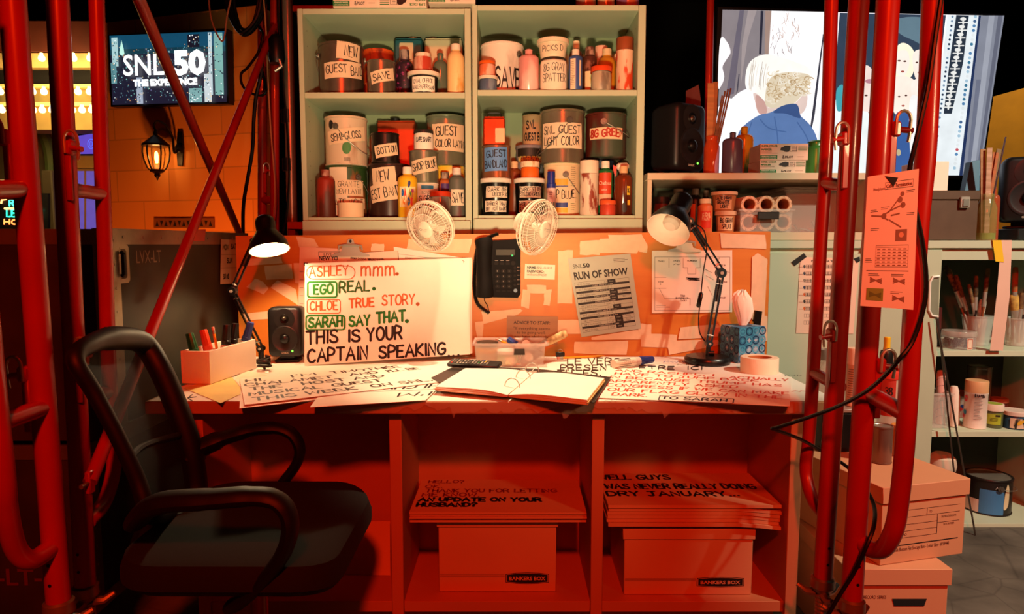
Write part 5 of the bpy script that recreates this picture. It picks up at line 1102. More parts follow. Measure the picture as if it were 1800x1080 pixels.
m = MB(); m.lathe([(r * .6, .0005), (r * .618, .0005), (r * .618, .0465), (r * .58, .0465), (r * .58, .0005), (r * .6, .0005)], C('#b8703a', .7), 40); m.build('core', t, world=False)
# tissue box
A = on(1298, 640, DT); u = V((.927, .375, 0)); v = V((-u.y, u.x, 0)); Wd = .112; Dd = .095
tb = thing('tissue_box', 'blue patterned tissue box beside the unlit lamp', 'tissue box', A + u * Wd / 2 + v * Dd / 2 + V((0, 0, .0012)))
Tt = Matrix.Translation(A + V((0, 0, .0012))) @ Matrix(((u.x, v.x, 0, 0), (u.y, v.y, 0, 0), (0, 0, 1, 0), (0, 0, 0, 1))); hb = .122
m = MB(); m.bx(0, Wd, 0, Dd, 0, hb, C('#2c7096', .5, h2='#8aa6bc', scale=11, thr=.5, sharp=.05), .002, Tt)
pc = [C('#12385c', .5), C('#9fb0c4', .5), C('#3f93b4', .5)]
for fi, f in enumerate((lambda a, b, n=0: Tt @ V((a, -.0004 - n, b)), lambda a, b, n=0: Tt @ V((-.0004 - n, Dd - a * Dd / Wd, b)))):
    for i in range(4):
        for j in range(4):
            cx, cy = Wd * (i + .5) / 4, hb * (j + .5) / 4
            m.flat(ring(cx, cy, .0152, .0042, 20), lambda a, b, n=0: f(a, b, .0001 * (1 + i % 2)), pc[(i + j) % 2 * 2])
            m.flat(([(cx + .009 * math.cos(k * math.pi / 4) * (1 if k % 2 == 0 else .45), cy + .009 * math.sin(k * math.pi / 4) * (1 if k % 2 == 0 else .45)) for k in range(8)], [list(range(8))]), lambda a, b, n=0: f(a, b, .0003), pc[1] if (i * j) % 3 else pc[2])
m.flat(disc(Wd / 2, Dd / 2, .035, 24, .022), lambda a, b, n=0: Tt @ V((a, b, hb + .0003)), C('#153a54'))
m.build('carton', tb)
m = MB(); cx = Tt @ V((Wd / 2, Dd / 2, hb)); n = 22; rows = [(0, .012, 0, 0), (.02, .02, .004, 0), (.05, .03, .002, -.008), (.085, .031, -.006, -.014), (.105, .021, -.012, -.016), (.117, .01, -.008, -.016)]; vs = []
rt_ = random.Random(5); ph_ = [rt_.uniform(.75, 1.25) for _ in range(n)]
for z, rr, ox, oy in rows: vs += [cx + V((ox + rr * ph_[i] * math.cos(2 * math.pi * i / n), oy * .4 + rr * .5 * ph_[(i * 3) % n] * math.sin(2 * math.pi * i / n), z + .008 * math.sin(i * 2.1) * (z > .08))) for i in range(n)]
m.add(vs, [(a * n + i, a * n + (i + 1) % n, a * n + n + (i + 1) % n, a * n + n + i) for a in range(5) for i in range(n)] + [list(range(5 * n, 6 * n))], C('#f3e2d2', .8, 0, .02)); m.build('tissue', tb)
m = MB(); o = on(1343, 632, DT); q = [at(1328, 546, 2.36), at(1340, 548, 2.36), at(1337, 572, 2.36), at(1325, 566, 2.36)]; m.slab(q, V((0, .012, 0)), BLK(.3)); m.slab([at(1326, 566, 2.36), at(1337, 571, 2.36), on(1337, 628, DT + .001) * 1, on(1326, 628, DT + .001)], V((0, .01, 0)), BLK(.3)); m.place('phone_stand', 'small dark stand peeking out behind the tissue box', 'stand')
# bundle of black cable behind the pen box
m = MB(); o = on(470, 649, DT + .006); rt_ = random.Random(9)
m.tube(smooth([o + V((rt_.uniform(-.03, .022), rt_.uniform(-.025, .025), .002 + .0035 * i)) for i in range(12)], 6), .004, BLK(), 7); m.tube(smooth([o + V((-.0, -.02, 0)), o + V((.02, -.045, -.001)), o + V((-.012, -.05, -.001)), o + V((.02, -.06, -.001))], 5), .0012, CHROME(), 5); m.place('cable_bundle', 'tangled black cable heap between the pen box and the small speaker', 'cable')

# ================================================================ inside the desk: cue cards on file boxes
FB = C('#d39a6c', .65, 0, .04, 5)
def file_box(name, label, x0, x1, y0, y1, z0, h, lid, mark, group, rot=0):
    cx, cy = (x0 + x1) / 2, (y0 + y1) / 2; w, dp = x1 - x0, y1 - y0
    t = thing(name, label, 'file box', (cx, cy, z0 + .0006), group, rot)
    m = MB(); m.bx(-w / 2, w / 2, -dp / 2, dp / 2, 0, h - (lid or 0) * .6, FB, .0015)
    if mark:
        f = lambda u, v, n=0: V((-w / 2 + u * w, -dp / 2 - .0004 - n, v * h))
        for v in (.245, .225, .21): m.flat(line(.01, v, .56, v, .006 if v == .225 else .003), f, INK())
        q = [(.57, .25), (.66, .265), (.755, .27), (.85, .265), (.94, .25), (.94, .13), (.85, .115), (.755, .11), (.66, .115), (.57, .13)]; m.flat((q, [list(range(10))]), f, INK())
        q2 = [(.755 + (a - .755) * .95, .19 + (b - .19) * .86) for a, b in q]; m.flat(ribbon(q2 + [q2[0]], .005), lambda u, v, n=0: f(u, v, .0003), FB)
        m.flat(printed('BANKERS BOX', .6, .165, w=.31, h=.045, bold=.03), lambda u, v, n=0: f(u, v, .0003), FB)
    m.build('box', t, world=False)
    m = MB(); e = .005; L = lid or .03; m.bx(-w / 2 - e, w / 2 + e, -dp / 2 - e, dp / 2 + e, h - L, h, FB, .0015); m.build('lid', t, world=False)
    return t
zs_ = zs + .0003
def stack(px0, px1, ytop, ybot, k, text, ttl, grp, shift):
    d = 1.757; X0, X1 = at(px0, ytop, d).x + .002, at(px1, ytop, d).x - .003; zt = zz(ytop, d); z0 = zz(ybot, d)
    for i in range(k):
        z = z0 + (zt - z0) * (i + .5) / k; rr = random.Random(i + k * 7); ox, oy, an = rr.uniform(-.003, .003) * (i < k - 1), rr.uniform(0, .01) * (i < k - 1), rr.uniform(-.005, .005)
        m = MB(); th = (zt - z0) / k * .86; cx = (X0 + X1) / 2; c, s = math.cos(an), math.sin(an); D = .255; n = 8
        fn = lambda u, v, nn=0: V((cx + ox + (X0 - cx + (X1 - X0) * u) * c - (v * D) * s, d + oy + v * D + (X1 - X0) * (u - .5) * s, z + th / 2 + nn - (.010 * max(0, u - .8) / .2 * shift * (i < k - 1)) ))
        for jj in (0, 1): pass
        m.grid(fn, 0, 1, 0, 1, n, 2, FB, 0); m.grid(fn, 0, 1, 0, 1, n, 2, FB, -th)
        vs = []
        for u, v in [(a / n, 0) for a in range(n + 1)] + [(1, 1)] + [(1 - a / n, 1) for a in range(n + 1)] + [(0, 0)]: vs += [fn(u, v, 0), fn(u, v, -th)]
        m.add(vs, [(2 * a, 2 * a + 1, 2 * a + 3, 2 * a + 2) for a in range(len(vs) // 2 - 1)], FB)
        if i == k - 1:
            for t_, x, y, w, h, col, lw in text:
                W = X1 - X0; m.flat(hand(t_, x * W, y * D, w * W, h * D, lw, jit=.04), lambda u, v, nn=0: fn(u / W, v / D, .0004), col)
        lb = (ttl[0] if i == k - 1 else ttl[1] % ['bottom', 'second from bottom', 'third from bottom', 'fourth from bottom', 'fifth from bottom'][i])
        m.place('cue_card', lb, 'cue card', grp)
    return X0, X1, z0
RD = C('#8a1408', .6); KI = INK()
X0, X1, z0 = stack(718, 1033, 901, 921, 5, [('HELLO?', .05, .88, .22, .085, RD, .0045), ('OK.', .04, .72, .1, .09, RD, .0045), ('THANK YOU FOR LETTING', .05, .58, .8, .1, RD, .005), ('ME KNOW.', .04, .45, .34, .1, RD, .005), ('AN UPDATE ON YOUR', .03, .31, .72, .1, KI, .008), ('HUSBAND?', .03, .16, .34, .1, KI, .008)],
     ('top cue card of the middle stack, lettered HELLO and THANK YOU FOR LETTING ME KNOW', 'blank cue card edge in the middle desk compartment, %s of its stack'), 'cue cards stacked in the middle compartment', 0)
a, b = at(769, 1000, 1.79).x, at(980, 1000, 1.79).x; file_box('file_box', 'closed cardboard file box in the middle desk compartment under a cue card stack', a + .004, b - .004, 1.79, 2.03, zs_, z0 - zs_ - .003, .02, True, 'cardboard file boxes inside the desk')
X0, X1, z0 = stack(1068, 1376, 888, 927, 6, [('WELL GUYS', -.0, .78, .46, .15, KI, .0075), ('I WAS NEVER REALLY DOING', -.02, .48, .97, .15, KI, .0075), ('DRY JANUARY...', .02, .26, .78, .13, KI, .0075)],
     ('top cue card of the right stack, lettered DRY JANUARY', 'blank cue card edge in the right desk compartment, %s of its stack'), 'cue cards stacked in the right compartment', 1)
a, b = at(1097, 1000, 1.775).x, at(1322, 1000, 1.775).x; file_box('file_box', 'closed cardboard file box in the right desk compartment under the DRY JANUARY cards', a, b, 1.775, 2.03, zs_, z0 - zs_ - .012, .03, True, 'cardboard file boxes inside the desk')
m = MB(); P = [on(500, 950, zs + .12), on(690, 952, zs + .12), on(684, 1015, zs + .001), on(480, 1012, zs + .001)]
m.slab([V((at(470, 950, 2.0).x, 2.03, zs + .1)), V((at(683, 950, 2.0).x, 2.03, zs + .1)), on(686, 1012, zs + .0015), on(480, 1008, zs + .0015)], V((0, .001, .001)), FB); m.place('cue_card', 'blank cue card leaning in the left desk compartment behind the chair', 'cue card')
# ================================================================ low cabinets on the right
D4 = 3.0; ZC = zz(423, SF); LG = C('#b9c4aa', .5, 0, .03, 4)
def xp(px, d=SF): return at(px, 430, d).x
def base_cab(label, p0, p1, slide):
    X0, X1 = xp(p0), xp(p1); t = thing('base_cabinet', label, 'cabinet', ((X0 + X1) / 2, (SF + D4) / 2, 0), 'low storage cabinets')
    m = MB(); m.bx(X0, X1, SF - .012, D4, ZC - .03, ZC, LG, .002); m.build('worktop', t)
    m = MB(); m.bx(X0, X1, SF + .003, SF + .04, ZC - .075, ZC - .0302, LG, .001); m.build('top_rail', t)
    for a in (X0, X1 - .02): m = MB(); m.bx(a, a + .02, SF + .03, D4 - .012, .0, ZC - .0755, LG); m.build('side_panel', t)
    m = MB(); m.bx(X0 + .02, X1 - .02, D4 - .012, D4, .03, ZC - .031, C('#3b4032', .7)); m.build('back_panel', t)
    zsh = [zz(921, SF)] + ([zz(759, SF), zz(617, SF)] if slide else [])
    for z in zsh: m = MB(); m.bx(X0 + .0202, X1 - .0202, SF + .0, D4 - .013, z - .022, z, C('#c3d0b4', .45, 0, .03), .001); m.build('shelf', t)
    m = MB(); m.bx(X0 + .01, X1 - .01, SF + .03, SF + .045, 0, zsh[0] - .023, LG); m.build('plinth', t)
    return t, X0, X1, zsh
t, X0, X1, _ = base_cab('closed low sage cabinet behind the board, with a printed lighting sheet taped on its door', 1140, 1511, False)
xm = xp(1350)
for a, b in ((X0 + .003, xm - .002), (xm + .002, X1 - .003)): m = MB(); m.bx(a, b, SF - .018, SF + .001, .06, ZC - .05, LG, .002); m.build('door', t)
t, X0, X1, zsh = base_cab('low sage cabinet with its sliding door half open on shelves of brushes and jars', 1511.5, 1918, True)
m = MB(); x1 = xp(1652); m.bx(X0 + .003, x1, SF - .02, SF - .0, zsh[0] + .0, ZC - .035, C('#b4c2a6', .5, 0, .03), .002); dr = m.build('door', t)
m = MB(); a, b = at(1632, 486, SF - .022), at(1651, 557, SF - .022); q = [(1651, 486), (1640, 487), (1635, 496), (1633, 545), (1638, 555), (1649, 557)]
m.tube([at(*p, SF - .024) for p in q], .0045, C('#e3e6da', .4), 8); m.slab([at(*p, SF - .0205) for p in q], V((0, -.001, 0)), C('#7e8874', .5)); m.build('handle', dr)
# printed sheet taped to the closed door
m = sheet([(1407, 452), (1510, 455), (1500, 587), (1399, 586)], SF - .0195, C('#e2c4ae', .7, 0, .02), .0005); d = SF - .0202; pm = pxmap(d); kk = C('#4a3a34', .6)
m.flat(printed('PRIMA DONNA "MAGIC" SHEET', 1426, 461, w=66, h=3.6, bold=.03, dy=-1), pm, kk)
for r in range(9):
    y = 469 + 12.3 * r
    for c in range(2):
        x = 1418 + 35 * c - r * .5
        for i in range(5): m.flat(frame2(x + 4.6 * i - 1, y - 3, x + 4.6 * i + 3, y + 3, .5 if r < 7 else .3), pm, kk); 
        if r < 7: m.flat(greek(x - 1, y - 1, x + 22, 2, -2, .9), pm, kk)
    if r < 7: m.flat(blob([(1412, y - 2), (1415, y - 3), (1416, y + 1), (1413, y + 3)], 2), pm, C(['#4a4a4a', '#3a3a4a', '#8a7a6a', '#2a3a5a', '#c85a2a', '#2a2a2a', '#d8662a'][r], .6)); m.flat(line(1404, y + 1, 1411, y + 1, .8), pm, C('#a05a44'))
m.place('lighting_sheet', 'pink printed sheet with rows of icons taped to the closed low cabinet door', 'sheet')
for q, lb in (([(1391, 461), (1413, 445), (1418, 452), (1397, 468)], 'black tape at the left top corner of the icon sheet'), ([(1500, 455), (1511, 451), (1512, 459), (1506, 463)], 'black tape at the right top corner of the icon sheet')):
    m = sheet(q, SF - .0204, BLK(.6), .0004); m.place('black_tape', lb, 'tape')
# ---- open shelf unit on the worktop
zu0, zu1 = ZC + .001, zz(304, SF); X0, X1 = xp(1136), xp(1524); t = thing('shelf_unit', 'long open sage shelf box on the worktop, holding tubs and tape rolls', 'shelf unit', ((X0 + X1) / 2, (SF + D4) / 2, zu0))
TN = C('#c4b89a', .5, 0, .04, 4); zi = zz(408.5, SF)
m = MB(); m.bx(X0, X1, SF, D4, zu1 - .026, zu1, TN, .0015); m.build('top_panel', t)
m = MB(); m.bx(X0 + .018, X1 - .018, SF, D4, zu0, zi, TN, .0015); m.build('bottom_panel', t)
for a in (X0, X1 - .018): m = MB(); m.bx(a, a + .0178, SF, D4, zu0, zu1 - .0262, TN, .001); m.build('side_panel', t)
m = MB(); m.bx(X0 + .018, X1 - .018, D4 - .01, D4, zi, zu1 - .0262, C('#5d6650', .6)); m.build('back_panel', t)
gi = 'supplies inside the long shelf box'
s = jar('short dark red jar with black lid at the left inside the shelf box', (1150, 1176), 346, zi, 2.72, ST('#5a2016', '#2a100c', .5, 20), C('#1a0f0d'), gi)
s = bottle('dark squeeze bottle with grey cap, left one at the back of the shelf box', (1177, 1208), 331, zi, 2.80, C('#2c1a16', .4), C('#9a8878', .5), gi, neck=.5, sh=.7, capz=.86)
s = bottle('dark squeeze bottle with grey cap and orange label behind the orange bottle', (1211, 1234), 331, zi, 2.80, C('#2c1a16', .4), C('#9a8878', .5), gi, neck=.5, sh=.74, capz=.86); s.tape(-.3, .45, .7, .4, [], col=C('#c8642a', .6), rag=0)
s = bottle('brown bottle in the back row of the shelf box', (1234, 1248), 334, zi, 2.86, C('#3a221a', .4), C('#7a6250', .5), gi, neck=.6, sh=.78, capz=.86)
s = bottle('orange bottle with cream cap and red label in the shelf box', (1227, 1253), 349, zi, 2.64, C('#d8703c', .45), C('#e0c6a0', .5), gi, neck=.68, sh=.74, capz=.86, capr=.78)
s.tape(.18, .38, 1.3, .5, [], col=C('#d8381c', .5), rag=0); s.marks([hand('KIDS', -.35, .48, 1., .08, .05), hand('PAINT', -.35, .36, 1.05, .09, .05)], C('#eab48a'), 1., .0014)
s = tub('lidded tub taped BG GRAN SPLAT, under the LATE NIGHT tub', (1257, 1294), 371, zi, 2.655, C('#b06c42', .35), C('#d8a884', .5), gi, lz=.86, bot=.78, top=.9)
s.tape(0, .42, 1.5, .66, [('BG GRAN', .2, .56, .76, .3), ('SPLAT', .32, .14, .55, .3)], col=C('#d9b48c', .7), taper=(.79, .9), lw=.0026)
s = tub('lidded tub taped LATE NIGHT GRANITE LIGHT on top of the BG GRAN tub', (1250, 1296), 336, s.top, 2.66, C('#a8643c', .3), C('#d8a884', .5), gi, lz=.88, bot=.74, top=.92)
s.tape(0, .45, 1.3, .72, [('LATE NIGHT', .02, .68, .96, .22), ('GRANITE', .12, .38, .7, .22), ('LIGHT', .3, .08, .45, .22)], col=C('#c98a60', .7), taper=(.76, .9), lw=.0026)
def clear_box(label, p0, p1, ytop, dF, depth, z0, lid, handle, name='clear_bin', al=.2):
    x0, x1 = at(p0, 400, dF).x, at(p1, 400, dF).x; h = zz(ytop, dF) - z0
    t = thing(name, label, 'bin', ((x0 + x1) / 2, dF + depth / 2, z0 + .001))
    open_bin(t, x0 + .006, x1 - .006, dF + .004, dF + depth - .004, z0 + .001, h, .003, .0015, C('#e6ddd2', .1, 0, .02, alpha=al))
    if lid: m = MB(); m.bx(x0 - .004, x1 + .004, dF - .006, dF + depth + .004, z0 + h + .0012, z0 + h + .012, C('#d8cfc6', .15, 0, .02, alpha=.4), .003); m.build('lid', t)
    if handle: a, b = at(handle[0], handle[2], dF), at(handle[1], handle[3], dF); m = MB(); m.bx(a.x, b.x, dF - .016, dF - .008, b.z, a.z, BLK(.4), .002); m.build('handle', t)
    return t
clear_box('clear bin with black handle holding six tape rolls in the shelf box', 1299, 1394, 368, 2.615, .16, zi, False, (1330, 1367, 373, 386))
clear_box('big lidded clear bin with odds and ends at the right end of the shelf box', 1378, 1476, 334, 2.72, .24, zi, True, None)
rr_ = 15.6 * 2.63 / F; proto = None; names = ['upper left', 'upper middle', 'upper right', 'lower left', 'lower middle', 'lower right']
k = 0
for r in range(2):
    for c in range(3):
        xx = at(1316.5 + 29.8 * c, 390, 2.63).x; zc = zi + .004 + rr_ + (1 - r) * 2 * rr_ * .99; lb = 'tan tape roll on its side in the clear bin, %s of six' % names[k]; k += 1
        if proto is None:
            proto = thing('tape_roll', lb, 'tape roll', (xx, 2.695, zc), 'tape rolls lying in the clear bin'); Tq = Matrix.Rotation(R(90), 4, 'X'); R1 = rr_ * .97
            m = MB(); m.lathe([(R1 * .72, -.065), (R1, -.065), (R1, .06), (R1 * .98, .065), (R1 * .72, .065), (R1 * .72, -.065)], C('#dca884', .6, 0, .04), 30, T=Tq)
            for j in range(9): a = j * .7; m.flat(ribbon([(R1 * .83 * math.cos(a), R1 * .83 * math.sin(a)), (R1 * .93 * math.cos(a + .15), R1 * .93 * math.sin(a + .15)), (R1 * .86 * math.cos(a + .3), R1 * .86 * math.sin(a + .3))], .0012), lambda u, v, n=0: V((u, -.0654, v)), C('#3a1a14'))
            m.build('tape', proto, world=False)
            m = MB(); m.lathe([(R1 * .64, -.064), (R1 * .715, -.064), (R1 * .715, .064), (R1 * .64, .064), (R1 * .64, -.064)], C('#c87a4a', .7), 30, T=Tq); m.build('core', proto, world=False)
        else: copy_tree(proto, (xx, 2.695, zc), lb)
m = MB(); rq = random.Random(8); o = V((at(1425, 400, 2.82).x, 2.82, zi + .005))
for i in range(14): p = o + V((rq.uniform(-.08, .08), rq.uniform(-.08, .06), rq.uniform(0, .03))); q_ = p + V((rq.uniform(-.05, .05), rq.uniform(-.03, .03), rq.uniform(0, .03))); m.rod(p, q_, .005, C(rq.choice(['#c8562a', '#8a4a2a', '#d8a880', '#3a2a24']), .5), n=8)
o_ = m.place('craft_odds', 'heap of small orange and brown odds and ends in the lidded clear bin', 'odds and ends'); o_['kind'] = 'stuff'
# ---- on the shelf box
ZT = zu1; gt = 'supplies standing on the long shelf box'
px_ = at(1189, 300, 2.80); speaker('monitor_speaker', 'big black monitor speaker on the shelf box beside the green cabinet', (px_.x, 2.80, ZT + .0006), .182, .265, .15, R(36))
s = Vessel('brush_jar', 'orange glass jar full of brushes and paddles beside the big speaker', 'jar', 1238, 1265, 238, ZT, 2.69, gt); s.part('jar', [(0, 0), (.95, 0), (1, .03), (1, .72), (.8, .86), (.74, .9), (.78, .92), (.78, .99), (.74, 1)], GLASS('#c8481c', .75))
zj = s.top - .05
def stick(label, p0, p1, w, th, col, cat='paddle', nm='paint_paddle', grp=None):
    p0, p1 = V(p0), V(p1); m = MB(); d = (p1 - p0).normalized(); x = d.cross(V((0, 1, 0))).normalized() * w / 2; y = V((0, th, 0)); m.slab([p0 - x, p0 + x, p1 + x, p1 - x], y, wood(col, '#8a5a34', .6, 4) if col[0] == '#' else col); m.place(nm, label, cat, grp)
c0 = V((s.x, 2.69, ZT + .01)); gp2 = 'paddles and brushes in the orange jar'
stick('pale wooden paddle standing straight in the orange jar', c0 + V((-.006, .008, 0)), at(1250, 146, 2.71), .026, .003, '#c8864a', grp=gp2)
stick('second wooden paddle behind the pale one in the orange jar', c0 + V((.008, .016, 0)), at(1258, 144, 2.72), .02, .003, '#a8602c', grp=gp2)
for i, (x, y) in enumerate(((1270, 168), (1275, 160), (1280, 157), (1285, 155))): stick('thin dark stick fanned right in the orange jar, %s from the paddles' % ['first', 'second', 'third', 'fourth'][i], c0 + V((-.012 + .004 * i, -.012, 0)), at(x, y, 2.68 + .006 * i), .006, .004, '#4a1f14', 'stick', 'wooden_stick', gp2)
m = MB(); m.slab([at(1206, 160, 2.92), at(1228, 149, 2.92), at(1232, 175, 2.92), V((at(1232, 200, 2.92).x, 2.92, ZT + .001)), V((at(1204, 200, 2.92).x, 2.92, ZT + .001))], V((0, .004, 0)), C('#5a1c14', .6)); m.place('dark_folder', 'dark red folder standing behind the big speaker', 'folder')
s = bottle('purple-grey painted bottle with open neck in front of the big display', (1271, 1306), 230, ZT, 2.67, C('#54485c', .3, 0, .1), None, gt, neck=.3, sh=.76, capz=.88)
s = bottle('glass bottle dripped yellow and green behind the purple-grey bottle', (1293, 1325), 220, ZT, 2.83, ST('#c8a02a', '#2f6a2c', .6, 9, .15), None, gt, neck=.36, sh=.74, capz=.87)
marker_box(1336, 1415, 282, 307.5, ZT, 2.63, 'lower of two white marker cartons stacked on the shelf box', False, gt)
marker_box(1337, 1419, 253, 281.5, ZT + (zz(282, 2.63) - ZT) + .0006, 2.63, 'upper of two white marker cartons stacked on the shelf box', False, gt, rz=-.02)
s = bottle('short jar filled with bright green paint beside the marker cartons', (1417, 1452), 245, ZT, 2.70, ST('#3a8a3a', '#2a5a24', .62, 12, .3), None, gt, neck=.72, sh=.74, capz=.86, cat='jar', name='paint_jar')
# ================================================================ big display
O = at(1262, 12, 3.2); Pr = at(1767, 24, 3.29); Pb = at(1252, 312, 3.36); TNn = (Pr - O).cross(Pb - O).normalized()
if TNn.y > 0: TNn = -TNn
tp = lambda x, y, n=0: onp(x, y, O, TNn) + TNn * n
tvt = thing('big_display', 'big lit display tilted forward above the shelf box, showing people beside a curtain', 'display', V((at(1500, 300, 3.36).x, 3.45, 0)))
m = MB(); m.slab([tp(1262, 12), tp(1767, 24), tp(1726, 314), tp(1252, 314)], -TNn * .05, C('#140b0b', .4)); m.build('housing', tvt)
m = MB(); L = [0]
def scr(sh, col, s_=1.): L[0] += 1; m.flat(sh, lambda u, v, n=0: tp(u, v, .0006 + .00004 * L[0]), screenmat(col, s_))
def pl(*p): return list(p), [list(range(len(p)))]
scr(pl((1270, 17), (1761, 28), (1719, 308), (1257, 308)), '#f4f0f2', 1.3)
scr(pl((1270, 17), (1352, 19), (1350, 150), (1310, 165), (1290, 175), (1275, 170), (1262, 190)), '#8d8488')
scr(pl((1300, 18), (1308, 18), (1290, 165), (1276, 168)), '#6c6674'); scr(pl((1315, 18), (1330, 18), (1314, 70), (1302, 150), (1304, 80)), '#a99c9c'); scr(pl((1337, 19), (1342, 19), (1338, 95), (1334, 95)), '#2c2d3c'); scr(pl((1345, 19), (1356, 19), (1351, 95), (1344, 95)), '#a88c80')
scr(blob([(1266, 70), (1278, 74), (1284, 92), (1276, 106), (1270, 118), (1273, 135), (1268, 150), (1262, 150)]), '#f6eef0', 1.2)
scr(pl((1298, 130), (1300, 130), (1297, 160), (1294, 165)), '#4a4a58')
rq = random.Random(21)
for i in range(34): x, y = rq.uniform(1356, 1404), rq.uniform(20, 95); scr(ribbon([(x, y), (x + rq.uniform(-3, 3), y + rq.uniform(3, 9)), (x + rq.uniform(-5, 5), y + rq.uniform(8, 16))], .8), rq.choice(['#d6b8a8', '#c8a898', '#8a7a78']))
scr(pl((1446, 60), (1448, 60), (1432, 200), (1424, 240), (1422, 238)), '#3a3c48')
scr(blob([(1258, 215), (1275, 185), (1300, 162), (1318, 158), (1330, 180), (1328, 215), (1300, 230), (1285, 250), (1278, 308), (1257, 308)]), '#f0f0f4', 1.25)
scr(blob([(1326, 160), (1360, 165), (1400, 160), (1416, 158), (1419, 176), (1414, 194), (1402, 202), (1370, 204), (1346, 203), (1332, 196), (1327, 180)]), '#ead0c6'); scr(blob([(1328, 168), (1342, 176), (1348, 196), (1340, 202), (1331, 195)]), '#d2a49a')
scr(blob([(1310, 150), (1312, 122), (1322, 105), (1342, 96), (1365, 98), (1395, 108), (1420, 118), (1428, 130), (1424, 150), (1412, 165), (1396, 182), (1375, 186), (1352, 190), (1345, 180), (1330, 165), (1318, 162)]), '#f6f0e8', 1.2)
scr(blob([(1352, 140), (1375, 128), (1405, 128), (1424, 134), (1420, 152), (1410, 166), (1395, 182), (1374, 187), (1354, 190), (1344, 178)]), '#e2d2b6', 1.05)
for i in range(150):
    a = rq.uniform(0, 1); x, y = 1350 + 74 * a, 128 + 18 * abs(a - .5) * (a > .5) + rq.uniform(0, 56) * (1 - .5 * a); k_ = rq.uniform(0, 3); scr(ribbon([(x + 4.5 * math.cos(k_ + q_), y + 3.4 * math.sin(k_ + q_)) for q_ in (0, .8, 1.6, 2.4, 3.2)], 1.7), rq.choice(['#d9c4a2', '#c7aa82', '#efe2cc', '#b89a72', '#f4ecdc', '#e3d2b4']), 1.05)
for i in range(16): x = rq.uniform(1318, 1350); scr(ribbon([(x, rq.uniform(105, 120)), (x - 4, 135), (x - 5, rq.uniform(145, 160))], .8), rq.choice(['#d8cab8', '#e4dace', '#b8aca0']))
scr(blob([(1278, 308), (1290, 262), (1300, 228), (1330, 204), (1352, 198), (1372, 188), (1396, 184), (1402, 196), (1406, 204), (1424, 222), (1436, 250), (1440, 308)]), '#5c7cb0', 1.); scr(blob([(1358, 198), (1374, 186), (1398, 183), (1404, 198), (1404, 208), (1380, 200)]), '#3a5688')
for q in [((1320, 215), (1310, 250), (1312, 300)), ((1360, 206), (1366, 250), (1362, 300)), ((1400, 215), (1420, 250), (1424, 300)), ((1335, 210), (1350, 225), (1380, 232))]: scr(ribbon([(p.x, p.y) for p in smooth([V((*a, 0)) for a in q], 4)], 2.2), '#48689c')
scr(pl((1452, 26), (1470, 26), (1448, 308), (1432, 308), (1440, 200)), '#d4dde2', 1.1)
for i in range(26): y = 30 + i * 10.5; scr(disc(1466 - i * .85 + rq.uniform(-3, 3), y, 2.4, 6), rq.choice(['#6a7a70', '#4a5a5a', '#f4f4f4', '#8a9aa0', '#3aa09a']))
scr(pl((1474, 23), (1660, 27), (1628, 308), (1452, 308)), '#39485c', .9); scr(blob([(1560, 40), (1600, 30), (1640, 40), (1630, 80), (1600, 70), (1580, 60)]), '#66808e'); scr(pl((1492, 24), (1524, 25), (1516, 160), (1482, 180)), '#4c5c72')
fl = '#f2ddd2'
for q, c, s_ in [([(1462, 190), (1478, 170), (1492, 165), (1490, 200), (1480, 308), (1458, 308)], '#e8eeee', 1.15), ([(1468, 160), (1480, 150), (1486, 185), (1470, 195)], '#47a8b4', 1), ([(1512, 120), (1530, 122), (1536, 170), (1530, 210), (1514, 215), (1505, 170)], fl, 1.1), ([(1500, 205), (1535, 205), (1548, 260), (1540, 308), (1498, 308)], '#e6ecea', 1.2), ([(1566, 92), (1582, 76), (1598, 82), (1606, 100), (1602, 130), (1590, 140), (1572, 136), (1562, 110)], '#f6e8cc', 1.25), ([(1574, 92), (1592, 90), (1596, 112), (1588, 132), (1576, 132), (1570, 110)], '#f8e6da', 1.2), ([(1602, 96), (1618, 88), (1626, 110), (1618, 138), (1606, 136)], '#f6e6da', 1.15), ([(1568, 140), (1592, 135), (1610, 150), (1606, 190), (1582, 205), (1566, 190)], '#f4e2d4', 1.2), ([(1600, 145), (1622, 142), (1622, 180), (1604, 190)], '#f6eadf', 1.15), ([(1570, 205), (1600, 205), (1608, 240), (1606, 308), (1568, 308)], '#3f66a8', .9), ([(1596, 180), (1614, 175), (1620, 220), (1612, 308), (1600, 308)], '#f2f0ee', 1.15)]: scr(blob(q), c, s_)
for x, y, w in [(1578, 107, 3), (1588, 108, 3), (1520, 168, 3), (1531, 170, 3), (1609, 110, 2.4), (1617, 111, 2.4), (1578, 170, 2.4), (1590, 168, 2.4)]: scr(disc(x, y, w, 8, 1.6), '#5a3a34')
for x, y in [(1584, 126), (1527, 198), (1585, 186), (1613, 128)]: scr(disc(x, y, 3.2, 8, 1.8), '#b0584c')
scr(disc(1527, 143, 9, 12, 4), '#c88a98'); scr(disc(1577, 268, 4, 10, 6), '#c8b890')
scr(pl((1662, 27), (1720, 28), (1688, 308), (1634, 308)), '#e6edf0', 1.1); scr(pl((1678, 27), (1700, 28), (1690, 110), (1670, 200), (1656, 200), (1666, 110)), '#2c3644')
for i in range(12):
    y = 34 + 13.5 * i; x = 1690 - i * 2.4
    scr(disc(x, y, 5.5, 8, 3.5), '#f2f2ee'); scr(line(x - 8, y + 6, x + 8, y + 6, 2.2), '#e8e8e4'); scr(disc(x, y + 6, 2, 6, 5), '#f2f2ee')
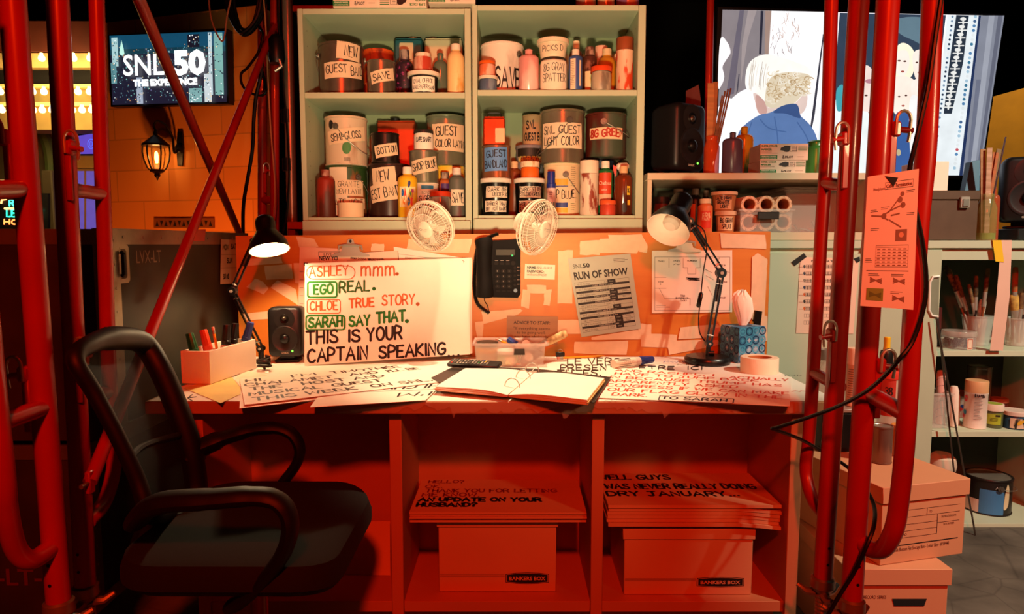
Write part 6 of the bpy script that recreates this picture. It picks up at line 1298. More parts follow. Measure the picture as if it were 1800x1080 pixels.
for i in range(34): t_ = i / 33; y = 30 + 265 * t_; scr(disc(1671 - 34 * t_, y, 2.2, 6), rq.choice(['#3f5a7a', '#f2f2f2', '#7a94b0', '#2a3a54'])); scr(disc(1711 - 37 * t_, y, 3, 6), rq.choice(['#5a8ab8', '#a8c8dc', '#3f7a9a', '#e8eef0', '#c85a64' if t_ > .7 else '#4a6a94']))
scr(pl((1716, 28), (1720, 28), (1688, 308), (1682, 308)), '#25355c'); scr(pl((1720, 28), (1761, 28), (1719, 308), (1688, 308)), '#8f93a2', .9); scr(pl((1734, 28), (1744, 28), (1708, 308), (1700, 308)), '#a7abb8', .95); scr(pl((1750, 28), (1758, 28), (1716, 308), (1712, 308)), '#6c6f80', .9); scr(pl((1712, 140), (1720, 140), (1700, 308), (1694, 308)), '#777c90', .9)
m.build('screen', tvt, label='screen picture of a fair-haired person from behind and a crowd')
m = MB(); c = tp(1500, 250, -.06); m.rod((c.x, c.y + .03, .03), (c.x, c.y + .03, c.z), .03, BLK(), n=16); m.bx(c.x - .3, c.x + .3, c.y - .1, c.y + .2, 0, .03, BLK(), .005); m.bx(c.x - .1, c.x + .1, c.y - .04, c.y + .05, c.z - .1, c.z, BLK()); m.build('floor_stand', tvt)
# ================================================================ worktop on the right
tb = thing('tool_box', 'brown metal tool box with latch on the worktop', 'tool box', (xp(1615), 2.72, ZC)); BR = C('#5c4636', .5, .2, .1, 16)
x0, x1 = at(1530, 380, 2.63).x, at(1719, 380, 2.63).x; zl, zt = zz(352, 2.63), zz(335, 2.63)
m = MB(); m.bx(x0, x1, 2.63, 2.83, ZC + .001, zl, BR, .003); m.build('body', tb); m = MB(); m.bx(x0 - .003, x1 + .003, 2.626, 2.834, zl + .0005, zt, BR, .004); m.build('lid', tb)
m = MB(); a, b = at(1687, 346, 2.626), at(1702, 366, 2.626); m.bx(a.x, b.x, 2.616, 2.6258, b.z, a.z, CHROME(.3), .002); m.bx(a.x + .006, b.x - .006, 2.612, 2.616, b.z + .006, a.z - .01, SILVER(), .001); m.build('latch', tb)
m = MB(); a = at(1620, 300, 2.66); b = at(1668, 300, 2.66); m.bx(a.x, b.x, 2.66, 2.80, zt + .001, zz(284, 2.66), C('#efe3cf', .6, 0, .03), .002); o_ = m.place('white_box', 'plain white carton on the brown tool box', 'box')
m = MB(); m.slab([V((at(1696, 333, 2.72).x, 2.72, zt + .001)), V((at(1722, 333, 2.72).x, 2.72, zt + .001)), at(1722, 281, 2.74), at(1706, 285, 2.74)], V((0, .03, 0)), C('#3f6a86', .5)); m.place('blue_folder', 'blue-grey folder standing on the right end of the tool box', 'folder')
s = Vessel('brush_jar', 'glass jar with green-tinted bottom holding paddles at the worktop edge', 'jar', 1719, 1752, 340, ZC, 2.67, None); s.part('jar', [(0, 0), (.95, 0), (1, .03), (1, .7), (.72, .84), (.66, .88), (.7, .9), (.7, .98), (.66, 1)], GLASS('#9a9a5a', .4)); s.part('residue', [(0, .02), (.9, .02), (.94, .05), (.94, .16), (0, .13)], C('#7d8a3c', .5), label='dried green paint residue')
c0 = V((s.x, 2.67, ZC + .03)); gp3 = 'paddles in the green-tinted jar'
stick('tan paddle at the left of the green-tinted jar', c0 + V((-.004, .0, 0)), at(1728, 262, 2.68), .02, .003, '#b08058', grp=gp3); stick('pink-white paddle in the middle of the green-tinted jar', c0 + V((.002, -.008, 0)), at(1740, 260, 2.665), .02, .003, '#d8a890', grp=gp3)
stick('orange-edged paddle in the green-tinted jar', c0 + V((.006, .008, 0)), at(1751, 268, 2.69), .022, .003, '#c8602c', grp=gp3); stick('olive paddle at the right of the green-tinted jar', c0 + V((.01, .014, 0)), at(1757, 262, 2.70), .018, .003, '#7a6440', grp=gp3)
m = MB(); m.rod(c0 + V((0, -.004, 0)), at(1768, 241, 2.66), .0028, C('#5a5a68', .3, .7)); m.place('thin_rod', 'long thin grey rod leaning right out of the green-tinted jar', 'rod', gp3)
s = bottle('orange-tinted glass bottle behind the green-tinted jar', (1738, 1758), 328, ZC, 2.75, GLASS('#c85a3a', .55), None, None, neck=.4, sh=.76, capz=.88)
m = MB(); a = at(1777, 400, 2.72); m.bx(a.x, a.x + .2, 2.68, 2.86, ZC + .001, zz(402, 2.70), BLK(.5), .004); m.place('speaker_plinth', 'black block under the right speaker at the worktop end', 'block')
speaker('monitor_speaker', 'big black monitor speaker on a black block at the worktop end, by the yellow flat', (at(1801, 350, 2.78).x, 2.775, zz(402, 2.70) + .002), .182, .262, .15, R(-28))
# hanging tapes
for q, col, lb, e in (([(1760, 421), (1779, 421), (1775, 520), (1763, 617), (1740, 617), (1752, 520)], '#e0b8a4', 'long pinkish tape strip hanging from the worktop edge to the brush shelf', 0), ([(1744.5, 421), (1760.5, 421), (1765, 461), (1750, 460)], '#e8bc1c', 'short bright yellow tape hanging from the worktop edge', .002)):
    m = MB(); n = len(q) // 2; dd = SF - .0155 - e
    if n == 3: r_ = [(q[0], q[1]), (q[5], q[2]), (q[4], q[3])]
    else: r_ = [(q[0], q[1]), (q[3], q[2])]
    vs = [at(*p, dd) for pr in r_ for p in pr]; vs = [V((vs[0].x, SF + .02, ZC + .0012)), V((vs[1].x, SF + .02, ZC + .0012)), V((vs[0].x, dd, ZC + .0012)), V((vs[1].x, dd, ZC + .0012))] + vs[2:]
    m.add(vs, [(2 * i, 2 * i + 1, 2 * i + 3, 2 * i + 2) for i in range(len(vs) // 2 - 1)], C(col, .6, 0, .04)); m.place('hanging_tape', lb, 'tape')
# ================================================================ inside the open low cabinet
zA, zB, zC_ = zsh[2], zsh[1], zsh[0]; ga, gb2 = 'supplies on the brush shelf', 'supplies on the spray can shelf'
s = Vessel('clip_jar', 'clear screw-lid jar half full of black clips on the brush shelf', 'jar', 1659, 1713, 578, zA, 2.67, ga)
s.part('jar', [(0, 0), (.96, 0), (1, .03), (1, .7)], CLEAR()); s.part('lid', [(1, .7), (1.03, .72), (1.03, .95), (1, 1), (0, 1)], C('#d8d4c8', .15, 0, .02, alpha=.45)); m = MB()
rq = random.Random(6)
for i in range(40): a, r = rq.uniform(0, 6.28), s.r * .8 * math.sqrt(rq.random()); m.box((r * math.cos(a), r * math.sin(a), .008 + rq.uniform(0, s.h * .42)), (.014, .008, .01), BLK(.3), .001, Matrix.Rotation(rq.uniform(0, 6), 4, 'Z'))
m.build('black_clips', s.t, world=False)['kind'] = 'stuff'; s.tape(.7, .35, .4, .62, [], col=C('#e2d0b8', .6), rag=0); s.marks([frame2(.55, .1, .85, .6, .03)], C('#b83a2a'), 1., .0014)
def cup(label, px, yt, dc): s = Vessel('brush_cup', label, 'cup', px[0], px[1], yt, zA, dc, ga); s.part('cup', [(0, .01), (.72, 0), (.74, .02), (.96, .97), (1.02, .975), (1.02, 1), (.95, 1), (.93, .97), (.71, .03), (0, .03)], C('#e8e4da', .15, 0, .02, alpha=.38)); return s
s = cup('clear plastic cup of brushes behind the clip jar', (1694, 1745), 552, 2.75); f0 = V((s.x, 2.75, zA + .008)); gc = 'brushes in the clear cup behind the clip jar'
for i, (x, y, w, h, b, lb) in enumerate(((1662, 468, .010, '#7a3a1c', '#1a1210', 'dark fluffy brush leaning far left'), (1668, 474, .008, '#b0643a', '#c89068', 'orange-handled brush leaning left'), (1680, 484, .008, '#5a2414', '#3a1a10', 'brown brush next to the orange-handled one'), (1703, 500, .007, '#2a1a14', '#4a3a30', 'upright dark brush'), (1728, 527, .013, '#caa070', '#e6ddd0', 'short white brush'), (1737, 472, .008, '#8a4a24', '#5a2a1a', 'tall brown brush leaning right'), (1716, 485, .008, '#221814', '#14100e', 'black brush in the middle'))):
    dd = 2.75 + .012 * math.sin(i * 2); brush(lb + ' in the clear cup behind the clip jar', f0 + V((.016 * math.cos(i * 2.1) * (-1 if x > 1715 else 1) * .8, .014 * math.sin(i * 2), .002 + .001 * i)), at(x, y, dd), w, h, b, gc)
s = cup('clear plastic cup of brushes behind the hanging pink tape', (1766, 1814), 556, 2.74); f0 = V((s.x, 2.74, zA + .008)); gc = 'brushes in the clear cup by the pink tape'
for i, (x, y, w, h, b, lb) in enumerate(((1781, 518, .018, '#caa070', '#d8b050', 'wide yellow-bristled brush'), (1785, 470, .01, '#8a3a1c', '#c8501c', 'tall brush with an orange tip'), (1797, 515, .009, '#5a2a1a', '#4a2a1c', 'dark brown brush'), (1806, 500, .009, '#2a1a14', '#2a1a14', 'dark upright brush'))): brush(lb + ' in the cup behind the hanging pink tape', f0 + V((.012 * math.cos(i * 2.1), .014 * math.sin(i * 2), .002 + .001 * i)), at(x, y, 2.74 + .01 * math.cos(i * 2)), w, h, b, gc)
m = MB(); a, b = at(1648, 580, 2.70), at(1660, 580, 2.70); m.bx(a.x - .022, b.x - .012, 2.70, 2.80, zA + .001, zz(580, 2.70), BLK(.5), .002); m.place('black_box', 'black box by the sliding door on the brush shelf', 'box', ga)
m = MB(); m.bx(a.x - .02, b.x - .012, 2.70, 2.80, zz(580, 2.70) + .001, zz(541, 2.70), C('#4a1512', .5), .002); m.place('dark_red_box', 'dark red box on top of the black box by the sliding door', 'box', ga)
s = spray('white spray can with beige cap and printed label on the middle shelf', (1699, 1737), 665, zB, 2.665, C('#e2d2c4', .45), C('#d8a878', .5), gb2, cz=.77)
s.marks([greek(-.1, .66, .6, 16, .03, .008)], C('#8a7a70')); s.marks([hand('KRYLON', -.05, .68, .8, .05, .03)], INK()) if False else s.marks([hand('enamel', -.1, .69, .85, .05, .03)], C('#3a2a2a')); s.marks([ring(-.9, .62, .2, .06, 14, .07)], C('#c82a2a')); s.marks([disc(-.95, .33, .2, 12, .06)], C('#2a8aa8')); s.marks([disc(-1.1, .25, .16, 12, .05)], C('#c83a4a'), 1., .0014)
s = spray('red-topped white spray can behind the roller bin', (1680, 1703), 685, zB, 2.83, ST('#d8b8a8', '#a86a5a', .6, 12), C('#c03a24', .5), gb2, cz=.84); s.marks([disc(.2, .45, .3, 12, .07)], C('#22306a')); s.marks([disc(-.1, .34, .3, 12, .07)], C('#c82a2a'), 1., .0014)
s = can('tall shiny steel can at the back of the middle shelf', (1703, 1742), 640, zB, 2.86, SM('#b8aea2', '#5a4a42', .2, 4), gb2)
s = jar('green-labelled jar with lime lid on the middle shelf', (1733, 1763), 706, zB, 2.67, C('#59603a', .35), C('#e2d0bc', .5), gb2, lz=.72, lr=1.03); s.tape(.1, .38, 1.5, .44, [], col=C('#a0ac2c', .55), rag=0); s.marks([rect(.2, .5, .75, .58)], C('#2a2018'), 1., .0014); s.marks([greek(-.3, .42, .5, 3, .05, .02)], C('#4a5a1a'), 1., .0014); m = MB(); m.lathe([(s.r * .85, s.h + .0003), (0, s.h + .0005)], C('#9aa83a', .5), 24); m.build('lid_sticker', s.t, world=False)
s = jar('dark red jar with terracotta lid behind the green-labelled jar', (1744, 1771), 697, zB, 2.86, C('#5a1c14', .4), C('#b86244', .5), gb2, lz=.78, lr=1.04)
s = jar('blue paint jar with white lid and spattered label at the shelf end', (1764, 1806), 716, zB, 2.66, C('#234a68', .4), C('#dccabc', .5), gb2, lz=.76, lr=1.02); s.tape(.3, .36, 1.2, .56, [], col=ST('#dcc0a4', '#2a2a20', .56, 40), rag=0); s.marks([blob([(.2, .3), (.4, .28), (.6, .4), (.5, .55), (.3, .5)]), disc(.65, .5, .12, 10, .07)], C('#d8a82a'), 1., .0015)
cbx = clear_box('clear bin of white paint rollers on the middle shelf', 1641, 1693, 692, 2.64, .1, zB, False, None, al=.25)
for i, (x, y, lb) in enumerate(((1656, 652, 'pinkish striped paint roller sleeve nearest the sliding door'), (1669, 676, 'white paint roller sleeve in the middle of the roller bin'), (1682, 690, 'short white paint roller sleeve at the right of the roller bin'))):
    p = V((at(x, 750, 2.69).x, 2.705 - .038 * (i % 2), zB + .004)); q = at(x + 2, y, 2.69); rr = .0165
    m = MB(); T_ = Matrix.Translation(p) @ (V((q.x, p.y, q.z)) - p).to_track_quat('Z', 'Y').to_matrix().to_4x4(); L_ = (V((q.x, p.y, q.z)) - p).length; m.lathe([(0, 0), (rr * .95, 0), (rr, .006), (rr, L_ - .02), (rr * .7, L_ - .003), (0, L_)], C('#eadccb' if i else '#d8a498', .9, 0, .06, 40), 20, T=T_)
    if i == 0:
        for k in range(6): m.tube([T_ @ V((rr * 1.005 * math.cos(a / 10 * 6.283), rr * 1.005 * math.sin(a / 10 * 6.283), L_ * (.12 + .14 * k) + .012 * math.cos(a / 10 * 6.283))) for a in range(10)], .0009, C('#4a2a2a'), 4, closed=True)
    m.place('paint_roller', lb, 'paint roller', 'paint rollers on the middle shelf')
s = can('big paint can with blue label and pale streaks on the bottom shelf', (1700, 1777), 822, zC_, 2.75, C('#1f1b18', .4), None, handle=(-60, (.1, 1)))
s.marks([rect(-.3, .04, .7, .72)], C('#3f78ac', .5), .966); s.marks([rect(-1.2, .04, -.31, .4)], C('#dccabc', .5), .966); s.marks([blob([(.72, .2), (.95, .3), (.98, .7), (.85, .9), (.74, .6)])], C('#d8c8a0', .5), .966); s.marks([printed('AA', .3, .76, w=.3, h=.06)], C('#e8e2d8'), .966)
m = MB(); o = at(1656, 800, 2.74); m.lathe([(0, -.052), (.03, -.05), (.052, -.02), (.055, 0), (.05, .03), (.03, .048), (0, .05)], C('#d8c0a8', .8, 0, .06, 30), 24, T=Matrix.Translation(V((o.x, o.y, zC_ + .056 + .14)))); m.lathe([(.05, .0), (.052, .14), (0, .145)], C('#6a5a4c', .7), 20, (o.x, o.y, zC_ + .001)); m.place('wrapped_bundle', 'round cream bundle on the bottom shelf left of the big paint can', 'bundle')
for (a, b, lb) in (((1656, 630), (1680, 860), 'left of two thin metal rods leaning on the low cabinet shelves'), ((1658, 628), (1700, 860), 'right of two thin metal rods leaning on the low cabinet shelves')):
    e_ = .02 if a[0] > 1657 else 0; p, q = at(*a, SF - .03 - e_), at(*b, SF - .05 - e_); d_ = (q - p); p = p - d_ * .3; q = p + d_ * (1.0 * (p.z - .002) / -d_.z); m = MB(); m.rod(p, q, .0032, C('#6a645c', .3, .8), n=10); m.place('metal_rod', lb, 'rod', 'thin metal rods')
# ================================================================ file boxes on the floor by the scaffold
zl0, zl1 = .27, .485
def form(f, k):                                     # printed form on a box end
    w_, h_ = 1, 1
    k.flat(line(.08, .80, .93, .80, .006), f, INK()); k.flat(printed('RECORD SERIES', .08, .83, w=.18, h=.035), f, INK()); k.flat(line(.08, .69, .93, .69, .006), f, INK()); k.flat(printed('CONTENTS', .08, .72, w=.12, h=.035), f, INK()); k.flat(printed('TO', .56, .72, w=.03, h=.035), f, INK()); k.flat(line(.53, .69, .53, .79, .006), f, INK())
    for i, tx in enumerate(('FROM', 'DEPT.', 'SPECIAL INFO')): k.flat(line(.08, .58 - .1 * i, .66, .58 - .1 * i, .006), f, INK()); k.flat(printed(tx, .08, .61 - .1 * i, w=.03 * len(tx) ** .8, h=.035), f, INK())
    k.flat(line(.66, .38, .66, .69, .006), f, INK()); k.flat(line(.66, .55, .93, .55, .006), f, INK()); k.flat(printed('DESTRUCTION DATE', .71, .62, w=.18, h=.03), f, INK()); k.flat(printed('BOX NUMBER', .74, .5, w=.13, h=.03), f, INK()); k.flat(line(.08, .27, .92, .27, .016), f, INK()); k.flat(printed('Auto-Lock Bottom File Storage Box - Letter Size - #F59440', .08, .18, w=.74, h=.055), f, INK())
KB = C('#c88c64', .65, 0, .04, 5)
t = thing('file_box', 'lower file box on the floor beside the scaffold, with a black hand hole', 'file box', (1.02, 1.89, 0), 'file boxes stacked on the floor')
m = MB(); m.bx(.888, 1.152, 1.713, 2.07, .001, zl0 - .02, KB, .0015); m.flat(printed('RECORD SERIES', .93, .186, w=.06, h=.009), lambda u, v, n=0: V((u, 1.7126, v)), INK()); m.build('box', t)
m = MB(); m.bx(.882, 1.158, 1.707, 2.076, zl0 - .045, zl0, KB, .0015); m.build('lid', t)
a, b = at(1568, 1053, 1.713), at(1628, 1066, 1.713); m = MB(); m.slab([V((a.x, 1.7125, a.z)), V((b.x, 1.7125, a.z)), V((b.x - .006, 1.7125, b.z)), V((a.x + .006, 1.7125, b.z))], V((0, -.0006, 0)), C('#050303', .9)); m.build('hand_hole', t)
N0 = V((.975, 1.725)); ru = (V((1.242, 1.795)) - N0).normalized(); rv = V((-ru.y, ru.x)); W_, D_ = .275, .365; ang = math.atan2(ru.y, ru.x); cN = N0 + ru * W_ / 2 + rv * D_ / 2
t = thing('file_box', 'upper file box turned askew on its stack, with a printed record form', 'file box', (cN.x, cN.y, zl0 + .001), 'file boxes stacked on the floor', ang)
m = MB(); H_ = zl1 - zl0; m.bx(-W_ / 2, W_ / 2, -D_ / 2, D_ / 2, 0, H_ - .02, KB, .0015); form(lambda u, v, n=0: V((-W_ / 2 + u * W_, -D_ / 2 - .0005, v * (H_ - .035))), m); m.build('box', t, world=False)
m = MB(); e = .006; m.bx(-W_ / 2 - e, W_ / 2 + e, -D_ / 2 - e, D_ / 2 + e, H_ - .045, H_, KB, .0015); m.build('lid', t, world=False)
zq = zl1 + .0015; gq = 'containers standing on the askew file box'
s = can('small unlabelled shiny tin can on the askew file box', (1532, 1570), 743, zq, 1.93, SM('#b89a88', '#6a4034', .2, 5), gq)
s = jar('amber jar right behind the small shiny can', (1566, 1607), 742, zq, 1.995, C('#b06a1c', .3, 0, .1), C('#c07a2a', .4), gq, lz=.86, lr=.9)
m = MB(); a, b = at(1442, 760, 2.03), at(1530, 760, 2.03); m.bx(a.x, b.x, 2.02, 2.10, zq, zz(726, 2.02), BLK(.35), .004); m.bx(a.x - .004, b.x + .004, 2.016, 2.104, zz(726, 2.02) + .0005, zz(719, 2.02), C('#8a7468', .3), .002); m.place('black_bin', 'black plastic bin with grey lid on the askew file box', 'bin', gq)
zk = zz(719, 2.02) + .001
s = spray('beige spray can with printed label behind the scaffold tubes', (1490, 1516), 610, zk, 2.06, C('#d0a284', .5), C('#e0bfa4', .5), gq, cz=.74); s.marks([greek(-.7, .64, .7, 13, .04, .012)], C('#7a4a34'))
s = tub('clear cup with grey lid behind the scaffold tubes', (1438, 1466), 612, zk, 2.055, C('#cfc0b2', .15, 0, .02, alpha=.4), C('#8a7a70', .3), gq)
s = tub('tall clear canister with a red label behind the small shiny can', (1544, 1588), 646, zq, 2.07, C('#d8c8b8', .15, 0, .02, alpha=.5), C('#c83a2a', .4), gq, lz=.95); s.tape(-.2, .66, 1.3, .46, [('38', .4, .6, .4, .2), ('UNS', .3, .2, .5, .2)], col=C('#b8382a', .6), rag=0, taper=(.8, .92))
s = Vessel('glue_bottle', 'squat black bottle with yellow spout on the tall clear canister', 'bottle', 1549, 1571, 591, s.top, 2.07, gq); s.part('body', [(0, 0), (.95, 0), (1, .04), (1, .5), (.85, .58)], C('#161312', .35)); s.part('spout', [(.6, .58), (.5, .7), (.5, .98), (.4, 1), (0, 1)], C('#d8b01c', .4))
# ================================================================ scaffolding
def scaffold(name, label, leg, d, zbot, r, inner=None, ri=.016, rungs=(), latches=(), ztop=2.75, side=1, extra=None):
    # leg: two pixels of its axis at depth d; inner: pixel path of the bent ladder tube at depth di
    a, b = at(*leg[0], d), at(*leg[1], d); k = lambda z: a.lerp(b, (z - a.z) / (b.z - a.z)); foot = k(zbot)
    t = thing(name, label, 'scaffold', V((foot.x, foot.y, 0)))
    m = MB(); m.rod(k(zbot), k(ztop), r, RED(), n=24)
    for dz in (.05, .09): m.rod(k(zbot + dz) + V((0, -r * 1.02, 0)), k(zbot + dz) + V((0, -r * .9, 0)), .0035, BLK(), n=8)
    m.build('leg', t)
    LP = lambda px, py: V((k(at(px, py, d).z).x, d, at(px, py, d).z))
    if inner:
        path, di = inner; pts = [at(x, y, di if not isinstance(di, (list, tuple)) else di[i]) for i, (x, y) in enumerate(path)]
        m = MB(); m.tube(smooth(pts, 8), ri, RED(), 18); m.build('ladder_tube', t)
    for (p, q, dd) in rungs: m = MB(); m.tube([at(*p, d), at(*q, dd)], ri * .95, RED(), 16); m.build('rung', t)
    for px, py, w in latches:                       # lock: block, peg and steel hoop
        c = LP(px, py); s = side; m = MB(); m.box(c + V((s * r * .95, -r * .55, 0)), (.018, .03, .03), RED(), .004); m.rod(c + V((s * r * .9, -r * .9, 0)), c + V((s * (r + .03), -r * 1.1, -.004)), .006, RED(), n=10)
        m.box(c + V((s * r * .8, -r * .85, -.06)), (.014, .006, .10), RED(), .002)
        lb_ = m.build('lock_block', t)
        m = MB(); m.tube([c + V((s * (r * .8), -r * 1.2, -.012)), c + V((s * r * .8, -r * 1.25, .012))] + [c + V((s * (r * .8 + .014 - .014 * math.cos(i * math.pi / 8)), -r * 1.25, .016 + .018 * math.sin(i * math.pi / 8))) for i in range(9)] + [c + V((s * (r * .8 + .028), -r * 1.2, .01)), c + V((s * (r * .8 + .028), -r * 1.15, -.01)), c + V((s * (r * .8 + .026), -r * 1.15, -.026))], .0032, CHROME(.3), 8); m.build('hoop', lb_)
    if zbot > .1:
        m = MB(); f = k(zbot); m.lathe([(r * 1.02, .012), (r * 1.25, .008), (r * 1.3, -.012), (r * .9, -.024), (r * .5, -.024)], SILVER(), 24, f); m.build('collar', t, label='grey cast collar')
        m = MB(); zn = -.03
        for i in range(3):
            ang = i * 2.09 + .5; dr_ = V((math.cos(ang), math.sin(ang), 0)); m.tube([f + V((0, 0, zn)) + dr_ * r * .6, f + V((0, 0, zn - .004)) + dr_ * r * 1.6, f + V((0, 0, zn + .008)) + dr_ * r * 2.6], [.012, .009, .006], SILVER(), 8)
        m.build('wing_nut', t)
        m = MB(); pr = []; z = .012; rs = r * .72
        while z < zbot - .02: pr += [(rs, z), (rs, z + .003), (rs * .86, z + .0055), (rs * .86, z + .0075)]; z += .01
        m.lathe([(0, .012)] + pr + [(0, z)], SILVER(), 18, (f.x, f.y, 0)); m.build('screw_jack', t, label='threaded steel jack')
        m = MB(); m.box((f.x, f.y, .006), (.14, .14, .01), SILVER(), .002); m.build('base_plate', t)
    return t, LP
# right pair
t, _ = scaffold('scaffold_frame', 'red scaffold frame on the right whose ladder tube hangs left of its leg', ((1510, 0), (1447, 1010)), 1.55, zz(1022, 1.55), .0215,
    ([(1463, -60), (1454, 240), (1443, 420), (1424, 740), (1417, 815), (1420, 850), (1432, 885), (1450, 905)], [1.665, 1.665, 1.665, 1.665, 1.665, 1.65, 1.61, 1.56]), .0155,
    [((1498, 328), (1450, 322), 1.665), ((1478, 682), (1430, 655), 1.665)], [(1494, 246, -.0), (1482, 588, .0)], side=-1)
t, _ = scaffold('scaffold_frame', 'red scaffold frame on the right whose ladder tube hangs right of its leg', ((1561, 0), (1497, 1055)), 1.38, zz(1060, 1.38), .0215,
    ([(1641, -60), (1629, 240), (1613, 420), (1592, 760), (1580, 885), (1570, 935), (1552, 965), (1528, 965), (1507, 945)], [1.25, 1.255, 1.26, 1.27, 1.275, 1.28, 1.31, 1.35, 1.38]), .0175,
    [((1552, 322), (1622, 335), 1.255), ((1524, 690), (1592, 728), 1.27)], [(1552, 230, .03), (1533, 640, .03)], side=1)
# left pair
t, _ = scaffold('scaffold_frame', 'red scaffold frame at the far left whose ladder tube hangs left of its leg', ((22, 0), (105, 1080)), 1.25, .425, .0215,
    ([(-60, -60), (-45, 300), (-12, 660), (6, 830), (12, 900), (28, 965), (55, 985), (92, 962)], [1.11, 1.11, 1.115, 1.12, 1.13, 1.16, 1.19, 1.245]), .0175,
    [((42, 332), (-40, 335), 1.11), ((78, 716), (-6, 745), 1.118)], [(32, 245, .02), (70, 655, .02)], side=-1)
t, LP2 = scaffold('scaffold_frame', 'red scaffold frame behind the chair whose ladder tube hangs right of its leg', ((101, 0), (150, 1030)), 1.46, zz(1036, 1.46), .0215,
    ([(168, -60), (176, 200), (184, 420), (191, 640), (200, 790), (197, 840), (182, 885), (155, 918)], [1.60, 1.60, 1.60, 1.60, 1.60, 1.585, 1.535, 1.47]), .0165,
    [((112, 332), (180, 341), 1.60), ((127, 695), (192, 690), 1.60)], [(112, 262, .02), (128, 618, .02)], side=1)
m = MB(); p = [at(121, 960, 1.46 - .0)]
q = [(1555, 303), (1579, 300), (1570, 322)]
# far frames behind the cabinets
t, _ = scaffold('scaffold_frame', 'dark red scaffold frame far back between the small city screen and the green cabinet', ((461, 0), (461, 420)), 3.35, 0.02, .0215, ([(483, -40), (483, 420), (483, 600)], 3.3), .021, [((462, 352), (483, 352), 3.3)], [(470, 300, .02)], ztop=3.0)
m = MB(); a, b = at(507, 0, 3.25), at(511, 400, 3.25); m.rod((b.x, 3.25, .0), (a.x, 3.25, 2.95), .024, C('#a08a78', .3, .6), n=20)
for z in (zz(290, 3.25), zz(205, 3.25)): m.rod((b.x, 3.25, z - .03), (b.x, 3.25, z + .03), .029, BLK(), n=16)
m.place('steel_pipe', 'upright grey steel pipe with black clamps beside the green cabinet', 'pipe')
t, _ = scaffold('scaffold_frame', 'red scaffold post behind the big speaker at the left edge of the big display', ((1249, 0), (1246, 150)), 3.1, 0.02, .0165, ztop=3.0)
# cross braces of the left bay
def brace(label, a, b):
    m = MB(); a, b = V(a), V(b); d = (b - a).normalized(); m.rod(a, b, .0145, RED(), n=16)
    m.box(a, (.012, .02, .05), RED(), .003); m.rod(a - V((0, .03, 0)), a + V((0, .02, 0)), .005, SILVER(), n=10); m.place('cross_brace', label, 'brace', 'red cross braces of the left scaffold')
brace('red cross brace rising from beside the chair to the cable bundle', at(158, 848, 1.40), at(482, 48, 3.22))
brace('red cross brace coming down across the small city screen to the notice board', at(232, -30, 1.62), at(424, 418, 3.05))
m = MB(); a = at(296, 505, 1.94); b = at(305, 485, 1.96); m.rod(a, b, .0152, C('#c88a70', .6), n=14); m.place('masking_tape', 'pale tape wrapped around the red cross brace above the pen box', 'tape')
# paper on the right scaffold
q = [at(1525, 311, 1.222), at(1615, 297, 1.21), at(1605, 545, 1.222), at(1512, 538, 1.235)]; m = MB(); m.slab(q, V((0, -.0005, 0)), C('#e8d4c4', .7, 0, .03)); N_ = (q[1] - q[0]).cross(q[0] - q[3]).normalized(); sg = 1 if N_.y < 0 else -1
f0 = quadmap(*q); f = lambda u, v, n=0: f0(u, v, sg * (.0009 + n)); kk = C('#4a3226', .6); k2 = C('#8a6450', .7)
m.flat(printed('Headphone', .13, .885, w=.22, h=.022), f, kk); m.flat(printed('Cable Termination', .38, .895, w=.5, h=.026, bold=.02), f, kk); m.flat(frame2(.36, .885, .9, .935, .004), f, kk)
for a in [(.12, .7, .3, .69), (.3, .69, .46, .72), (.3, .69, .44, .66), (.46, .72, .66, .82), (.46, .66, .7, .6), (.44, .72, .7, .76), (.5, .69, .66, .7)]: m.flat(line(*a, .012), f, k2)
for a in [(.66, .8, .05), (.72, .76, .05), (.7, .84, .04), (.36, .69, .05)]: m.flat(disc(a[0], a[1], a[2], 10, a[2] * .45), f, k2)
m.flat(rect(.6, .5, .82, .585), f, k2); m.flat(disc(.71, .545, .05, 12, .02), lambda u, v, n=0: f(u, v, .0003), C('#d6a282', .7))
for x, y in ((.1, .74), (.3, .755), (.12, .6), (.78, .86), (.8, .7)): m.flat(greek(x, y, x + .16, 2, .012, .004), f, kk)
m.flat(frame2(.24, .31, .86, .47, .003), f, kk)
for i in range(6):
    m.flat(line(.24, .335 + .024 * i, .86, .335 + .024 * i, .002), f, k2)
    for j in range(6): m.flat(line(.27 + .1 * j, .322 + .024 * i, .32 + .1 * j, .322 + .024 * i, .008), f, k2)
m.flat(greek(.05, .37, .2, 3, .012, .004), f, kk); m.flat(line(.08, .28, .88, .28, .005), f, kk)
for (x, y) in ((.12, .19), (.56, .19), (.56, .06)):
    m.flat(greek(x, y + .065, x + .24, 2, .012, .004), f, kk)
    for a in range(4): m.flat(line(x + .04, y + .012 * a, x + .26, y + .03 - .012 * a, .009), f, k2)
m.flat(rect(.1, .05, .42, .145), f, C('#7f9434', .6))
for a in range(4): m.flat(line(.16, .08 + .012 * a, .38, .11 - .012 * a, .009), lambda u, v, n=0: f(u, v, .0003), C('#5f7024', .6))
m.flat(([(.34, .985), (.6, .96), (.52, .9)], [(0, 1, 2)]), lambda u, v, n=0: f(u, v, .0005), BLK(.7)); m.place('wiring_sheet', 'sheet of cable wiring diagrams with a green patch, taped to the red scaffold', 'sheet')
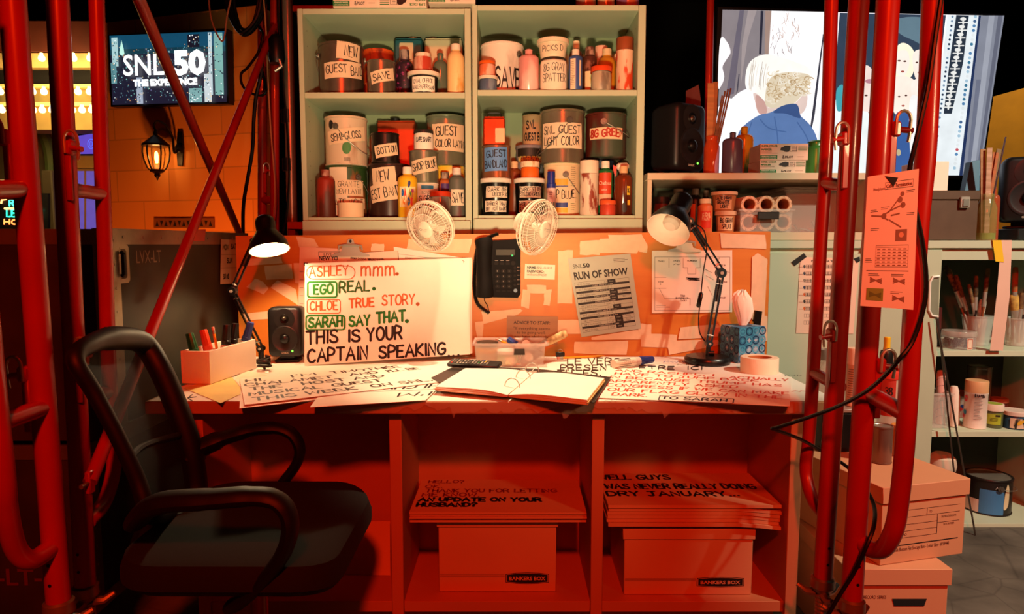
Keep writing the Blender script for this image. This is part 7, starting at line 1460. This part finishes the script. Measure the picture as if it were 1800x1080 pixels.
# long black cable
cab = [(1660, -40, 1.22), (1645, 60, 1.222), (1632, 150, 1.22), (1612, 240, 1.22), (1599, 297, 1.226), (1600, 330, 1.23), (1622, 430, 1.232), (1627, 520, 1.234), (1606, 596, 1.237), (1582, 630, 1.236), (1556, 660, 1.262), (1520, 690, 1.33), (1470, 716, 1.4), (1410, 738, 1.46), (1366, 752, 1.5), (1357, 754, 1.51), (1366, 757, 1.52), (1410, 774, 1.60), (1450, 797, 1.66), (1490, 822, 1.62), (1522, 860, 1.48), (1537, 892, 1.41), (1536, 925, 1.345), (1524, 958, 1.325), (1502, 1005, 1.33), (1470, 1056, 1.33), (1440, 1110, 1.33)]
pts = smooth([at(*p) for p in cab], 8); lastp = pts[-1]; m = MB(); m.tube(pts + smooth([lastp, lastp + V((-.03, 0, -.15)), V((lastp.x - .06, lastp.y, .02)), V((lastp.x - .2, lastp.y - .05, .006)), V((lastp.x - .5, lastp.y - .3, .006))], 6)[1:], .0042, BLK(.4), 8); m.place('black_cable', 'long black cable looping across the red scaffold tubes on the right', 'cable')
# cables hung at the upper left
def hang(label, pts, r, col, close=False, name='hanging_cable'): m = MB(); m.tube(smooth([at(*p) for p in pts], 7), r, col, 7); m.place(name, label, 'cable', 'cables hung on the left scaffold')
for i, (xa, xb, yb) in enumerate(((396, 458, 54), (400, 462, 58), (410, 455, 50), (404, 466, 57))):
    hang('loop of black cable in the coil above the small city screen, %s' % ['outermost', 'longest', 'shortest', 'next to outermost'][i], [(xa, -30, 3.2 + .02 * i), (xa + 2, 12, 3.2 + .02 * i), ((xa + xb) / 2 - 10, yb - 2, 3.2 + .02 * i), ((xa + xb) / 2 + 6, yb, 3.2 + .02 * i), (xb - 4, 25, 3.2 + .02 * i), (xb + 4, -30, 3.2 + .02 * i)], .0085, BLK(.35))
hang('pale thin cable looping in front of the small city screen', [(366, -20, 3.0), (369, 20, 3.0), (376, 48, 3.0), (389, 72, 3.0), (395, 62, 3.0), (399, 30, 3.0), (410, -20, 3.0)], .0035, C('#c08a64', .5))
hang('pale thin cable running straight down past the lit lamp shade', [(462, -20, 3.15), (468, 60, 3.15), (471, 140, 3.15), (476, 230, 3.15), (483, 330, 3.15), (480, 410, 3.2), (480, 560, 3.2)], .0035, C('#b8764c', .5))
hang('black cable hanging from the coil down beside the block wall', [(455, 48, 3.22), (462, 60, 3.2), (455, 90, 3.2), (436, 118, 3.2), (424, 130, 3.2), (426, 150, 3.2), (440, 163, 3.2), (458, 168, 3.2), (468, 158, 3.2), (460, 120, 3.22)], .006, BLK(.35))
hang('thick black cable curving down to the road case', [(462, 90, 3.18), (459, 130, 3.18), (450, 170, 3.18), (446, 210, 3.18), (444, 260, 3.18), (436, 310, 3.18), (428, 360, 3.18), (427, 420, 3.2), (427, 560, 3.2)], .0085, BLK(.35))
hang('thin black cable beside the upright steel pipe', [(488, -20, 3.2), (490, 60, 3.2), (498, 150, 3.2), (505, 230, 3.2), (508, 310, 3.2), (503, 380, 3.2), (495, 430, 3.2), (495, 560, 3.2)], .0045, BLK(.35))
m = MB(); a, b = at(495, 118, 3.12), at(488, 100, 3.12); m.lathe([(0, 0), (.03, 0), (.035, .02), (.033, .1), (.02, .12), (0, .12)], BLK(.4), 18, V((a.x, 3.06, a.z))); m.tube([V((a.x + .0, 3.03, a.z - .04)), V((a.x + .03, 3.03, a.z - .02)), V((a.x + .02, 3.03, a.z + .01))], .008, SILVER(), 8); m.place('stage_light', 'small black stage light clamped among the cables on the left scaffold', 'stage light')
m = MB(); a, b = at(514, 19, 2.98), at(560, 8, 2.98); m.bx(a.x, b.x + .3, 2.98, 3.05, zz(20, 2.98), zz(9, 2.98), C('#b8622c', .6), .002); m.place('wooden_beam', 'orange wooden beam end beside the top of the green cabinet', 'beam')
m = MB(); a = at(505, 396, 2.99); b = at(545, 396, 2.99); m.bx(a.x, b.x + .1, 2.99, 3.06, zz(403, 2.99), zz(390, 2.99), C('#a84a20', .6), .002); m.bx(a.x, a.x + .03, 3.0, 3.05, 0, zz(403, 2.99) - .001, C('#7a341a', .6)); m.place('wooden_rail', 'orange wooden rail between the steel pipe and the green cabinet', 'rail')

# ================================================================ road cases
CS = C('#2b2820', .55, 0, .25, 5, h2='#3c382c', thr=.55, sharp=.15); AL = C('#a8a08c', .4, .85, .12, 20)
def road_case(label, x0, x1, y0, y1, z0, z1, tilt=0):
    t = thing('road_case', label, 'road case', ((x0 + x1) / 2, (y0 + y1) / 2, z0), 'flight cases')
    sh = lambda y: tilt * (y - y0) / (y1 - y0)
    def blk(a, b, c, d, e, f, mat, mb): mb.slab([V((a + sh(c), c, e)), V((b + sh(c), c, e)), V((b + sh(d), d, e)), V((a + sh(d), d, e))], V((0, 0, f - e)), mat)
    m = MB(); blk(x0, x1, y0, y1, z0, z1, CS, m); m.build('shell', t)
    m = MB(); w = .04; e = .0025
    blk(x1 - w, x1 + e, y0 - e, y0 + .0, z0, z1, AL, m); blk(x1 + .0002, x1 + e, y0, y0 + w, z0, z1, AL, m); blk(x1 + .0002, x1 + e, y0 + w, y1, z1 - w, z1, AL, m); blk(x1 + .0002, x1 + e, y0 + w, y1, z0, z0 + w, AL, m); blk(x1 - w, x1 + e, y0 - e, y1, z1 + .0002, z1 + e, AL, m); blk(x0, x1 - w, y0 - e, y0 - .0002, z1 - w, z1, AL, m)
    for i in range(9):
        z = z0 + .03 + (z1 - z0 - .06) * i / 8; m.rod((x1 + e, y0 + .02, z), (x1 + e + .002, y0 + .02, z), .004, SILVER(), n=8); m.rod((x1 - .02, y0 - e, z), (x1 - .02, y0 - e - .002, z), .004, SILVER(), n=8)
        y = y0 + .06 + (y1 - y0 - .1) * i / 8; m.rod((x1 + e + sh(y), y, z1 - .02), (x1 + e + .002 + sh(y), y, z1 - .02), .004, SILVER(), n=8)
    m.build('edging', t, label='riveted aluminium edging'); return t, sh
t, sh = road_case('dark scuffed road case beside the desk, topmost of two, with a recessed handle', -1.75, -1.045, 1.76, 2.60, .60, 1.160, .035)
XS = lambda y, e=.003: -1.045 + sh(y) + e
def on_case(px, py):                                # point on its long side
    O_ = V((-1.045, 1.76, .8)); dv = V((.035, .84, 0)).normalized(); return onp(px, py, O_, V((dv.y, -dv.x, 0)))
pa, pb = on_case(198, 430), on_case(229, 497); zh0, zh1 = min(pa.z, pb.z), max(pa.z, pb.z)
m = MB(); y0_, y1_ = pa.y, pb.y
f = lambda u, v, n=0: V((XS(u, .0004 + n), u, v))
m.flat(rrect(y0_, zh0, y1_, zh1, .012), f, AL); m.flat(rrect(y0_ + .012, zh0 + .012, y1_ - .012, zh1 - .012, .01), lambda u, v, n=0: f(u, v, .0006), C('#4a4234', .4, .7)); m.flat(blob([(y0_ + .03, zh0 + .014), (y1_ - .06, zh0 + .014), (y1_ - .07, (zh0 + zh1) / 2), (y1_ - .06, zh1 - .014), (y0_ + .03, zh1 - .014)]), lambda u, v, n=0: f(u, v, .001), C('#8a7c62', .35, .8)); m.tube([f(y1_ - .045, zh0 + .02, .006), f(y1_ - .045, zh0 + .025, .012), f(y1_ - .045, zh1 - .025, .012), f(y1_ - .045, zh1 - .02, .006)], .006, BLK(), 8); m.build('handle', t)
m = MB(); p, q = on_case(240, 463), on_case(283, 450); m.flat(printed('LVX-LT', p.y, p.z, w=q.y - p.y, h=.035), f, C('#8a8064', .7)); m.build('stencil', t)
m = MB(); P4 = [on_case(385, 421), on_case(414, 422), on_case(414, 498), on_case(384, 500)]; m.slab([p + V((.0066, 0, 0)) for p in P4], V((.0005, 0, 0)), C('#c8b48c', .7)); f2 = quadmap(*[p + V((.0078, 0, 0)) for p in P4])
for y in (.36, .66): m.flat(line(0, y, 1, y, .01), f2, C('#6a5a44'))
for tx, x, y in (('MON', .1, .78), ('SAT', .6, .8), ('SUN', .35, .48), ('33 MS', .15, .12)): m.flat(hand(tx, x, y, .32, .1, .03), f2, INK())
m.place('paper_note', 'cream paper note taped to the side of the dark road case', 'note')
m = MB(); P4 = [on_case(336, 404), on_case(358, 403), on_case(356, 424), on_case(335, 424)]; m.slab([p + V((.0066, 0, 0)) for p in P4], V((.0006, 0, 0)), C('#d84a3a', .6)); m.place('red_tape', 'red tape piece on the upper edge of the dark road case', 'tape')
t, sh = road_case('lower road case with stencilled letters, under the scuffed one', -1.9, -1.14, 1.77, 2.55, .11, .585, 0)
m = MB(); m.flat(printed('LVX-LT-', -1.53, .195, w=.25, h=.045, bold=.02), lambda u, v, n=0: V((u, 1.7672, v)), C('#6a2a1c', .6)); m.build('stencil', t)
for x in (-1.84, -1.2):
    for y in (1.85, 2.47): m = MB(); m.rod((x - .016, y, .045), (x + .016, y, .045), .044, BLK(), n=18); m.bx(x - .03, x + .03, y - .03, y + .03, .09, .1095, SILVER()); m.build('caster', t)
m = MB(); n = 14; vs = []
for i in range(n + 1): x = at(-160 + 190 * i / n, 500, 2.0).x; vs += [V((x, 1.66 + .02 * math.sin(i * 1.9), .01)), V((x - .09, 1.66 + .02 * math.sin(i * 1.9), 1.30))]
m.add(vs, [(2 * i, 2 * i + 1, 2 * i + 3, 2 * i + 2) for i in range(n)], C('#0a0808', .9)); m.v = [(x - .33, y, z) for x, y, z in m.v]; m.place('black_drape', 'black cloth hanging at the far left beyond the scaffold', 'drape')

# ================================================================ block wall fittings
tv = thing('wall_display', 'small lit wall screen showing a city at night with white lettering', 'display', onp(308, 190, WL, WN) + WN * .01)
wp = lambda x, y, n=0: onp(x, y, WL, WN) + WN * n
m = MB(); q = [(204, 66), (411, 57), (414, 186), (209, 191)]; m.slab([wp(*p, .012) for p in q], WN * .05, C('#0c0a0a', .4)); m.build('housing', tv)
m = MB(); W4 = [wp(207, 68, .0625), wp(408, 60, .0625), wp(411, 183, .0625), wp(212, 188, .0625)]; f0 = quadmap(*W4); s0 = 1 if (W4[1] - W4[0]).cross(W4[0] - W4[3]).dot(WN) > 0 else -1; LV = [0]
def sc2(sh, col, s_=1.): LV[0] += 1; m.flat(sh, lambda u, v, n=0: f0(u, v, s0 * LV[0] * .00003), screenmat(col, s_))
sc2(rect(0, 0, 1, 1), '#1c1c30', 1.); sc2(rect(0, .8, 1, 1), '#0f4a66', 1); sc2(rect(0, .72, 1, .8), '#123a48'); rq = random.Random(12)
for i in range(420):
    x, y = rq.uniform(.02, .98), rq.uniform(.02, .84) ; w_ = rq.uniform(.004, .011); 
    if y > .78 and rq.random() < .6: continue
    sc2(rect(x, y, x + w_, y + rq.uniform(.006, .025)), rq.choice(['#9fd8e0', '#e8f6fa', '#4f8a98', '#c8b898', '#38505e', '#e0a070', '#5a5a80', '#7ac0b8']), rq.choice([.6, 1, 1.3]))
for x, y0, y1, w_, c in ((.03, .55, .96, .055, '#bfe8ec'), (.24, .0, .38, .055, '#b8c4d8'), (.87, .1, .98, .03, '#d8eef4'), (.92, .1, .97, .07, '#8fc8c0'), (.83, .0, .4, .06, '#e8f2f8'), (.7, .78, .96, .1, '#1c1c2c'), (.7, .0, .2, .11, '#8fc0c0'), (.02, .3, .6, .05, '#6aa0a8')):
    sc2(rect(x, y0, x + w_, y1), c, .8)
    for i in range(22): a, b = rq.uniform(x, x + w_ - .008), rq.uniform(y0, y1 - .02); sc2(rect(a, b, a + .009, b + .015), rq.choice(['#1c2a3a', '#f4ffff', '#4a7a80', '#2a3444', '#e0c8a0']), 1.2)
sc2(blob([(.105, .72), (.125, .9), (.13, .9), (.15, .72)], 2), '#bff0e0', 1.1)
sc2(printed('SNL', .135, .41, w=.36, h=.29, bold=.012), '#ffffff', 2.2); sc2(printed('50', .575, .41, w=.275, h=.31, bold=.05), '#ffffff', 2.2); sc2(printed('THE EXPERIENCE', .215, .255, w=.56, h=.085, bold=.06), '#ffffff', 2)
m.build('screen', tv, label='night city skyline picture with large white lettering')
# wall lantern
sc_ = thing('wall_lantern', 'black wall lantern with a glowing bulb on the orange block wall', 'lantern', wp(318, 285, .004)); c = wp(303, 280, .13); IR = C('#17100c', .4, .5)
u_ = (wp(412, 250) - wp(200, 250)).normalized(); px2 = .0037
m = MB(); bk = wp(319, 262, .012); m.lathe([(0, 0), (.02, 0), (.032, .01), (.032, .02), (.018, .028), (0, .03)], IR, 18, T=Matrix.Translation(wp(319, 262, .002)) @ WN.to_track_quat('Z', 'Y').to_matrix().to_4x4()); m.slab([wp(315, 232, .003), wp(323, 232, .003), wp(325, 262, .003), wp(323, 292, .003), wp(315, 292, .003), wp(313, 262, .003)], WN * .012, IR)
m.tube(smooth([bk + WN * .01, bk + WN * .05 + V((0, 0, -.03)), wp(316, 245, .06), wp(312, 226, .09), wp(303, 219, .12), wp(299, 228, .13), wp(303, 237, .13)], 6), .0075, IR, 8); m.build('bracket', sc_)
Z = lambda y: wp(303, y, .13).z; cc = V((c.x, c.y, 0))
m = MB(); m.lathe([(.004, Z(234)), (.012, Z(238)), (.012, Z(243)), (.03, Z(247)), (.062, Z(255)), (.08, Z(259)), (.082, Z(262)), (.07, Z(263)), (0, Z(263))], IR, 20, cc); m.build('roof', sc_)
m = MB(); prf = [(.072, Z(263)), (.075, Z(273)), (.068, Z(286)), (.052, Z(299)), (.04, Z(303))]; m.lathe(prf, C('#d89a50', .2, 0, .1, alpha=.3), 20, cc); m.build('glass', sc_)
m = MB()
for i in range(6): a = i * math.pi / 3 + .3; m.tube([cc + V((r_ * 1.03 * math.cos(a), r_ * 1.03 * math.sin(a), z_)) for r_, z_ in prf], .005, IR, 6)
m.lathe([(0, Z(302)), (.042, Z(302)), (.04, Z(306)), (.016, Z(309)), (.018, Z(313)), (.006, Z(317)), (.004, Z(320)), (0, Z(321))], IR, 16, cc); m.build('cage', sc_)
m = MB(); m.lathe([(0, Z(292)), (.008, Z(291)), (.012, Z(281)), (.009, Z(273)), (0, Z(270))], E('#ffb050', 14), 14, cc); m.build('bulb', sc_)
m = MB(); a, b = wp(273, 386, .0), wp(378, 400, .0); m.slab([wp(273, 384, .001), wp(378, 384, .001), wp(378, 401, .001), wp(273, 401, .001)], WN * .012, C('#7a4a24', .6))
for i in range(13): m.flat(([(276 + 7.8 * i, 388), (282 + 7.8 * i, 388), (279 + 7.8 * i, 398)] if i % 2 else [(276 + 7.8 * i, 398), (282 + 7.8 * i, 398), (279 + 7.8 * i, 388)], [(0, 1, 2)]), lambda u, v, n=0: wp(u, v, .0136), C('#1c0f08', .8))
m.place('wall_vent', 'low pierced vent grille in the block wall just above the road case', 'vent')

# ================================================================ lit marquee beyond the scaffold
MD = 5.6; mq = thing('marquee', 'cream theatre marquee with three rows of lit bulbs behind the left scaffold', 'marquee', (at(80, 230, MD).x, MD, 0)); X0, X1 = at(-260, 200, MD).x, at(192, 200, MD).x
CRM = C('#d8b878', .6, 0, .06, 3); BRM = C('#5a2414', .6)
bars = [('top_beam', 38, 92, MD - .02, BRM), ('fascia', 93, 119, MD, CRM), ('dark_band', 119, 150, MD + .08, C('#0f0b09', .8)), ('bulb_rail', 150, 156, MD - .05, CRM), ('panel', 156, 182, MD + .02, C('#8a7a48', .7)), ('bulb_rail', 182, 188, MD - .05, CRM), ('panel', 188, 228, MD + .02, C('#a08448', .7))]
for nm, ya, yb, dd, mt in bars: m = MB(); m.bx(X0, X1, dd, dd + .2, zz(yb, MD), zz(ya, MD), mt, .003); m.build(nm, mq)
m = MB()
for x in (X0 + .05, X1 - .05): m.bx(x - .05, x + .05, MD + .03, MD + .13, 0, zz(228, MD) - .001, C('#4a3a22', .7))
m.build('posts', mq)
bp = None
for y, xs_ in ((98, (14, 48, 73, 101, 129, 158)), (157, (0, 28, 57, 77, 96, 116, 137, 157, 176)), (189, (3, 22, 41, 58, 74, 91, 110, 127, 144, 161, 178))):
    for x in xs_:
        p = at(x, y, MD - .09)
        if bp is None:
            mm = MB(); mm.lathe([(0, -.045), (.017, -.04), (.025, -.025), (.022, -.006), (.011, .008), (.011, .02), (0, .02)], E('#ffd88a', 9), 12); bp = mm.build('bulb', mq, world=False)
            bp.location = p - mq.location
        else: o_ = bp.copy(); COL.objects.link(o_); o_.parent = mq; o_.location = p - mq.location
# facade under the marquee
m = MB(); m.bx(at(-260, 300, 6.1).x, at(205, 300, 6.1).x, 6.1, 6.2, 0, zz(40, 6.1), C('#5a4426', .8, 0, .2, 2)); struct(m, 'wall_far')
m = MB(); f = lambda x, y, n=0: at(x, y, 6.09 - n)
PUR = screenmat('#6a4fd0', .9)
m.slab([f(*p) for p in ((130, 242), (165, 236), (205, 231), (205, 270), (130, 271))], V((0, -.03, 0)), PUR); m.flat(ring(160, 253, 6.5, 1.4, 16, 9), lambda u, v, n=0: f(u, v, .033), screenmat('#5a6af0', 1.3)); m.flat(ring(160, 253, 3, 1, 12, 5), lambda u, v, n=0: f(u, v, .033), screenmat('#5a6af0', 1.3)); m.place('purple_lintel', 'purple lit arched panel with a round emblem between the scaffold tubes', 'panel')
t = MB(); t.slab([f(*p) for p in ((126, 297), (206, 297), (206, 420), (126, 420))], V((0, -.02, 0)), C('#8a5a2a', .7))
for x0_, x1_ in ((129, 148), (152, 171), (175, 196), (198, 204)): t.slab([f(x0_, 301, .021), f(x1_, 301, .021), f(x1_, 418, .021), f(x0_, 418, .021)], V((0, -.004, 0)), screenmat('#6d55b8', .85))
struct(t, 'window_1')
m = MB(); m.slab([f(*p) for p in ((126, 275), (206, 275), (206, 296), (126, 296))], V((0, -.03, 0)), C('#a8702c', .7)); m.place('tan_lintel', 'tan beam over the purple lit windows', 'beam')
m = MB(); pts = [f(60 + 30 * math.sin(a), 300 - 75 * math.cos(a), .05) for a in [i * math.pi / 2 / 10 for i in range(11)]]; m.tube(pts, .045, C('#4f5a26', .7), 8); m.place('green_arch', 'olive green arch rib seen between the two left scaffold frames', 'arch')
m = MB(); a, b = at(78, 300, 5.9), at(97, 300, 5.9); m.bx(a.x, b.x, 5.85, 5.95, 0, zz(300, 5.9), C('#4a3f26', .7), .01); m.place('tan_pillar', 'dull tan pillar left of the purple windows', 'pillar')
# neon sign
nn = thing('neon_sign', 'glowing neon sign with green and orange lettering far behind the left scaffold', 'neon sign', at(35, 395, 5.4)); m = MB(); f = lambda x, y, n=0: at(x, y, 5.4 - n)
m.slab([f(-20, 340), f(84, 340), f(84, 402), f(-20, 402)], V((0, .03, 0)), C('#0c0808', .7)); m.rod((at(30, 402, 5.42).x, 5.42, 0), at(30, 402, 5.42), .03, BLK()); m.build('backing', nn)
for tx, x, y, w, h, col, s_ in (('RED', 17, 362, 26, 10, '#3af0c0', 4), ('LEMON T', 12, 381, 62, 12, '#28e0a8', 4), ('HOTEL', 7, 394, 62, 8, '#ff7a3a', 4)): m = MB(); m.flat(hand(tx, x, y, w, h, 2.6, dy=-1), lambda u, v, n=0: f(u, v, .012), screenmat(col, s_)); m.build('lettering', nn)
m = MB(); m.tube([f(*p, .012) for p in ((2, 358), (3, 352), (12, 350), (26, 346))], .007, screenmat('#ff9a5a', 4), 6); m.tube([f(8, 367, .012), f(30, 367, .012)], .009, screenmat('#ffa860', 4), 6); m.build('neon_tube', nn)
# steps, rails and corrugated sheet below
m = MB(); f = lambda x, y, n=0: at(x, y, 5.2 - n)
for i in range(24): x = -30 + 6 * i; m.slab([f(x, 405), f(x + 5, 405, .01), f(x + 5, 530, .01), f(x, 530)], V((0, .01, 0)), C('#4c4a30', .6))
m.v = [(x, y, z) for x, y, z in m.v]; m.bx(at(-30, 500, 5.22).x, at(114, 500, 5.22).x, 5.215, 5.24, 0, zz(405, 5.2), C('#3a3826', .7)); m.place('corrugated_sheet', 'olive corrugated sheet standing below the neon sign', 'sheet')
m = MB(); a, b = at(-40, 462, 4.9), at(108, 462, 4.9); m.bx(a.x, b.x, 4.88, 4.95, zz(471, 4.9), zz(456, 4.9), C('#3a1410', .5)); m.rod(at(72, 470, 4.9), at(106, 515, 4.9), .02, BLK())
for x in (a.x + .05, b.x - .05): m.bx(x - .03, x + .03, 4.89, 4.94, 0, zz(471, 4.9) - .0005, C('#1c0e0c', .6))
m.place('steel_beam', 'dark red steel beam with a diagonal strut in front of the corrugated sheet', 'beam')
st_ = thing('metal_steps', 'three metal grating steps with pale mesh strips behind the left scaffold', 'steps', (at(60, 580, 4.6).x, 4.6, 0))
for i, (ya, yb) in enumerate(((530, 541), (549, 560), (570, 581))):
    dd = 4.75 - .12 * i; m = MB(); a, b = at(12 - 4 * i, ya, dd), at(102, yb, dd); m.bx(a.x, b.x, dd, dd + .02, at(0, yb, dd).z, at(0, ya, dd).z, C('#e8b894', .5, 0, .3, 90)); m.bx(a.x, b.x, dd + .0205, dd + .12, at(0, ya, dd).z - .03, at(0, ya, dd).z - .001, C('#3a2c20', .6)); m.build('tread', st_)
for x in (at(12, 580, 4.6).x, at(100, 580, 4.6).x): m = MB(); m.bx(x - .02, x + .02, 4.53, 4.87, 0, zz(583, 4.51) , C('#2a1c14', .6)); m.build('stringer', st_)

# ================================================================ office chair
CB = C('#080807', .55); FBk = C('#0e0f0c', .9, 0, .2, 120); ch = thing('office_chair', 'black office chair with mesh back and looped armrests turned toward the desk', 'chair', (-.56, 1.43, 0))
near = [(132, 632, 1.25), (165, 690, 1.26), (205, 765, 1.27), (240, 840, 1.28), (262, 900, 1.29)]; far = [(250, 603, 1.60), (282, 650, 1.61), (312, 720, 1.61), (335, 790, 1.61), (345, 868, 1.61)]
Pn, Pf = [at(*p) for p in near], [at(*p) for p in far]
top = [at(158, 606, 1.32), at(200, 595, 1.45)]; bot = [at(320, 895, 1.55), at(285, 905, 1.40)]
loop = smooth([Pn[4], Pn[3], Pn[2], Pn[1], Pn[0]] + top + Pf + bot, 6, True)
m = MB(); m.tube(loop, [.0255 - .011 * max(0, math.cos((i / len(loop) - .16) * 2 * math.pi)) ** .5 if math.cos((i / len(loop) - .16) * 2 * math.pi) > 0 else .0265 for i in range(len(loop))], CB, 12, closed=True); m.build('back_frame', ch)
m = MB(); n = 12; vs = []
for i in range(n + 1):
    t_ = i / n * 4; k = min(3, int(t_)); fq = t_ - k; a = Pn[k].lerp(Pn[k + 1], fq); b = Pf[k].lerp(Pf[k + 1], fq)
    for j in range(9): w_ = j / 8; p = a.lerp(b, w_); vs.append(p + V((-.03 * math.sin(math.pi * w_), 0, (.025 * math.sin(math.pi * w_) if i == 0 else 0))))
m.add(vs, [(i * 9 + j, i * 9 + j + 1, i * 9 + j + 10, i * 9 + j + 9) for i in range(n) for j in range(8)], C('#0a0a09', .8, 0, .2, 200, alpha=.66)); m.build('mesh_back', ch)
m = MB(); a, b = Pn[2].lerp(Pn[3], .6), Pf[2].lerp(Pf[3], .6); m.tube(smooth([a, a.lerp(b, .5) + V((-.035, 0, 0)), b], 6), .008, C('#060605', .8), 8); m.build('lumbar_bar', ch)
m = MB(); rows = [(.455, .80), (.462, .93), (.478, 1.), (.502, 1.), (.518, .965), (.524, .86), (.521, .5)]; cx, cy = -.553, 1.435; vs = []; base = rrect(-.215, -.235, .215, .235, .10, None, 6)[0]; n = len(base)
for z, k in rows: vs += [V((cx + x * (1 - (1 - k) * .9), cy + y * (1 - (1 - k) * .9), z - .02 * max(0, (x - .1) / .115) ** 2 + (.006 if z > .51 else 0))) for x, y in base]
m.add(vs, [(a * n + i, a * n + (i + 1) % n, a * n + n + (i + 1) % n, a * n + n + i) for a in range(len(rows) - 1) for i in range(n)] + [list(range(n)), list(range((len(rows) - 1) * n, len(rows) * n))], FBk); m.build('seat', ch)
for pts, rr in (([(244, 912, 1.27), (262, 893, 1.22), (300, 882, 1.20), (370, 878, 1.19), (440, 873, 1.19), (482, 878, 1.19), (505, 900, 1.19), (510, 935, 1.19), (494, 980, 1.20), (455, 1030, 1.22), (418, 1062, 1.25), (405, 1064, 1.33)], [.032, .032, .03, .028, .026, .025, .024, .024, .023, .021, .02, .018]),
                ([(332, 815, 1.62), (352, 790, 1.64), (390, 772, 1.655), (440, 757, 1.66), (485, 753, 1.66), (514, 764, 1.66), (527, 790, 1.66), (520, 818, 1.66), (496, 850, 1.66), (470, 880, 1.66), (445, 905, 1.64), (420, 940, 1.58)], [.045, .038, .03, .025, .023, .022, .021, .021, .02, .02, .02, .018])):
    P = smooth([at(*p) for p in pts], 5); rs = [rr[min(len(rr) - 1, i // 5)] for i in range(len(P))]; m = MB(); m.tube(P, rs, CB, 12, flat=.62, up=(0, 1, 0)); m.build('armrest', ch)
m = MB(); m.tube(smooth([at(300, 890, 1.44), at(272, 930, 1.44), at(262, 985, 1.44), V((-.70, 1.44, .44)), V((-.56, 1.435, .437))], 6), .024, CB, 10, flat=1.6); m.build('back_support', ch)
m = MB(); m.bx(-.66, -.46, 1.36, 1.51, .425, .452, CB, .008); m.build('seat_mechanism', ch)
m = MB(); m.rod((-.56, 1.435, .1), (-.56, 1.435, .28), .028, CB, n=18); m.rod((-.56, 1.435, .28), (-.56, 1.435, .425), .019, C('#8a4a34', .3, .9), n=18); m.build('gas_lift', ch)
for i in range(5):
    a = i * 2 * math.pi / 5 + .3; d_ = V((math.cos(a), math.sin(a), 0)); c = V((-.56, 1.435, 0)); m = MB(); m.tube([c + V((0, 0, .1)), c + d_ * .14 + V((0, 0, .095)), c + d_ * .27 + V((0, 0, .075))], [.028, .022, .014], CB, 8); bl_ = m.build('base_leg', ch)
    m = MB(); e_ = c + d_ * .27; pp = V((-d_.y, d_.x, 0)); m.rod(e_ - pp * .024 + V((0, 0, .028)), e_ - pp * .004 + V((0, 0, .028)), .027, BLK(), n=16); m.rod(e_ + pp * .004 + V((0, 0, .028)), e_ + pp * .024 + V((0, 0, .028)), .027, BLK(), n=16); m.rod(e_ + V((0, 0, .03)), e_ + V((0, 0, .068)), .006, SILVER(), n=8); m.build('caster', bl_)
# ================================================================ light
sc = bpy.context.scene
w = bpy.data.worlds.new('world'); sc.world = w; w.use_nodes = True
w.node_tree.nodes['Background'].inputs['Color'].default_value = (1, .16, .05, 1); w.node_tree.nodes['Background'].inputs['Strength'].default_value = .018
def lamp(kind, name, loc, aim, energy, col, size=.1, angle=60, blend=.5):
    l = bpy.data.lights.new(name, kind); l.energy = energy; l.color = col
    if kind == 'AREA': l.size = size
    else: l.shadow_soft_size = size
    if kind == 'SPOT': l.spot_size = R(angle); l.spot_blend = blend
    o = bpy.data.objects.new(name, l); COL.objects.link(o); o.location = loc
    if aim is not None: o.rotation_euler = (V(aim) - V(loc)).to_track_quat('-Z', 'Y').to_euler()
    return o
lamp('SPOT', 'red_stage_light', (.1, -1.2, 2.75), (0, 1.9, .35), 370, (1, .034, .003), .12, 75, .6)
lamp('SPOT', 'pink_side_fill', (1.35, .45, 1.5), (.6, 1.9, 1.2), 30, (1, .48, .24), .08, 62, .6)  # unseen spot added to warm the scaffold sheet and the shelf box
lamp('SPOT', 'warm_desk_spot', (.12, 2.2, 3.3), (.05, 2.0, .72), 420, (1, .76, .46), .05, 26, .6)
lamp('SPOT', 'shelf_up_fill', (.0, .45, .92), (-.03, 2.6, 1.66), 210, (1, .74, .42), .06, 52, .8)  # unseen spot added to throw light up onto the shelves and board
lamp('SPOT', 'white_cabinet_spot', (2.6, .5, 2.9), (1.75, 2.3, .7), 380, (1, .90, .68), .05, 46, .35)
lamp('SPOT', 'lit_lamp_bulb', at(472, 432, 2.16), at(500, 640, 2.1), 25, (1, .72, .4), .025, 150, .4)
lamp('SPOT', 'wall_wash', (-1.75, 3.2, .3), (-2.0, 4.4, 1.2), 110, (1, .24, .03), .1, 110, .8)
lamp('SPOT', 'flat_fill', (2.6, 3.1, 3.4), (3.05, 3.8, 1.7), 170, (1, .75, .4), .1, 70, .8)  # unseen spot added to brighten the yellow flat
lamp('POINT', 'lantern_glow', wp(303, 281, .13), None, 2, (1, .5, .15), .02)
lamp('AREA', 'marquee_glow', (at(80, 150, 5.1).x, 5.0, 2.3), (at(80, 150, 5.6).x, 5.6, 2.0), 14, (1, .7, .3), .6)
v = sc.view_settings; v.view_transform = 'Standard'; v.look = 'None'; v.exposure = 0.; v.gamma = 1.
